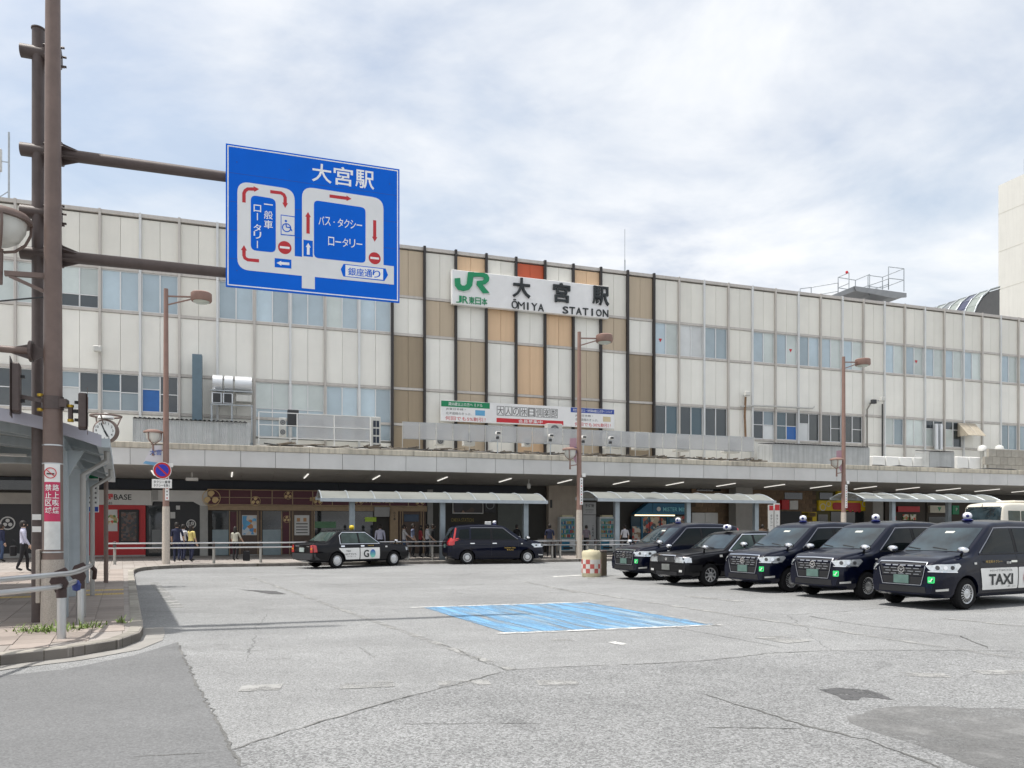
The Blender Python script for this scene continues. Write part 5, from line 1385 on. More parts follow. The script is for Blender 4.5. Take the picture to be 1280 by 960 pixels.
def front(body, py, h, m, dx=0.0, wd=None, bold=.03, lab='lettering'):
    a = R(8); rr = rz_(cz(py)) + .014
    Mx = Matrix.Rotation(a, 4, 'Z') @ Matrix.Translation((dx, -math.sqrt(max(.001, rr * rr - dx * dx)) , cz(py))) @ Matrix.Rotation(dx / rr, 4, 'Z')
    me = text_mesh(body, h, bold, 0, wd); me.transform(Mx); me.materials.clear(); me.materials.append(m); o_ = link(lab, me, lc); 
    if len(body) > 1: o_['kind'] = 'stuff'
for i, ch in enumerate('路上喫煙'): front(ch, 610 + i * 9.4, .095, M_white, .048, .088)
for i, ch in enumerate('禁止区域'): front(ch, 610 + i * 9.4, .095, M_white, -.048, .088)
rr_ = rz_(cz(592)) + .016; c = MB(); ringm(c, 0, cz(592), .070, .082, -rr_, -rr_ + .004); c.bar((-.055, -rr_ + .001, cz(592) + .05), (.055, -rr_ + .001, cz(592) - .05), .003, .011); c.build('no_smoking_symbol', M_red, lc)
MB().box(-.05, .05, -rr_ + .0005, -rr_ + .004, cz(593) - .01, cz(593) + .01).build('cigarette_symbol', M_blk, lc)
MB().box(-.03, .02, -.09, .0, 0, .1).build('anchor', M_brown2, lc)
MB().cbox(-.215, -.155, -.06, .06, .35, 1.15, .01).build('cable_box', M_gran, lc)
# bowl lantern on a bracket
z_ = cz(346); MB().bar((-.62, -.02, z_ - .02), (-.10, 0, z_), .07, .07).build('lantern_arm', M_brown, lc); MB().bar((-.56, -.02, z_ - .05), (-.10, 0, z_ - .24), .045, .045).build('lantern_brace', M_brown, lc)
lx = -.70; zb_ = z_ + .10
MB().cyl((lx, 0, z_ - .18), (lx, 0, z_ + .34), .05, .06, 12).build('lantern_stem', M_brown, lc)
ring_z = z_ + .80
MB().lathe([(0, .14), (.20, .12), (.38, .06), (.43, 0), (.43, -.05), (.38, -.05), (0, -.04)], 28, Matrix.Translation((lx, 0, ring_z))).build('lantern_hood', M_brown, lc, 40)
MB().lathe([(.36, -.05), (.34, -.18), (.26, -.32), (.14, -.40), (0, -.42)], 28, Matrix.Translation((lx, 0, ring_z))).build('lantern_bowl', mat('opal_bowl', (.62, .62, .58), .3, 0, .05), lc, 60)
for a in range(0, 360, 90): MB().tube([(lx + math.cos(R(a + 20)) * q, math.sin(R(a + 20)) * q, ring_z + zz_) for q, zz_ in ((.41, -.03), (.40, -.18), (.33, -.34), (.20, -.46), (.06, -.50))], .022, 6).build('lantern_rib', M_brown, lc)
# signal arm to the left, stay wire
z_ = cz(441)
f = MB(); f.prism([(-.05, z_ - .02), (-.25, z_ + .12), (-.62, z_ + .02), (-.62, z_ - .02), (-.25, z_ - .14)], -.012, .012); f.cyl((-.26, 0, z_), (-.30, 0, z_), .16, None, 16); f.build('arm_flange', M_brown2, lc)
MB().cyl((-.3, 0, z_), (-3.6, 0, z_ + .1), .055, .045, 12).build('signal_arm', M_brown, lc, 40); MB().cyl((-.1, 0, cz(372)), (-3.6, 0, cz(430)), .012, n=6).build('stay_wire', M_dark, lc)
MB().box(-.05, .20, -.10, .10, cz(509), cz(499)).build('signal_clamp', M_brown2, lc); MB().cyl((.0, 0, cz(512)), (0, 0, cz(496)), rz_(3) + .015, None, 20).build('clamp_band', M_brown2, lc)
MB().bar((-.05, 0, cz(503)), (-.42, -.02, cz(498)), .05, .06).build('signal_bracket', M_brown2, lc)
M_yb = mat('brass_yellow', (.5, .33, .03), .4, .3)
for x, py in ((-.16, 513), (-.16, 495), (.24, 507), (.24, 525)): MB().cyl((x, -.02, cz(py) - .02), (x, -.02, cz(py) + .02), .045, n=10).build('clamp_cap', M_yb, lc)
MB().cyl((.24, -.02, cz(525)), (.24, -.02, cz(507)), .035, n=8).build('pivot', M_brown2, lc)
def signal(dx, py0, py1, side, lab):
    o = thing('pedestrian_signal', lab, 'traffic signal', C0 + Vector((cA * dx, sA * dx, cz(py1))), R(29)); o['group'] = 'pedestrian signals on the lighting column'
    H = cz(py0) - cz(py1)
    MB().cbox(-.06, .06, -.17, .17, 0, H, .02).build('housing', M_brown2, o); MB().box(side * .062 - .004, side * .062 + .004, -.21, .21, -.06, H + .08).build('back_plate', M_brown2, o)
    for i in (0, 1):
        q = MB().cbox(side * .065 if side > 0 else side * .065 - .11, side * .065 + .11 if side > 0 else side * .065, -.15, .15, H * (.52 if i else .06), H * (.94 if i else .48), .01).build('visor', M_black, o) if False else None
        l = MB(); l.box(*( (side * .066, side * .072) if side > 0 else (side * .072, side * .066)), -.12, .12, H * (.55 if i else .10), H * (.90 if i else .45)); l.build('lens', mat('lens_red' if i else 'lens_green', (.10, .01, .01) if i else (.01, .07, .05), .2), o)
    for z in (H * .25, H * .75): MB().box(-side * .061 - .05, -side * .061 + .05, -.04, .04, z - .02, z + .02).build('lug', M_black, o)
signal(-.48, 458, 518, -1, 'dark pedestrian signal seen edge on left of the lighting column'); signal(.40, 491, 535, 1, 'dark pedestrian signal seen edge on right of the lighting column')
MB().bar((.24, 0, cz(513)), (.36, 0, cz(513)), .05, .05).build('signal_bracket', M_black, lc)
# ================================================================== left pedestrian shelter
sa = R(26.9); ax = Vector((-math.sin(sa), math.cos(sa)))        # direction away from the camera
SC = Vector((-6.52, 12.2, 0))                                    # near right eave corner on plan
sh = thing('pedestrian_shelter', 'long grey steel pedestrian shelter with arched ribbed roof at the left', 'shelter', (SC.x, SC.y, PZ), sa)
# local: x to the right, y away; eave at x = 0, roof towards -x
SL, SWid = 10.3, 4.4; ZE = 3.02 - PZ
def arch(x): return ZE + .40 * (1 - ((-x - 2.2) / 2.2) ** 2)
M_shel = mat('shelter_blue_grey', (.40, .45, .48), .5, .2, .08, 2, streak=.12); M_sroof = mat('shelter_roof_sheet', (.40, .40, .46), .5, .1, .06, 1.5); M_sund = mat('shelter_soffit', (.26, .28, .275), .6, 0, .08, 1.5)
NX = 16; xs_ = [-SWid * i / NX for i in range(NX + 1)]
npn = 8; pl = SL / npn
for j in range(npn):
    b = MB()
    for x0, x1 in zip(xs_, xs_[1:]):
        b.add([(x0, j * pl, arch(x0) + .01), (x1, j * pl, arch(x1) + .01), (x1, (j + 1) * pl - .02, arch(x1) + .01), (x0, (j + 1) * pl - .02, arch(x0) + .01)], [(0, 1, 2, 3)])
        b.add([(x0, j * pl, arch(x0) - .02), (x1, j * pl, arch(x1) - .02), (x1, (j + 1) * pl - .02, arch(x1) - .02), (x0, (j + 1) * pl - .02, arch(x0) - .02)], [(3, 2, 1, 0)])
    b.build('roof_sheet', M_sund, sh)
fb = MB()
for x0, x1 in zip(xs_, xs_[1:]):
    fb.add([(x0, -.05, arch(x0) - .14), (x1, -.05, arch(x1) - .14), (x1, -.05, arch(x1) + .05), (x0, -.05, arch(x0) + .05), (x0, .02, arch(x0) - .14), (x1, .02, arch(x1) - .14), (x1, .02, arch(x1) + .05), (x0, .02, arch(x0) + .05)], [(0, 1, 2, 3), (7, 6, 5, 4), (3, 2, 6, 7), (0, 4, 5, 1)])
fb.build('front_fascia', M_sroof, sh)
for j in range(1, npn + 1):
    rb = MB()
    for x0, x1 in zip(xs_, xs_[1:]):
        y = j * pl - .05; d_ = .16 if j % 2 else .09
        rb.add([(x0, y - .04, arch(x0) - .02 - d_), (x1, y - .04, arch(x1) - .02 - d_), (x1, y - .04, arch(x1) - .021), (x0, y - .04, arch(x0) - .021), (x0, y + .04, arch(x0) - .02 - d_), (x1, y + .04, arch(x1) - .02 - d_), (x1, y + .04, arch(x1) - .021), (x0, y + .04, arch(x0) - .021)], [(0, 1, 2, 3), (7, 6, 5, 4), (0, 4, 5, 1)])
    rb.build('rib', M_shel, sh)
MB().box(-.06, .12, -.04, SL, ZE - .14, ZE + .0).build('eave_gutter', M_shel, sh)
for x in (-.62, -3.78): MB().box(x - .10, x + .10, .1, SL - .1, arch(x) - .36, arch(x) - .18).build('long_beam', M_shel, sh)
def shl(px, py): 
    g = GP(px, py, PZ); q = Matrix.Rotation(-sa, 2) @ (g.to_2d() - SC.to_2d()); return q
for i in range(3):
    for x in (-.62, -3.78):
        y = .75 + i * 4.4; MB().cbox(x - .12, x + .12, y - .12, y + .12, 0, arch(x) - .34, .01).build('column', M_shel, sh); MB().prism([(-.35, -.02), (.35, -.02), (.12, -.45), (-.12, -.45)], -.06, .06, Matrix.Translation((x, y, arch(x) - .32))).build('column_head', M_shel, sh)
for i, y in enumerate((.55, 5.0)): MB().tube([(.06, y + .1, ZE - .12), (.06, y + .1, ZE - .3), (-.28, y, ZE - .55), (-.28, y, .02)], .045, 8).build('downpipe', mat('downpipe_grey', (.34, .33, .31), .5, .2), sh, 50)
for y in (2.0, 6.2): MB().box(-2.8, -1.6, y - .08, y + .08, arch(-2.2) - .24, arch(-2.2) - .19).build('light_fitting', M_white, sh)
# timetable board under the shelter
o = thing('timetable_board', 'narrow timetable board with green heading under the left shelter', 'sign', GP(95, 728, PZ), ANG)
MB().box(-.03, .03, -.03, .03, 0, 3.05).build('post', M_brown2, o); p = MB().box(.03, .55, -.02, .02, 1.9, 3.0).build('board', M_white, o); MB().box(.04, .54, -.024, -.0205, 2.82, 2.98).build('heading', M_green, p); MB().box(.04, .54, -.024, -.0205, 1.92, 2.05).build('footer', M_pnavy, p)
for i in range(5): MB().box(.08, .5, -.023, -.0205, 2.14 + i * .13, 2.19 + i * .13).build('text_line', M_tgrey, p)
# ================================================================== clock
CB = GP(132.5, 729, PZ); dck = CB.y
o = thing('street_clock', 'round white street clock with ring crown on a brown pole', 'clock', CB, R(8))
zc = EYE + (660 - 539) * dck / 960 - PZ; rc = 13.2 * dck / 960
MB().cyl((0, 0, 0), (0, 0, zc - rc), .055, n=12).build('pole', M_brown, o, 40)
MB().lathe([(0, -.10), (rc * .98, -.10), (rc + .035, -.06), (rc + .035, .06), (rc * .98, .10), (0, .10)], 36, Matrix.Translation((0, 0, zc)) @ Matrix.Rotation(R(90), 4, 'X')).build('case', M_brown, o, 40)
f = MB().prism(circ(0, zc, rc * .95, 36), -.106, -.101).build('dial', M_white, o)
for i in range(12):
    a = R(90 - 30 * (i + 1)); lettering(str(i + 1), rc * .74 * math.cos(a), zc + rc * .74 * math.sin(a), rc * .24, M_blk, f, -.108, .03, name='numeral')
for ang, l_, w_ in ((98 + 14, .78, .03), (-62, .62, .045)): MB().bar((0, -.112, zc), (rc * l_ * math.cos(R(ang)), -.112, zc + rc * l_ * math.sin(R(ang))), .004, w_).build('hand', M_blk, f)
for z, rr in ((zc + rc + .12, rc + .09),):
    MB().tube([(rr * math.cos(R(a)), rr * math.sin(R(a)), z) for a in range(0, 361, 15)], .028, 6).build('crown_ring', M_brown, o)
    for a in range(30, 390, 120): MB().tube([(rr * math.cos(R(a)), rr * math.sin(R(a)), z), (rr * .8 * math.cos(R(a)), rr * .5 * math.sin(R(a)), zc + rc * .6)], .018, 5).build('crown_strut', M_brown, o)
MB().lathe([(0, .16), (.12, .13), (.19, .05), (.2, 0), (0, 0)], 16, Matrix.Translation((0, 0, zc + rc + .05))).build('cap', M_white, o, 50)
# ================================================================== street lamps
def lamp(px, base_v, py_top, label, lant_side=-1, banner=True):
    u = FU(px, base_v); g = W(u, base_v); d_ = g.y; o = fthing('street_lamp', label, 'street lamp', u, base_v, PZ); o['group'] = 'brown street lamps along the station kerb'
    def z(py): return EYE + (660 - py) * d_ / 960 - PZ
    H = z(py_top); sc_ = d_ / 960
    M_lp = mat('lamp_post_brown', (.26, .16, .13), .55, 0, .1, 3)
    MB().cyl((0, 0, 2.35), (0, 0, H), .125, .085, 14).build('shaft', M_lp, o, 40); MB().cyl((0, 0, 0), (0, 0, 2.35), .155, .14, 14).build('foot_sleeve', mat('pale_sleeve', (.50, .45, .39), .8, 0, .15, 20), o, 40)
    zh = H - .30; dir_ = 1
    MB().bar((0, 0, zh), (1.0, 0, zh + .06), .05, .06).build('arm', M_lp, o); MB().bar((.05, 0, zh - .35), (1.0, 0, zh - .02), .05, .05).build('brace', M_lp, o)
    hd = MB().lathe([(0, .19), (.36, .19), (.41, .15), (.42, -.12), (.38, -.18), (0, -.18)], 24, Matrix.Translation((1.34, 0, zh + .08))).build('lamp_head', M_lp, o, 40); MB().lathe([(.33, -.185), (.25, -.24), (0, -.26)], 20, Matrix.Translation((1.34, 0, zh + .08))).build('glass', mat('lamp_glass', (.55, .6, .55), .2), hd, 60)
    # small lantern
    zl = z(py_top) * .415 + .30; sx = lant_side * .48
    MB().bar((0, 0, zl - .30), (sx, 0, zl - .38), .05, .05).build('lantern_arm', M_lp, o); MB().cyl((sx, 0, zl - .55), (sx, 0, zl - .1), .05, .035, 8).build('lantern_stem', M_lp, o)
    MB().lathe([(0, .62), (.2, .60), (.36, .54), (.38, .48), (.30, .46), (0, .46)], 18, Matrix.Translation((sx, 0, zl - .1))).build('lantern_hood', M_lp, o, 40); MB().lathe([(.28, .46), (.26, .25), (.15, .10), (0, .06)], 18, Matrix.Translation((sx, 0, zl - .1))).build('lantern_globe', MATS['opal_bowl'], o, 60)
    for a in (0, 120, 240): MB().tube([(sx + .31 * math.cos(R(a)), .31 * math.sin(R(a)), zl + .38), (sx + .29 * math.cos(R(a)), .29 * math.sin(R(a)), zl + .1), (sx, 0, zl - .12)], .022, 5).build('lantern_rib', M_lp, o)
    MB().box(-.02, .13, -.15, -.13, 2.6, 3.9).build('notice', M_white, o)
    for i in range(9): MB().box(.03, .08, -.153, -.1505, 2.66 + i * .135, 2.72 + i * .135).build('notice_print', M_sred if i % 3 == 0 else M_tgrey, o)
    MB().box(.10, .28, -.14, -.12, 3.95, 4.12).build('tag_plate', M_white, o)
    return o, z
o, z = lamp(207.5, 34.25, 361, 'left street lamp with no parking sign and white banner')
# no-parking sign and banner
q = MB().prism(circ(-.12, z(588.5), .33, 32), -.22, -.20).build('no_parking_disc', M_sred, o); MB().prism(circ(-.12, z(588.5), .245, 32), -.226, -.2205).build('no_parking_field', mat('field_blue', (.02, .03, .42), .4), q)
w_ = MB(); ringm(w_, -.12, z(588.5), .325, .345, -.223, -.2); w_.build('no_parking_edge', M_white, q); MB().bar((-.12 - .17, -.229, z(588.5) + .17), (-.12 + .17, -.229, z(588.5) - .17), .004, .065).build('no_parking_bar', M_sred, q)
q = MB().cbox(-.50, .24, -.22, -.20, z(610.5), z(599.5), .005).build('supplementary_plate', M_white, o); lettering('タクシー乗場', -.13, z(603), .12, M_blk, q, -.223, .03, 0, .62); lettering('タクシーを除く', -.13, z(607.3), .12, M_blk, q, -.223, .03, 0, .62)
b_ = MB().add([(-.85, -.05, z(580)), (-.16, .02, z(584)), (-.16, .02, z(556.5)), (-.50, .0, z(557.5)), (-.85, .0, z(580)), (-.16, .07, z(584)), (-.16, .07, z(556.5)), (-.5, .05, z(557.5))], [(0, 1, 2, 3), (7, 6, 5, 4)]).build('banner', mat('banner_cloth', (.62, .60, .63), .7), o)
MB().add([(-.85, -.056, z(580)), (-.16, .0, z(584)), (-.16, .0, z(579)), (-.76, -.05, z(577))], [(0, 1, 2, 3)]).build('banner_stripe', mat('banner_blue', (.16, .36, .56), .6), b_); lettering('大宮', -.38, z(566), .22, mat('banner_print', (.10, .16, .4), .6), b_, -.06, .03)
MB().box(-.55, -.1, .0, .03, z(556.5), z(555.5)).build('banner_rod', M_dark, o)
for px, v, pt, lab in ((724, 34.3, 415, 'middle street lamp in front of the station name sign'), (1054.5, 35.0, 446, 'right street lamp rising behind the parked taxis')):
    o, z = lamp(px, v, pt, lab)
    q = MB().add([(-.50, 0, 5.15), (-.14, 0, 4.55), (-.14, 0, 5.85), (-.5, .0, 5.80)], [(0, 1, 2, 3)]).build('banner', mat('banner_pink', (.40, .25, .30), .7), o)
    MB().box(-.3, -.14, -.02, .02, 5.1, 5.4).build('banner_print', mat('banner_mauve', (.12, .08, .2), .7), q)
# ================================================================== guard rails along the station kerb
def guard(u0, n_, label, pitch=1.86, v=34.35):
    o = fthing('guard_rail', label, 'railing', u0, v, PZ); L_ = pitch * (n_ - 1)
    for i in range(n_):
        x = i * pitch; p = MB().cyl((x, 0, 0), (x, 0, .72), .055, n=10).build('post', mat('rail_post_beige', (.36, .35, .32), .5, .3), o, 40); MB().cbox(x - .05, x + .05, -.10, .06, .70, .92, .01).build('bracket', M_brown2, o)
    for z in (.66, .85): MB().cyl((-.3, -.08, z), (L_ + .3, -.08, z), .032, n=8).build('rail', M_steel, o, 40)
guard(-5.3, 8, 'guard rail on the kerb from the corner to behind the sedan taxi'); guard(FU(509, 34.35), 6, 'guard rail on the kerb behind the dark van taxi'); guard(FU(690, 34.35), 5, 'guard rail on the kerb in front of the vending machines')
guard(-6.9, 1, 'single guard rail post by the pavement corner', 1.8)
# foreground railing
rl = thing('pavement_railing', 'stainless double railing with brown brackets on the near left pavement', 'railing', (-5.95, 10.15, PZ), 0)
def rp(px, py, z): d_ = (EYE - z) * 960 / (py - 660); return Vector(((px - 640) / 960 * d_ + 5.95, d_ - 10.15, z - PZ))
up = [rp(-60, 733, .995), rp(0, 725, .995), rp(50, 720, .995), rp(86, 717, .995), rp(98, 714, .995), rp(108, 710, .995), rp(113, 707, .995)]
lw_ = [rp(-60, 748, .83), rp(0, 741, .83), rp(40, 737, .83), rp(70, 734, .83), rp(84, 731, .83), rp(94, 727, .83)]
MB().tube(up, .036, 10).build('rail', M_steel, rl, 50); MB().tube(lw_, .036, 10).build('rail', M_steel, rl, 50)
M_brk = mat('bracket_brown', (.045, .025, .024), .5)
for px, py in ((76.9, 799), (100.2, 781)):
    g = GP(px, py, PZ) - Vector((-5.95, 10.15, PZ)); x, y = g.x, g.y
    MB().cyl((x, y, 0), (x, y, .56), .055, n=14).build('post', M_steel, rl, 40); MB().cyl((x, y, .55), (x, y, .66), .063, n=14).build('collar', M_brk, rl, 40)
    MB().prism([(-.05, .62), (.06, .62), (.10, .74), (.04, .86), (.10, .90), (.06, .95), (-.06, .90), (-.12, .76), (-.08, .70)], -.03, .03, Matrix.Translation((x - .02, y, 0)) @ Matrix.Rotation(R(20), 4, 'Z')).build('bracket', M_brk, rl)
MB().tube([up[-1], up[-1] + Vector((.02, .1, -.08)), up[-1] + Vector((-.02, .15, -.22))], .036, 8).build('rail_end', M_brk, rl, 50)
MB().lathe([(0, -.08), (.05, -.06), (.06, .02), (.03, .08), (0, .08)], 10, Matrix.Translation(lw_[-1] + Vector((.03, -.02, -.06)))).build('blue_cap', mat('cap_blue', (.02, .04, .20), .5), rl)
# ================================================================== barrel and bollard
g = GP(739, 721)
o = thing('traffic_barrel', 'cream plastic traffic barrel with red and white checks on the road', 'barrel', (g.x, g.y, 0))
M_bc = mat('barrel_cream', (.62, .56, .38), .5, 0, .06, 3, dirt=.15)
MB().lathe([(0, 0), (.29, 0), (.31, .03), (.305, .10), (.315, .12), (.315, .58), (.305, .62), (.31, .68), (.31, .80), (.27, .86), (.10, .87), (.09, .90), (0, .90)], 30).build('body', M_bc, o, 40)
r = random.Random(4)
cr = [mat('check_red', (.46, .10, .09), .5), mat('check_white', (.66, .64, .60), .5), mat('check_pink', (.55, .28, .24), .5)]
for j in range(3):
    for i in range(14):
        a0, a1 = 2 * math.pi * i / 14 + .01, 2 * math.pi * (i + 1) / 14 - .01; rr = .319; z0 = .13 + j * .15; b = MB(); vs_ = []
        for z in (z0, z0 + .145):
            for k in range(4): a = a0 + (a1 - a0) * k / 3; vs_.append((rr * math.cos(a), rr * math.sin(a), z))
        b.add(vs_, [(k, k + 1, 5 + k, 4 + k) for k in range(3)]); b.build('check', cr[0 if (i + j) % 2 and r.random() < .75 else (1 if r.random() < .75 else 2)], o)
g = GP(754, 720); o = thing('bollard', 'dark brown square bollard just behind the cream barrel', 'bollard', (g.x, g.y + .1, 0), ANG)
MB().cbox(-.10, .10, -.12, .12, 0, .80, .02).build('post', mat('bollard_brown', (.10, .08, .055), .7), o); MB().cbox(-.115, .115, -.135, .135, .80, .86, .02).build('cap', M_brown2, o)
# bench with board behind the railing
o = fthing('bench', 'grey slatted bench board behind the guard rail by the entrance', 'bench', FU(675, 35.2), 35.2, PZ)
for i in range(4): MB().bar((0, .1 * i, .70 + .07 * i), (1.0, .1 * i, .70 + .07 * i), .08, .03).build('slat', mat('bench_grey', (.24, .22, .20), .7), o)
for x in (.15, .85): MB().box(x - .03, x + .03, .05, .3, 0, .78).build('leg', M_dark, o)
# ================================================================== vehicles
M_paint = mat('navy_paint', (.0025, .004, .014), .3, 0, 0, coat=.58, spec=.05)
M_paintb = mat('black_paint', (.004, .004, .006), .3, 0, 0, coat=.45, spec=.08)
M_trim = mat('black_trim', (.010, .010, .011), .5, spec=.2); M_chrome = mat('chrome', (.80, .81, .83), .10, 1.0, 0)
M_dchr = mat('satin_chrome', (.42, .43, .46), .3, .9, 0)
M_cglass = mat('car_glass', (.004, .007, .007), .015, spec=.22, var=0); M_cglassl = mat('car_glass_light', (.035, .055, .05), .015, spec=.4, var=.5, sc_=1.5)
M_wsh = mat('windscreen_glass', (.016, .030, .038), .0, spec=.6, ior=1.6, var=.9, sc_=1.6)  # bluish tint and mottling painted in for sky reflections and the unbuilt interior
M_tyre = mat('tyre', (.012, .012, .013), .8, spec=.15); M_rim = mat('rim_silver', (.62, .63, .64), .28, .75, .04)
M_head = mat('headlamp', (.55, .58, .60), .08, .55, .25, 14, coat=1.0); M_tail = mat('tail_lamp', (.42, .012, .014), .12, coat=1.0); M_amber = mat('amber_lamp', (.55, .18, .02), .15); M_clear = mat('clear_lamp', (.6, .6, .58), .1, coat=1)
M_plate = mat('plate_green', (.10, .17, .15), .5, 0, .15, 6); M_stk = mat('sticker_green', (.03, .62, .16), .4, emit=(.03, .6, .15), es=.12); M_sgold = mat('side_gold', (.42, .28, .06), .4)
def smoothed(xs, tab, sig):
    px_, pv = zip(*tab); fine = np.arange(xs[0] - .5, xs[-1] + .5, .01); f = np.interp(fine, px_, pv)
    if sig > 0:
        k = np.exp(-.5 * (np.arange(-30, 31) * .01 / sig) ** 2); k /= k.sum(); f = np.convolve(np.pad(f, 30, mode='edge'), k, mode='valid')
    return np.interp(xs, fine, f)
class Car:
    """profiles are tabulated against the distance from the front bumper; local frame: +x forward, +y left"""
    def __init__(s, L, front, tabs, sig, paint, wheels_x, wr, track):
        s.L, s.front = L, front; s.paint = paint
        t = np.linspace(0, 1, 96); xf = L * (t - .12 * np.sin(2 * np.pi * t) / (2 * np.pi) * 2)      # denser at both ends
        xf = np.clip(xf, 0, L)
        g = {k: smoothed(xf, v, sig.get(k, .05)) for k, v in tabs.items()}
        ring = []
        for i, x in enumerate(xf):
            zb, zl, zt, wl, wm, wb, wt, r, cr = (g[k][i] for k in ('zb', 'zl', 'zt', 'wl', 'wm', 'wb', 'wt', 'r', 'cr'))
            zl = min(zl, zt - r - .02)
            h = zl - zb
            P = [(0, zb), (wl * .6, zb), (wl, zb + .03), (wm - .025, zb + .12 * h / .8), (wm - .004, zb + .33 * h), (wm, zb + .52 * h), (wm - .004, zb + .70 * h), (wm * .5 + wb * .5 - .002, zb + .87 * h), (wb, zl)]
            z1 = zt - r
            for q in (.2, .4, .6, .8): P.append((wb + (wt - wb) * q + .012 * math.sin(math.pi * q), zl + (z1 - zl) * q))
            for a in (0, 22.5, 45, 67.5, 90): P.append((wt - r * 1.3 + r * 1.3 * math.cos(R(a)), z1 + r * math.sin(R(a))))
            for q in (.72, .36, 0): P.append(((wt - r * 1.3) * q, zt + cr * (1 - q * q)))
            xx = front - x
            left = [(xx, y, z) for y, z in P]; right = [(xx, -y, z) for y, z in reversed(P[1:-1])]
            ring.append(left + right)
        n = len(ring[0]); mb = MB(); vs_ = [p for r_ in ring for p in r_]; fs = []
        for i in range(len(ring) - 1):
            for k in range(n): fs.append((i * n + k, i * n + (k + 1) % n, (i + 1) * n + (k + 1) % n, (i + 1) * n + k))
        fs += [tuple(range(n - 1, -1, -1)), tuple(range((len(ring) - 1) * n, len(ring) * n))]
        mb.add(vs_, fs); me = mb.mesh('body', [paint, M_black], 42)
        s.bvh = BVHTree.FromPolygons([Vector(v) for v in vs_], fs)
        # wheel arches
        bo = bpy.data.objects.new('body', me); COL.objects.link(bo)
        ar = wr + .055; cut = MB()
        for wx in wheels_x:
            for sd in (1, -1): cut.cyl((wx, sd * (track - .25), wr), (wx, sd * 1.2, wr), ar, None, 28)
        co_ = link('cutter', cut.mesh('cutter', [paint, M_black]))
        md = bo.modifiers.new('b', 'BOOLEAN'); md.object = co_; md.operation = 'DIFFERENCE'; md.solver = 'EXACT'
        dg = bpy.context.evaluated_depsgraph_get(); me2 = bpy.data.meshes.new_from_object(bo.evaluated_get(dg))
        bpy.data.objects.remove(co_); bpy.data.objects.remove(bo)
        for p in me2.polygons:
            c = p.center
            for wx in wheels_x:
                if math.hypot(c.x - wx, c.z - wr) < ar + .003 and abs(c.y) > track - .27 and (abs(c.y) < .6 or abs(math.hypot(c.x - wx, c.z - wr) - ar) < .02): p.material_index = 1
        s.body = me2; me2.materials.clear(); me2.materials.append(paint); me2.materials.append(M_black)
        s.wx, s.wr, s.track = wheels_x, wr, track
    def patch(s, poly, view, off=.005, grid=.08):
        """clip a polygon into cells and drop it onto the body. view: 'L','R' (x from front, z), 'F','B' (y, z), or angle in degrees from +x"""
        if view in ('L', 'R'):
            d = Vector((0, -1 if view == 'L' else 1, 0)); ax_ = Vector((-1, 0, 0)); o0 = Vector((s.front, 0, 0)) - d * 3
        elif view in ('F', 'B'):
            d = Vector((-1 if view == 'F' else 1, 0, 0)); ax_ = Vector((0, 1, 0)); o0 = -d * 5
        elif view == 'T':
            d = Vector((0, 0, -1)); ax_ = Vector((-1, 0, 0)); o0 = Vector((s.front, 0, 4))
        else:
            a = R(view); d = -Vector((math.cos(a), math.sin(a), 0)); ax_ = Vector((-math.sin(a), math.cos(a), 0)); o0 = -d * 5
        bm = bmesh.new(); bm.faces.new([bm.verts.new((p[0], 0, p[1])) for p in poly])
        lo = [min(p[i] for p in poly) for i in (0, 1)]; hi = [max(p[i] for p in poly) for i in (0, 1)]
        for i, nrm in ((0, (1, 0, 0)), (1, (0, 0, 1))):
            q = math.ceil((lo[i] + 1e-4) / grid) * grid
            while q < hi[i] - 1e-4:
                bmesh.ops.bisect_plane(bm, geom=bm.verts[:] + bm.edges[:] + bm.faces[:], plane_co=(q, 0, 0) if i == 0 else (0, 0, q), plane_no=nrm); q += grid
        up = Vector((0, 1, 0)) if view == 'T' else Vector((0, 0, 1))
        for v in bm.verts:
            p = o0 + ax_ * v.co.x + up * v.co.z
            h = s.bvh.ray_cast(p, d)
            if h[0] is None: h = s.bvh.find_nearest(p - d * -4 if False else p + d * 4.2)
            n_ = h[1]; n_ = n_ if n_.dot(d) < 0 else -n_
            v.co = h[0] + n_ * off
        me = bpy.data.meshes.new('patch'); bm.normal_update()
        c = sum((f.normal.dot(d) for f in bm.faces), 0.0)
        if c > 0: bmesh.ops.reverse_faces(bm, faces=bm.faces[:])
        bm.to_mesh(me); bm.free(); me.shade_smooth(); return me
    def add(s, root, name, poly, view, m, off=.005, grid=.08, parent=None):
        me = s.patch(poly, view, off, grid); me.name = name; me.materials.append(m); return link(name, me, parent or root)
def seam(pts, w=.009):      # thin closed polygon following a polyline in 2d
    L_, R_ = [], []
    for i, p in enumerate(pts):
        a, b = Vector(pts[max(i - 1, 0)]), Vector(pts[min(i + 1, len(pts) - 1)]); d = (b - a).normalized(); n_ = Vector((-d.y, d.x)) * w / 2
        L_.append(tuple(Vector(p) + n_)); R_.append(tuple(Vector(p) - n_))
    return L_ + R_[::-1]
_wc = {}
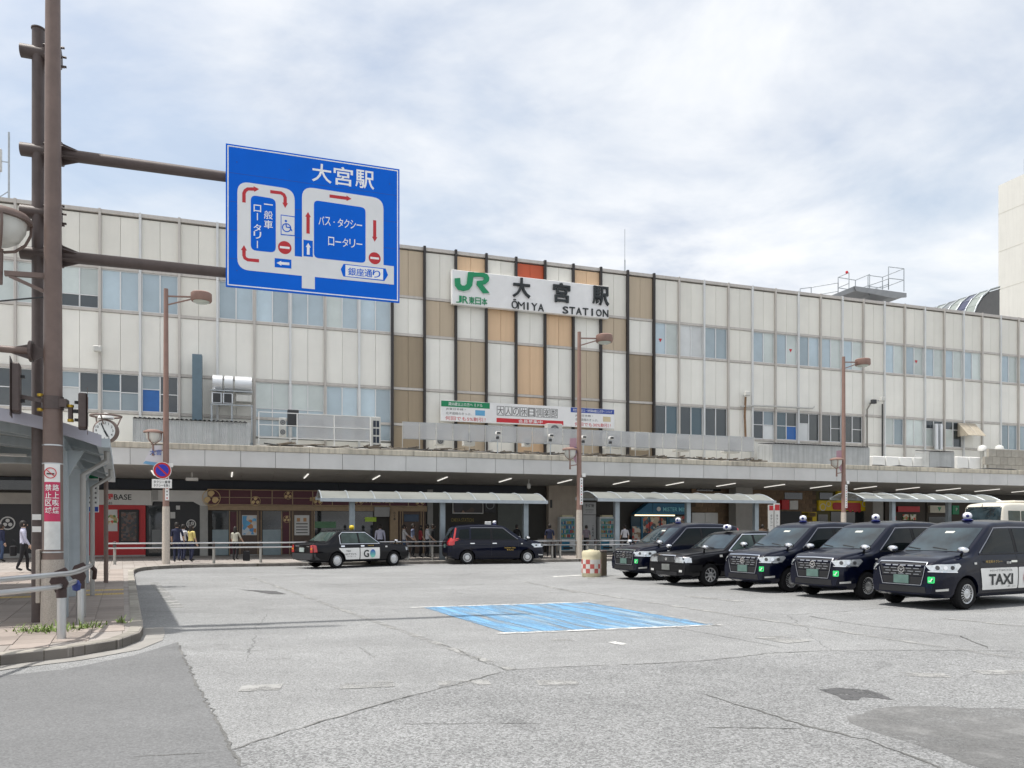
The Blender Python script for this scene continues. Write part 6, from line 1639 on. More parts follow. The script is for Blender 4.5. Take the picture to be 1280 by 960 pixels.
def wheel(root, x, y, r, sd, style):
    key = (round(r, 3), style)
    if key not in _wc:
        w_ = .095
        ty = MB().lathe([(r * .62, -w_), (r * .90, -w_), (r * .985, -w_ * .75), (r, -w_ * .4), (r, w_ * .4), (r * .985, w_ * .75), (r * .90, w_), (r * .62, w_), (r * .60, w_ * .6), (r * .60, -w_ * .6), (r * .62, -w_)], 40).mesh('wheel', M_tyre, 40)
        rm = MB(); R0 = r * .645
        rm.lathe([(R0, w_ * .80), (R0 * .97, w_ * .98), (R0 * .90, w_ * .92), (R0 * .88, w_ * .80), (R0 * .40, w_ * 1.02), (R0 * .30, w_ * .95), (R0 * .16, w_ * 1.05), (0, w_ * 1.05)], 40)
        rmm = rm.mesh('rim', M_rim, 30)
        sl_ = MB(); n_ = {'slots': 18, 'disc': 24, 'spoke': 8}[style]
        for i in range(n_):
            a = 2 * math.pi * i / n_; M_ = Matrix.Rotation(a, 4, 'Z')
            if style == 'slots': q0, q1, h0, h1 = R0 * .50, R0 * .84, .011, .020
            elif style == 'disc': q0, q1, h0, h1 = R0 * .74, R0 * .86, .012, .014
            else: q0, q1, h0, h1 = R0 * .42, R0 * .85, .014, .045
            zf = lambda q: (w_ * .80 + (w_ * 1.02 - w_ * .80) * (R0 * .88 - q) / (R0 * .48)) + .002
            sl_.add([M_ @ Vector(p) for p in ((q0, -h0, zf(q0)), (q1, -h1, zf(q1)), (q1, h1, zf(q1)), (q0, h0, zf(q0)))], [(0, 1, 2, 3)])
        _wc[key] = (ty, rmm, sl_.mesh('rim_slots', M_black))
    ty, rmm, slm = _wc[key]
    o = link('wheel', ty, root, (x, y, r)); o.rotation_euler = (R(-90) if sd > 0 else R(90), 0, 0)
    q = link('rim', rmm, o); link('rim_slots', slm, o, kind='stuff')
    return o
def side_text(root, body, xf, z, h, m, side, car, y=.862, wd=None, bold=.02, parent=None, name='lettering'):
    me = text_mesh(body, h, bold, 0, wd)
    if side == 'L': me.transform(Matrix.Rotation(math.pi, 4, 'Z'))
    me.transform(Matrix.Translation((car.front - xf, y if side == 'L' else -y, z))); me.materials.clear(); me.materials.append(m)
    return link(name, me, parent or root, kind='stuff')
# ------------------------------------------------------------------ tall hatchback taxi
jt = dict(zb=[(0, .30), (.35, .20), (4.0, .20), (4.4, .34)], zl=[(0, .74), (.25, .90), (.6, .97), (1.0, 1.02), (2.2, 1.04), (4.15, 1.07), (4.4, .98)],
          zt=[(0, .84), (.06, .92), (.25, 1.00), (.6, 1.055), (.98, 1.10), (1.80, 1.66), (2.05, 1.72), (2.6, 1.75), (3.3, 1.74), (3.9, 1.69), (4.10, 1.63), (4.26, 1.22), (4.36, 1.02), (4.4, .98)],
          wl=[(0, .62), (.3, .74), (4.1, .74), (4.4, .62)], wm=[(0, .64), (.04, .70), (.14, .77), (.4, .825), (.8, .8475), (3.7, .8475), (4.15, .82), (4.33, .76), (4.4, .70)],
          wb=[(0, .58), (.04, .66), (.14, .73), (.4, .785), (.8, .81), (1.2, .815), (3.7, .815), (4.15, .79), (4.33, .73), (4.4, .68)], wt=[(0, .56), (.14, .68), (.5, .725), (.95, .735), (1.3, .72), (1.8, .665), (2.4, .66), (3.9, .655), (4.4, .62)],
          r=[(0, .05), (.95, .045), (1.7, .06), (2.0, .10), (3.9, .10), (4.2, .05), (4.4, .04)], cr=[(0, .0), (.3, .02), (.9, .03), (1.8, .03), (4.0, .025), (4.4, 0)])
JT = Car(4.4, 2.175, jt, {k: .04 for k in jt} | {'zt': .035, 'wt': .07}, M_paint, (1.375, -1.375), .31, .74)
def make_jt(label, group=None, panel=False, quick=False):
    c = JT; t = thing('taxi_van', label, 'taxi', (0, 0, 0), 0, group)
    link('body', c.body, t)
    for wx in c.wx:
        for sd in (1, -1): wheel(t, wx, sd * c.track, c.wr, sd, 'slots')
    c.add(t, 'windscreen', [(-.66, 1.13), (.66, 1.13), (.585, 1.60), (-.585, 1.60)], 'F', M_wsh, .006)
    c.add(t, 'rear_window', [(-.60, 1.16), (.60, 1.16), (.53, 1.55), (-.53, 1.55)], 'B', M_cglass, .006)
    for sd in 'LR':
        c.add(t, 'side_window', roundpoly([(1.30, 1.10), (2.40, 1.10), (2.40, 1.58), (1.93, 1.58)], [.03, .03, .05, .12]), sd, M_cglass, .005)
        c.add(t, 'side_window', roundpoly([(2.50, 1.10), (3.38, 1.11), (3.36, 1.58), (2.50, 1.585)], .04), sd, M_cglass, .005)
        c.add(t, 'side_window', roundpoly([(3.45, 1.12), (3.95, 1.14), (3.86, 1.52), (3.45, 1.57)], .05), sd, M_cglass, .005)
        c.add(t, 'pillar_trim', [(2.41, 1.10), (2.49, 1.10), (2.49, 1.58), (2.41, 1.58)], sd, M_trim, .004)
        c.add(t, 'belt_moulding', seam([(1.22, 1.075), (2.4, 1.075), (3.4, 1.085), (4.0, 1.105)], .022), sd, M_trim, .007, .12)
        c.add(t, 'window_moulding', seam([(1.24, 1.10), (1.56, 1.33), (1.90, 1.60), (2.4, 1.615), (3.4, 1.61)], .018), sd, mat('dull_chrome', (.30, .30, .32), .25, .9, 0), .007, .12)
        for pts in ([(1.22, .34), (1.20, .70), (1.24, 1.06)], [(2.455, .34), (2.455, 1.08)], [(3.42, .60), (3.42, 1.10)], [(1.22, .33), (3.0, .33)], [(2.46, .86), (3.9, .88)]):
            c.add(t, 'door_seam', seam(pts, .008), sd, M_black, .003, .15)
        for xf in (2.22, 3.22): c.add(t, 'door_handle', roundpoly([(xf, .90), (xf + .20, .90), (xf + .20, .94), (xf, .94)], .015), sd, M_chrome, .022, .1)
        c.add(t, 'side_repeater', roundpoly([(1.02, .88), (1.10, .88), (1.10, .92), (1.02, .92)], .01), sd, M_clear, .01)
        c.add(t, 'sill_trim', [(1.22, .21), (3.15, .21), (3.15, .30), (1.22, .30)], sd, M_trim, .004, .2)
        sgn_ = 1 if sd == 'L' else -1
        c.add(t, 'tail_lamp', [(q[0] * sgn_, q[1]) for q in ((.55, .84), (.80, .84), (.80, 1.16), (.62, 1.16), (.55, 1.02))][::sgn_], 'B', M_tail, .008, .06)
        c.add(t, 'tail_lamp_side', [(4.12, .86), (4.32, .86), (4.27, 1.12), (4.10, 1.14)], sd, M_tail, .008, .06)
        c.add(t, 'tail_strip', [(4.09, 1.14), (4.17, 1.14), (4.06, 1.60), (4.00, 1.60)], sd, M_tail, .008, .06)
        a0 = 45 * sgn_
        hl = [(-.62, .745), (-1.10, .765), (-1.17, .86), (-1.02, .885), (-.56, .905), (-.52, .86)]
        hl = [((q[0]) * 1, q[1]) for q in hl]
        # a along (-sin, cos): mirror for the right lamp
        c.add(t, 'headlamp', [(q[0] if sgn_ > 0 else -q[0], q[1]) for q in hl], a0, M_head, .010, .05)
        c.add(t, 'headlamp_rim', [(q[0] if sgn_ > 0 else -q[0], q[1]) for q in seam([(-.60, .74), (-1.14, .755)], .02)], a0, M_chrome, .014, .08)
        for k_ in range(3): c.add(t, 'headlamp_unit', [(q[0] if sgn_ > 0 else -q[0], q[1]) for q in circ(-.70 - .14 * k_, .825, .04, 12)], a0, M_dark if k_ != 1 else M_chrome, .014, .2)
        c.add(t, 'fog_lamp', [(q[0] if sgn_ > 0 else -q[0], q[1]) for q in ((-.78, .385), (-1.02, .37), (-1.02, .41), (-.78, .43))], a0, M_clear if panel else M_trim, .010, .1)
        # fender mirror
        x_, y_ = c.front - .80, sgn_ * .70
        MB().tube([(x_, y_, 1.0), (x_ + .02, y_ + sgn_ * .03, 1.08), (x_ + .03, y_ + sgn_ * .06, 1.13)], [.035, .022, .03], 8).build('mirror_stalk', M_trim, t, 50)
        h_ = MB().lathe([(0, -.085), (.05, -.075), (.075, -.03), (.078, .03), (.06, .07), (0, .08)], 16, Matrix.Translation((x_ + .03, y_ + sgn_ * .07, 1.165)) @ Matrix.Rotation(R(90), 4, 'Y') @ Matrix.Diagonal((.85, 1.35, 1.0, 1))).build('mirror', M_chrome, t, 60)
        MB().box(x_ + .03 - .092, x_ + .03 - .086, y_ + sgn_ * .07 - .07, y_ + sgn_ * .07 + .07, 1.12, 1.21).build('mirror_glass', M_cglass, h_)
    # front face
    c.add(t, 'grille', [(-.44, .66), (.44, .66), (.49, .90), (-.49, .90)], 'F', M_black, .006)
    for j in range(4):
        z = .69 + j * .055
        for i in range(5):
            y0 = -.40 + i * .165 + (.04 if j % 2 else 0); y1 = min(y0 + .12, .45)
            c.add(t, 'grille_bar', [(y0, z - .007), (y1, z - .007), (y1, z + .007), (y0, z + .007)], 'F', M_dchr, .012, .3)
    c.add(t, 'emblem', circ(0, .78, .075, 18), 'F', M_chrome, .022, .3); c.add(t, 'emblem_ring', circ(0, .78, .055, 16), 'F', M_black, .024, .3); c.add(t, 'emblem_bar', [(-.055, .785), (.055, .785), (.055, .80), (-.055, .80)], 'F', M_chrome, .026, .3)
    c.add(t, 'emblem_bar', circ(0, .775, .025, 10), 'F', M_chrome, .026, .3)
    c.add(t, 'grille_surround', seam([(-.52, .915), (0, .925), (.52, .915)], .02), 'F', M_chrome, .016, .1)
    for sg_ in (1, -1): c.add(t, 'grille_surround', seam([(.52 * sg_, .91), (.47 * sg_, .66), (.42 * sg_, .48)], .014), 'F', M_dchr, .016, .1)
    c.add(t, 'grille_surround', seam([(-.42, .48), (.42, .48)], .014), 'F', M_dchr, .016, .1)
    c.add(t, 'lower_grille', [(-.40, .50), (.40, .50), (.45, .64), (-.45, .64)], 'F', M_black, .007); c.add(t, 'bumper_intake', [(-.52, .33), (.52, .33), (.50, .45), (-.50, .45)], 'F', M_black, .006)
    q = MB().cbox(c.front + .0, c.front + .03, -.165, .165, .50, .665, .004).build('licence_plate', M_plate, t)
    c.add(t, 'sticker', rrect(.56, .68, .53, .655, .02), 'F', M_stk, .010); c.add(t, 'sticker_mark', seam([(.585, .575), (.62, .56), (.655, .62)], .022), 'F', M_white, .013, .2)
    for y in (-.30, .28): c.add(t, 'wiper', seam([(y, 1.15), (y - .34, 1.19)], .016), 'F', M_trim, .014, .1)
    c.add(t, 'bonnet_seam', seam([(.12, .62), (.6, .66), (1.0, .68)], .008), 'T', M_black, .003, .15); c.add(t, 'bonnet_seam', seam([(.12, -.62), (.6, -.66), (1.0, -.68)], .008), 'T', M_black, .003, .15)
    c.add(t, 'cowl', [(.96, -.62), (1.08, -.62), (1.08, .62), (.96, .62)], 'T', M_trim, .005, .2)
    # rear
    q = MB().cbox(-2.245, -2.205, -.165, .165, .72, .885, .004).build('licence_plate', M_plate, t); c.add(t, 'rear_bumper_trim', [(-.62, .34), (.62, .34), (.62, .50), (-.62, .50)], 'B', M_trim, .006); c.add(t, 'rear_garnish', [(-.40, .92), (.40, .92), (.40, .96), (-.40, .96)], 'B', M_chrome, .012)
    # roof lamp
    zr = 1.755; xr = c.front - 2.12
    q = MB().lathe([(0, 0), (.09, 0), (.10, .02), (.07, .04), (0, .045)], 18, Matrix.Translation((xr, 0, zr)) @ Matrix.Diagonal((.9, 1.2, 1, 1))).build('roof_lamp_base', mat('lamp_blue', (.01, .015, .12), .3), t, 40)
    MB().lathe([(.05, .03), (.078, .055), (.092, .10), (.078, .147), (.045, .175), (0, .182)], 22, Matrix.Translation((xr, 0, zr))).build('roof_lamp', mat('lamp_white', (.72, .74, .80), .2), t, 60)
    for a, z in ((35, .10), (-60, .11)): MB().lathe([(0, .010), (.028, .007), (.033, 0), (0, 0)], 12, Matrix.Translation((xr, 0, zr + z)) @ Matrix.Rotation(R(a), 4, 'Z') @ Matrix.Translation((.086, 0, 0)) @ Matrix.Rotation(R(90), 4, 'Y')).build('roof_lamp_mark', MATS['lamp_blue'], t)
    c.add(t, 'interior_mirror', rrect(-.10, .10, 1.49, 1.53, .015), 'F', mat('mirror_pale', (.55, .55, .5), .3), .008)
    return t
VG = 'navy taxis parked side by side in the rank'
HD = R(180 + 27)
def place(t, wheel_xy, heading, wx, wy):
    """put the car so that its wheel (local wx, wy) stands at wheel_xy"""
    c_, s_ = math.cos(heading), math.sin(heading)
    t.location = (wheel_xy[0] - (c_ * wx - s_ * wy), wheel_xy[1] - (s_ * wx + c_ * wy), 0); t.rotation_euler = (0, 0, heading)
base = make_jt('nearest navy taxi van at the right edge with white TAXI door panel', VG, True)
T2 = copy_tree(base, (0, 0, 0), 0, 'navy taxi van second from the right, between the panelled taxi and another van'); T3 = copy_tree(base, (0, 0, 0), 0, 'navy taxi van in the middle of the rank, right of the black sedan'); T5 = copy_tree(base, (0, 0, 0), 0, 'leftmost navy taxi van of the rank, left of the black sedan')
TF = copy_tree(base, (0, 0, 0), 0, 'navy taxi van standing alone side on behind the blue marking'); del TF['group']
def wgp(px, py): g = GP(px, py); return (g.x, g.y)
FW = (1.375, .80)
place(base, wgp(1207, 762), HD, *FW); place(T2, wgp(1084, 749.5), HD, *FW); place(T3, wgp(988, 740.5), HD, *FW); place(T5, wgp(826, 725.5), HD, *FW)
place(TF, wgp(584, 705.5), R(15), -1.375, -.80)
# door panels of the nearest taxi
pl_ = JT.add(base, 'door_panel', roundpoly([(1.27, .37), (2.44, .37), (2.44, .80), (1.20, .80)], .03), 'L', M_white, .008, .15)
side_text(base, 'TAXI', 1.86, .57, .22, M_blk, 'L', JT, .864, .80, .05, pl_); side_text(base, 'タクシーアプリならこの１台。', 1.86, .75, .045, M_tgrey, 'L', JT, .864, .75, .03, pl_); side_text(base, '090 0000'.replace('0', '-'), 2.2, .42, .03, M_blk, 'L', JT, .864, .3, .03, pl_)
pl_ = JT.add(base, 'door_panel', roundpoly([(2.47, .37), (3.38, .37), (3.36, .80), (2.47, .80)], .03), 'L', M_white, .008, .15)
rg = MB(); ringm(rg, 0, 0, .10, .17, -.002, .002); rm_ = rg.mesh('logo', M_sred); rm_.transform(Matrix.Translation((JT.front - 2.80, .864, .58))); link('logo', rm_, pl_)
for b_ in (base,): 
    side_text(b_, '埼玉県タクシー', 1.62, .93, .055, M_sgold, 'L', JT, .862, .55, .03); side_text(b_, '空車', 2.12, .90, .05, M_white, 'L', JT, .862, .16, .03)
side_text(TF, 'SAITAMA TAXI', 1.62, .72, .055, M_sgold, 'R', JT, .866, .5, .03); side_text(TF, 'TAXI', 1.62, .63, .055, M_sgold, 'R', JT, .866, .3, .03)
o = MB().cbox(-.14, .14, -.03, .03, 0, .14, .01).build('roof_sign', M_white, TF, None, (.05 - .30, 0, 1.755))
# ------------------------------------------------------------------ three-box sedan taxi
sd_ = dict(zb=[(0, .30), (.3, .22), (4.3, .22), (4.69, .34)], zl=[(0, .70), (.1, .82), (.5, .86), (1.4, .90), (2.5, .92), (4.2, .93), (4.69, .90)],
           zt=[(0, .80), (.05, .86), (.3, .90), (.8, .94), (1.42, .985), (2.08, 1.42), (2.25, 1.475), (2.7, 1.515), (3.2, 1.51), (3.45, 1.47), (4.00, 1.06), (4.12, 1.03), (4.55, 1.015), (4.66, .98), (4.69, .93)],
           wl=[(0, .70), (.2, .76), (4.5, .76), (4.69, .70)], wm=[(0, .76), (.04, .80), (.12, .825), (.4, .8475), (4.3, .8475), (4.6, .825), (4.69, .79)],
           wb=[(0, .72), (.12, .78), (.4, .805), (4.3, .81), (4.6, .79), (4.69, .76)], wt=[(0, .70), (.3, .745), (1.4, .755), (1.8, .70), (2.2, .635), (2.8, .62), (3.4, .625), (3.8, .69), (4.1, .74), (4.69, .73)],
           r=[(0, .04), (1.4, .04), (2.2, .06), (2.5, .09), (3.3, .09), (3.9, .05), (4.69, .035)], cr=[(0, 0), (.3, .015), (1.4, .02), (2.2, .02), (3.4, .02), (4.1, .012), (4.69, 0)])
SD = Car(4.69, 2.235, sd_, {k: .03 for k in sd_} | {'wt': .07}, M_paintb, (1.3925, -1.3925), .315, .745)
def make_sd(label, style, group=None):
    c = SD; t = thing('taxi_sedan', label, 'taxi', (0, 0, 0), 0, group); link('body', c.body, t)
    for wx in c.wx:
        for sd in (1, -1): wheel(t, wx, sd * c.track, c.wr, sd, style)
    c.add(t, 'windscreen', [(-.67, 1.02), (.67, 1.02), (.56, 1.40), (-.56, 1.40)], 'F', M_wsh, .006); c.add(t, 'rear_window', [(-.66, 1.08), (.66, 1.08), (.55, 1.43), (-.55, 1.43)], 'B', M_cglassl, .006)
    for sd in 'LR':
        sg_ = 1 if sd == 'L' else -1
        c.add(t, 'side_window', roundpoly([(1.62, .985), (2.52, .985), (2.52, 1.40), (2.20, 1.40)], [.02, .02, .03, .08]), sd, M_cglassl, .005); c.add(t, 'side_window', roundpoly([(2.60, .985), (3.40, .985), (3.36, 1.33), (3.26, 1.40), (2.60, 1.40)], [.02, .03, .04, .06, .02]), sd, M_cglassl, .005)
        c.add(t, 'pillar_trim', [(2.53, .985), (2.59, .985), (2.59, 1.40), (2.53, 1.40)], sd, M_trim, .004); c.add(t, 'window_moulding', seam([(1.55, .965), (2.18, 1.42), (3.28, 1.425), (3.44, 1.30), (3.47, .965)], .022), sd, M_chrome, .008, .1); c.add(t, 'window_moulding', seam([(1.55, .962), (3.47, .962)], .018), sd, M_chrome, .008, .1)
        for pts in ([(1.55, .34), (1.52, .70), (1.56, .95)], [(2.56, .34), (2.56, .96)], [(3.50, .62), (3.48, .96)], [(1.55, .33), (3.1, .33)]): c.add(t, 'door_seam', seam(pts, .008), sd, M_black, .003, .15)
        c.add(t, 'side_moulding', seam([(.9, .60), (1.3, .60)], .025), sd, M_trim, .012, .2); c.add(t, 'bumper_side', [(.02, .42), (.55, .42), (.55, .60), (.02, .60)], sd, M_trim, .014, .1); c.add(t, 'bumper_side', [(4.05, .40), (4.68, .40), (4.68, .62), (4.05, .62)], sd, M_trim, .014, .1)
        for xf in (2.34, 3.28): c.add(t, 'door_handle', roundpoly([(xf, .84), (xf + .17, .84), (xf + .17, .90), (xf, .90)], .015), sd, M_chrome, .018, .1)
        c.add(t, 'side_repeater', roundpoly([(1.18, .80), (1.28, .80), (1.28, .86), (1.18, .86)], .01), sd, M_clear, .01)
        c.add(t, 'headlamp', [(q[0] * sg_, q[1]) for q in ((.40, .655), (.785, .655), (.785, .80), (.40, .80))][::sg_], 'F', M_head, .010, .06); c.add(t, 'headlamp_rim', [(q[0] * sg_, q[1]) for q in seam([(.40, .80), (.785, .80)], .02)], 'F', M_chrome, .014, .1)
        c.add(t, 'corner_lamp', [(.02, .66), (.20, .66), (.20, .79), (.02, .79)], sd, M_head, .010, .06); c.add(t, 'fog_lamp', [(q[0] * sg_, q[1]) for q in ((.55, .40), (.68, .40), (.68, .46), (.55, .46))][::sg_], 'F', M_clear, .018)
        c.add(t, 'tail_lamp', [(q[0] * sg_, q[1]) for q in ((.60, .64), (.775, .64), (.775, .93), (.60, .93))][::sg_], 'B', M_tail, .010, .08); c.add(t, 'reversing_lamp', [(q[0] * sg_, q[1]) for q in ((.62, .75), (.76, .75), (.76, .82), (.62, .82))][::sg_], 'B', M_amber, .014, .2)
        c.add(t, 'tail_lamp_side', [(4.52, .65), (4.67, .65), (4.67, .92), (4.55, .92)], sd, M_tail, .010, .06)
        x_, y_ = c.front - .72, sg_ * .72
        MB().tube([(x_, y_, .92), (x_ + .02, y_ + sg_ * .02, 1.0), (x_ + .02, y_ + sg_ * .05, 1.04)], [.03, .02, .03], 8).build('mirror_stalk', M_trim, t, 50)
        MB().lathe([(0, -.08), (.05, -.07), (.07, -.03), (.07, .03), (.055, .065), (0, .075)], 16, Matrix.Translation((x_ + .02, y_ + sg_ * .06, 1.075)) @ Matrix.Rotation(R(90), 4, 'Y') @ Matrix.Diagonal((.75, 1.3, 1.0, 1))).build('mirror', M_chrome, t, 60)
    c.add(t, 'grille', rrect(-.36, .36, .655, .815, .015), 'F', mat('grille_dark', (.03, .03, .035), .3, .6), .008)
    for i in range(13): y = -.33 + i * .055; c.add(t, 'grille_bar', [(y - .006, .665), (y + .006, .665), (y + .006, .805), (y - .006, .805)], 'F', mat('bar_grey', (.12, .12, .13), .3, .8), .013, .3)
    c.add(t, 'grille_surround', seam([(-.39, .65), (-.37, .835), (.37, .835), (.39, .65)], .022), 'F', M_chrome, .016, .1); c.add(t, 'emblem', circ(0, .74, .045, 12), 'F', M_chrome, .02, .3)
    c.add(t, 'front_bumper', [(-.80, .42), (.80, .42), (.80, .60), (-.80, .60)], 'F', M_trim, .016, .1); c.add(t, 'bumper_intake', [(-.45, .30), (.45, .30), (.45, .40), (-.45, .40)], 'F', M_black, .01)
    MB().cbox(c.front + .01, c.front + .045, -.165, .165, .44, .60, .004).build('licence_plate', mat('plate_grey', (.16, .17, .16), .5, 0, .2, 6), t)
    c.add(t, 'rear_bumper', [(-.82, .36), (.82, .36), (.82, .61), (-.82, .61)], 'B', mat('bumper_grey', (.03, .032, .036), .5), .02, .1)
    MB().cbox(-2.49, -2.46, -.165, .165, .66, .825, .004).build('licence_plate', mat('plate_pale', (.34, .40, .38), .5, 0, .12, 8), t)
    c.add(t, 'boot_badge', [(-.52, .86), (-.34, .86), (-.34, .885), (-.52, .885)], 'B', M_chrome, .01); c.add(t, 'boot_badge', [(.20, .88), (.50, .88), (.50, .90), (.20, .90)], 'B', M_chrome, .01)
    for y in (-.30, .28): c.add(t, 'wiper', seam([(y, 1.03), (y - .34, 1.06)], .016), 'F', M_trim, .014, .1)
    c.add(t, 'bonnet_seam', seam([(.06, .70), (1.3, .73)], .008), 'T', M_black, .003, .15); c.add(t, 'bonnet_seam', seam([(.06, -.70), (1.3, -.73)], .008), 'T', M_black, .003, .15); c.add(t, 'boot_seam', seam([(4.10, .70), (4.10, -.70)], .008), 'T', M_black, .003, .15)
    return t
SDR = make_sd('black sedan taxi between two taxi vans in the rank', 'spoke', VG); place(SDR, wgp(887, 733), HD, 1.3925, .80)
SDG = make_sd('black sedan taxi with white door panels and yellow roof lamp seen from behind', 'disc'); place(SDG, wgp(421, 710.5), R(46), -1.3925, -.80)
# roof lamps
q = MB().lathe([(.05, 0), (.10, .04), (.11, .09), (.09, .15), (0, .18)], 18, Matrix.Translation((.02, 0, 1.53)) @ Matrix.Diagonal((1, 1.25, 1, 1))).build('roof_lamp', MATS['lamp_white'], SDR, 60); MB().box(-.06, .10, -.14, .14, 1.52, 1.54).build('roof_lamp_base', M_trim, SDR)
for a, z in ((35, .10), (120, .08)): MB().lathe([(0, .012), (.04, .008), (.045, 0), (0, 0)], 12, Matrix.Translation((.02, 0, 1.53 + z)) @ Matrix.Rotation(R(a), 4, 'Z') @ Matrix.Translation((.118, 0, 0)) @ Matrix.Rotation(R(90), 4, 'Y')).build('roof_lamp_mark', MATS['lamp_blue'], q)
MB().lathe([(.06, 0), (.10, .05), (.11, .10), (.08, .17), (0, .19)], 18, Matrix.Translation((-.15, 0, 1.53))).build('roof_lamp', mat('lamp_yellow', (.70, .52, .03), .3), SDG, 60); MB().box(-.24, -.06, -.12, .12, 1.52, 1.54).build('roof_lamp_base', M_trim, SDG)
# white advertising panels on the doors
p1 = SD.add(SDG, 'door_panel', roundpoly([(1.58, .34), (2.54, .34), (2.54, .80), (1.58, .80)], .02), 'R', M_white, .008, .15); p2 = SD.add(SDG, 'door_panel', roundpoly([(2.58, .34), (3.22, .34), (3.30, .55), (3.52, .74), (3.55, .80), (2.58, .80)], .02), 'R', M_white, .008, .15)
side_text(SDG, 'G', 2.26, .56, .30, M_blk, 'R', SD, .866, .26, .05, p1, 'logo_letter')
og = MB(); N_ = 24
def grad(name):
    ma = mat(name, (.02, .2, .5), .4, 0, 0); t = ma.node_tree; tcn = t.nodes.new('ShaderNodeTexCoord'); sp_ = t.nodes.new('ShaderNodeSeparateXYZ'); t.links.new(tcn.outputs['Object'], sp_.inputs[0])
    mr = t.nodes.new('ShaderNodeMapRange'); t.links.new(sp_.outputs[2], mr.inputs[0]); mr.inputs[1].default_value = .40; mr.inputs[2].default_value = .72
    rp_ = t.nodes.new('ShaderNodeValToRGB'); rp_.color_ramp.elements[0].color = (.22, .62, .45, 1); rp_.color_ramp.elements[1].color = (.01, .07, .40, 1); t.links.new(mr.outputs[0], rp_.inputs[0]); t.links.new(rp_.outputs[0], t.nodes['Principled BSDF'].inputs['Base Color']); return ma
me = MB().prism([(.135 * math.cos(2 * math.pi * i / N_), .165 * math.sin(2 * math.pi * i / N_)) for i in range(N_)], -.002, .002).mesh('logo_disc', grad('logo_gradient')); me.transform(Matrix.Translation((SD.front - 1.94, -.866, .56))); link('logo_disc', me, p1)
side_text(SDG, 'TAXI', 3.12, .68, .07, M_blk, 'R', SD, .866, .2, .03, p2); side_text(SDG, 'GOアプリで、', 3.0, .55, .08, M_blk, 'R', SD, .866, .55, .03, p2); side_text(SDG, 'すぐ呼べる', 2.98, .46, .03, M_tgrey, 'R', SD, .866, .4, .02, p2)
side_text(SDG, '三和交通', 2.05, .885, .05, M_sgold, 'R', SD, .866, .3, .03)
# ------------------------------------------------------------------ cream bus behind the rank
bs = dict(zb=[(0, .45), (.3, .35), (6.7, .35), (7.0, .45)], zl=[(0, 1.15), (7, 1.15)], zt=[(0, 1.25), (.05, 1.6), (.14, 2.5), (.24, 2.82), (.45, 2.95), (1.0, 3.0), (6.6, 3.0), (6.85, 2.9), (7.0, 2.4)],
          wl=[(0, .9), (.3, 1.05), (6.8, 1.05), (7, .95)], wm=[(0, 1.0), (.06, 1.08), (.25, 1.14), (6.8, 1.14), (7, 1.08)], wb=[(0, 1.0), (.06, 1.07), (.25, 1.13), (6.8, 1.13), (7, 1.07)], wt=[(0, .98), (.25, 1.06), (1, 1.08), (6.8, 1.08), (7, 1.0)], r=[(0, .10), (.3, .16), (7, .14)], cr=[(0, 0), (.4, .05), (6.6, .05), (7, 0)])
M_buscream = mat('bus_cream', (.68, .64, .55), .3, 0, .03, 1, coat=.6)
BS = Car(7.0, 2.8, bs, {k: .04 for k in bs}, M_buscream, (1.6, -2.2), .40, 1.0)
bus = thing('bus', 'cream minibus standing behind the parked taxis at the right', 'bus'); link('body', BS.body, bus)
for wx in BS.wx:
    for sd in (1, -1): wheel(bus, wx, sd * 1.0, .40, sd, 'disc')
BS.add(bus, 'windscreen', rrect(-1.0, 1.0, 1.55, 2.78, .10), 'F', M_wsh, .008, .12); BS.add(bus, 'destination_sign', rrect(-.88, -.18, 1.72, 1.95, .02), 'F', mat('destination_teal', (.02, .26, .28), .4), .012, .3)
for i, ch in enumerate(('送', '迎', 'バ', 'ス')):
    me = text_mesh(ch, .16, .02, 0, .14); me.transform(Matrix.Translation((2.80, -.75 + .15 * i, 1.835)) @ Matrix.Rotation(R(90), 4, 'Z')); me.materials.clear(); me.materials.append(mat('destination_text', (.35, .7, .7), .4)); link('character', me, bus)
for sd in 'LR':
    x = .62
    while x < 6.3: BS.add(bus, 'side_window', rrect(x, x + 1.1, 1.55, 2.55, .06), sd, M_cglassl, .008, .2); x += 1.18
    BS.add(bus, 'side_stripe', [(.3, 1.0), (6.7, 1.0), (6.7, 1.25), (.3, 1.25)], sd, mat('bus_stripe', (.12, .2, .4), .4), .006, .3)
for y in (-.8, .8): BS.add(bus, 'headlamp', circ(y, .85, .12, 16), 'F', M_head, .012, .3)
MB().cbox(-.7, .6, -.55, .55, 3.03, 3.16, .06).build('roof_unit', M_buscream, bus); MB().bar((2.7, .0, 2.9), (2.8, .05, 2.75), .03, .12).build('mirror_arm', M_trim, bus)
BS.add(bus, 'wiper', seam([(-.2, 1.58), (-.8, 1.66)], .025), 'F', M_trim, .02, .3)
bus.location = (28.6, 44.0, 0); bus.rotation_euler = (0, 0, HD)
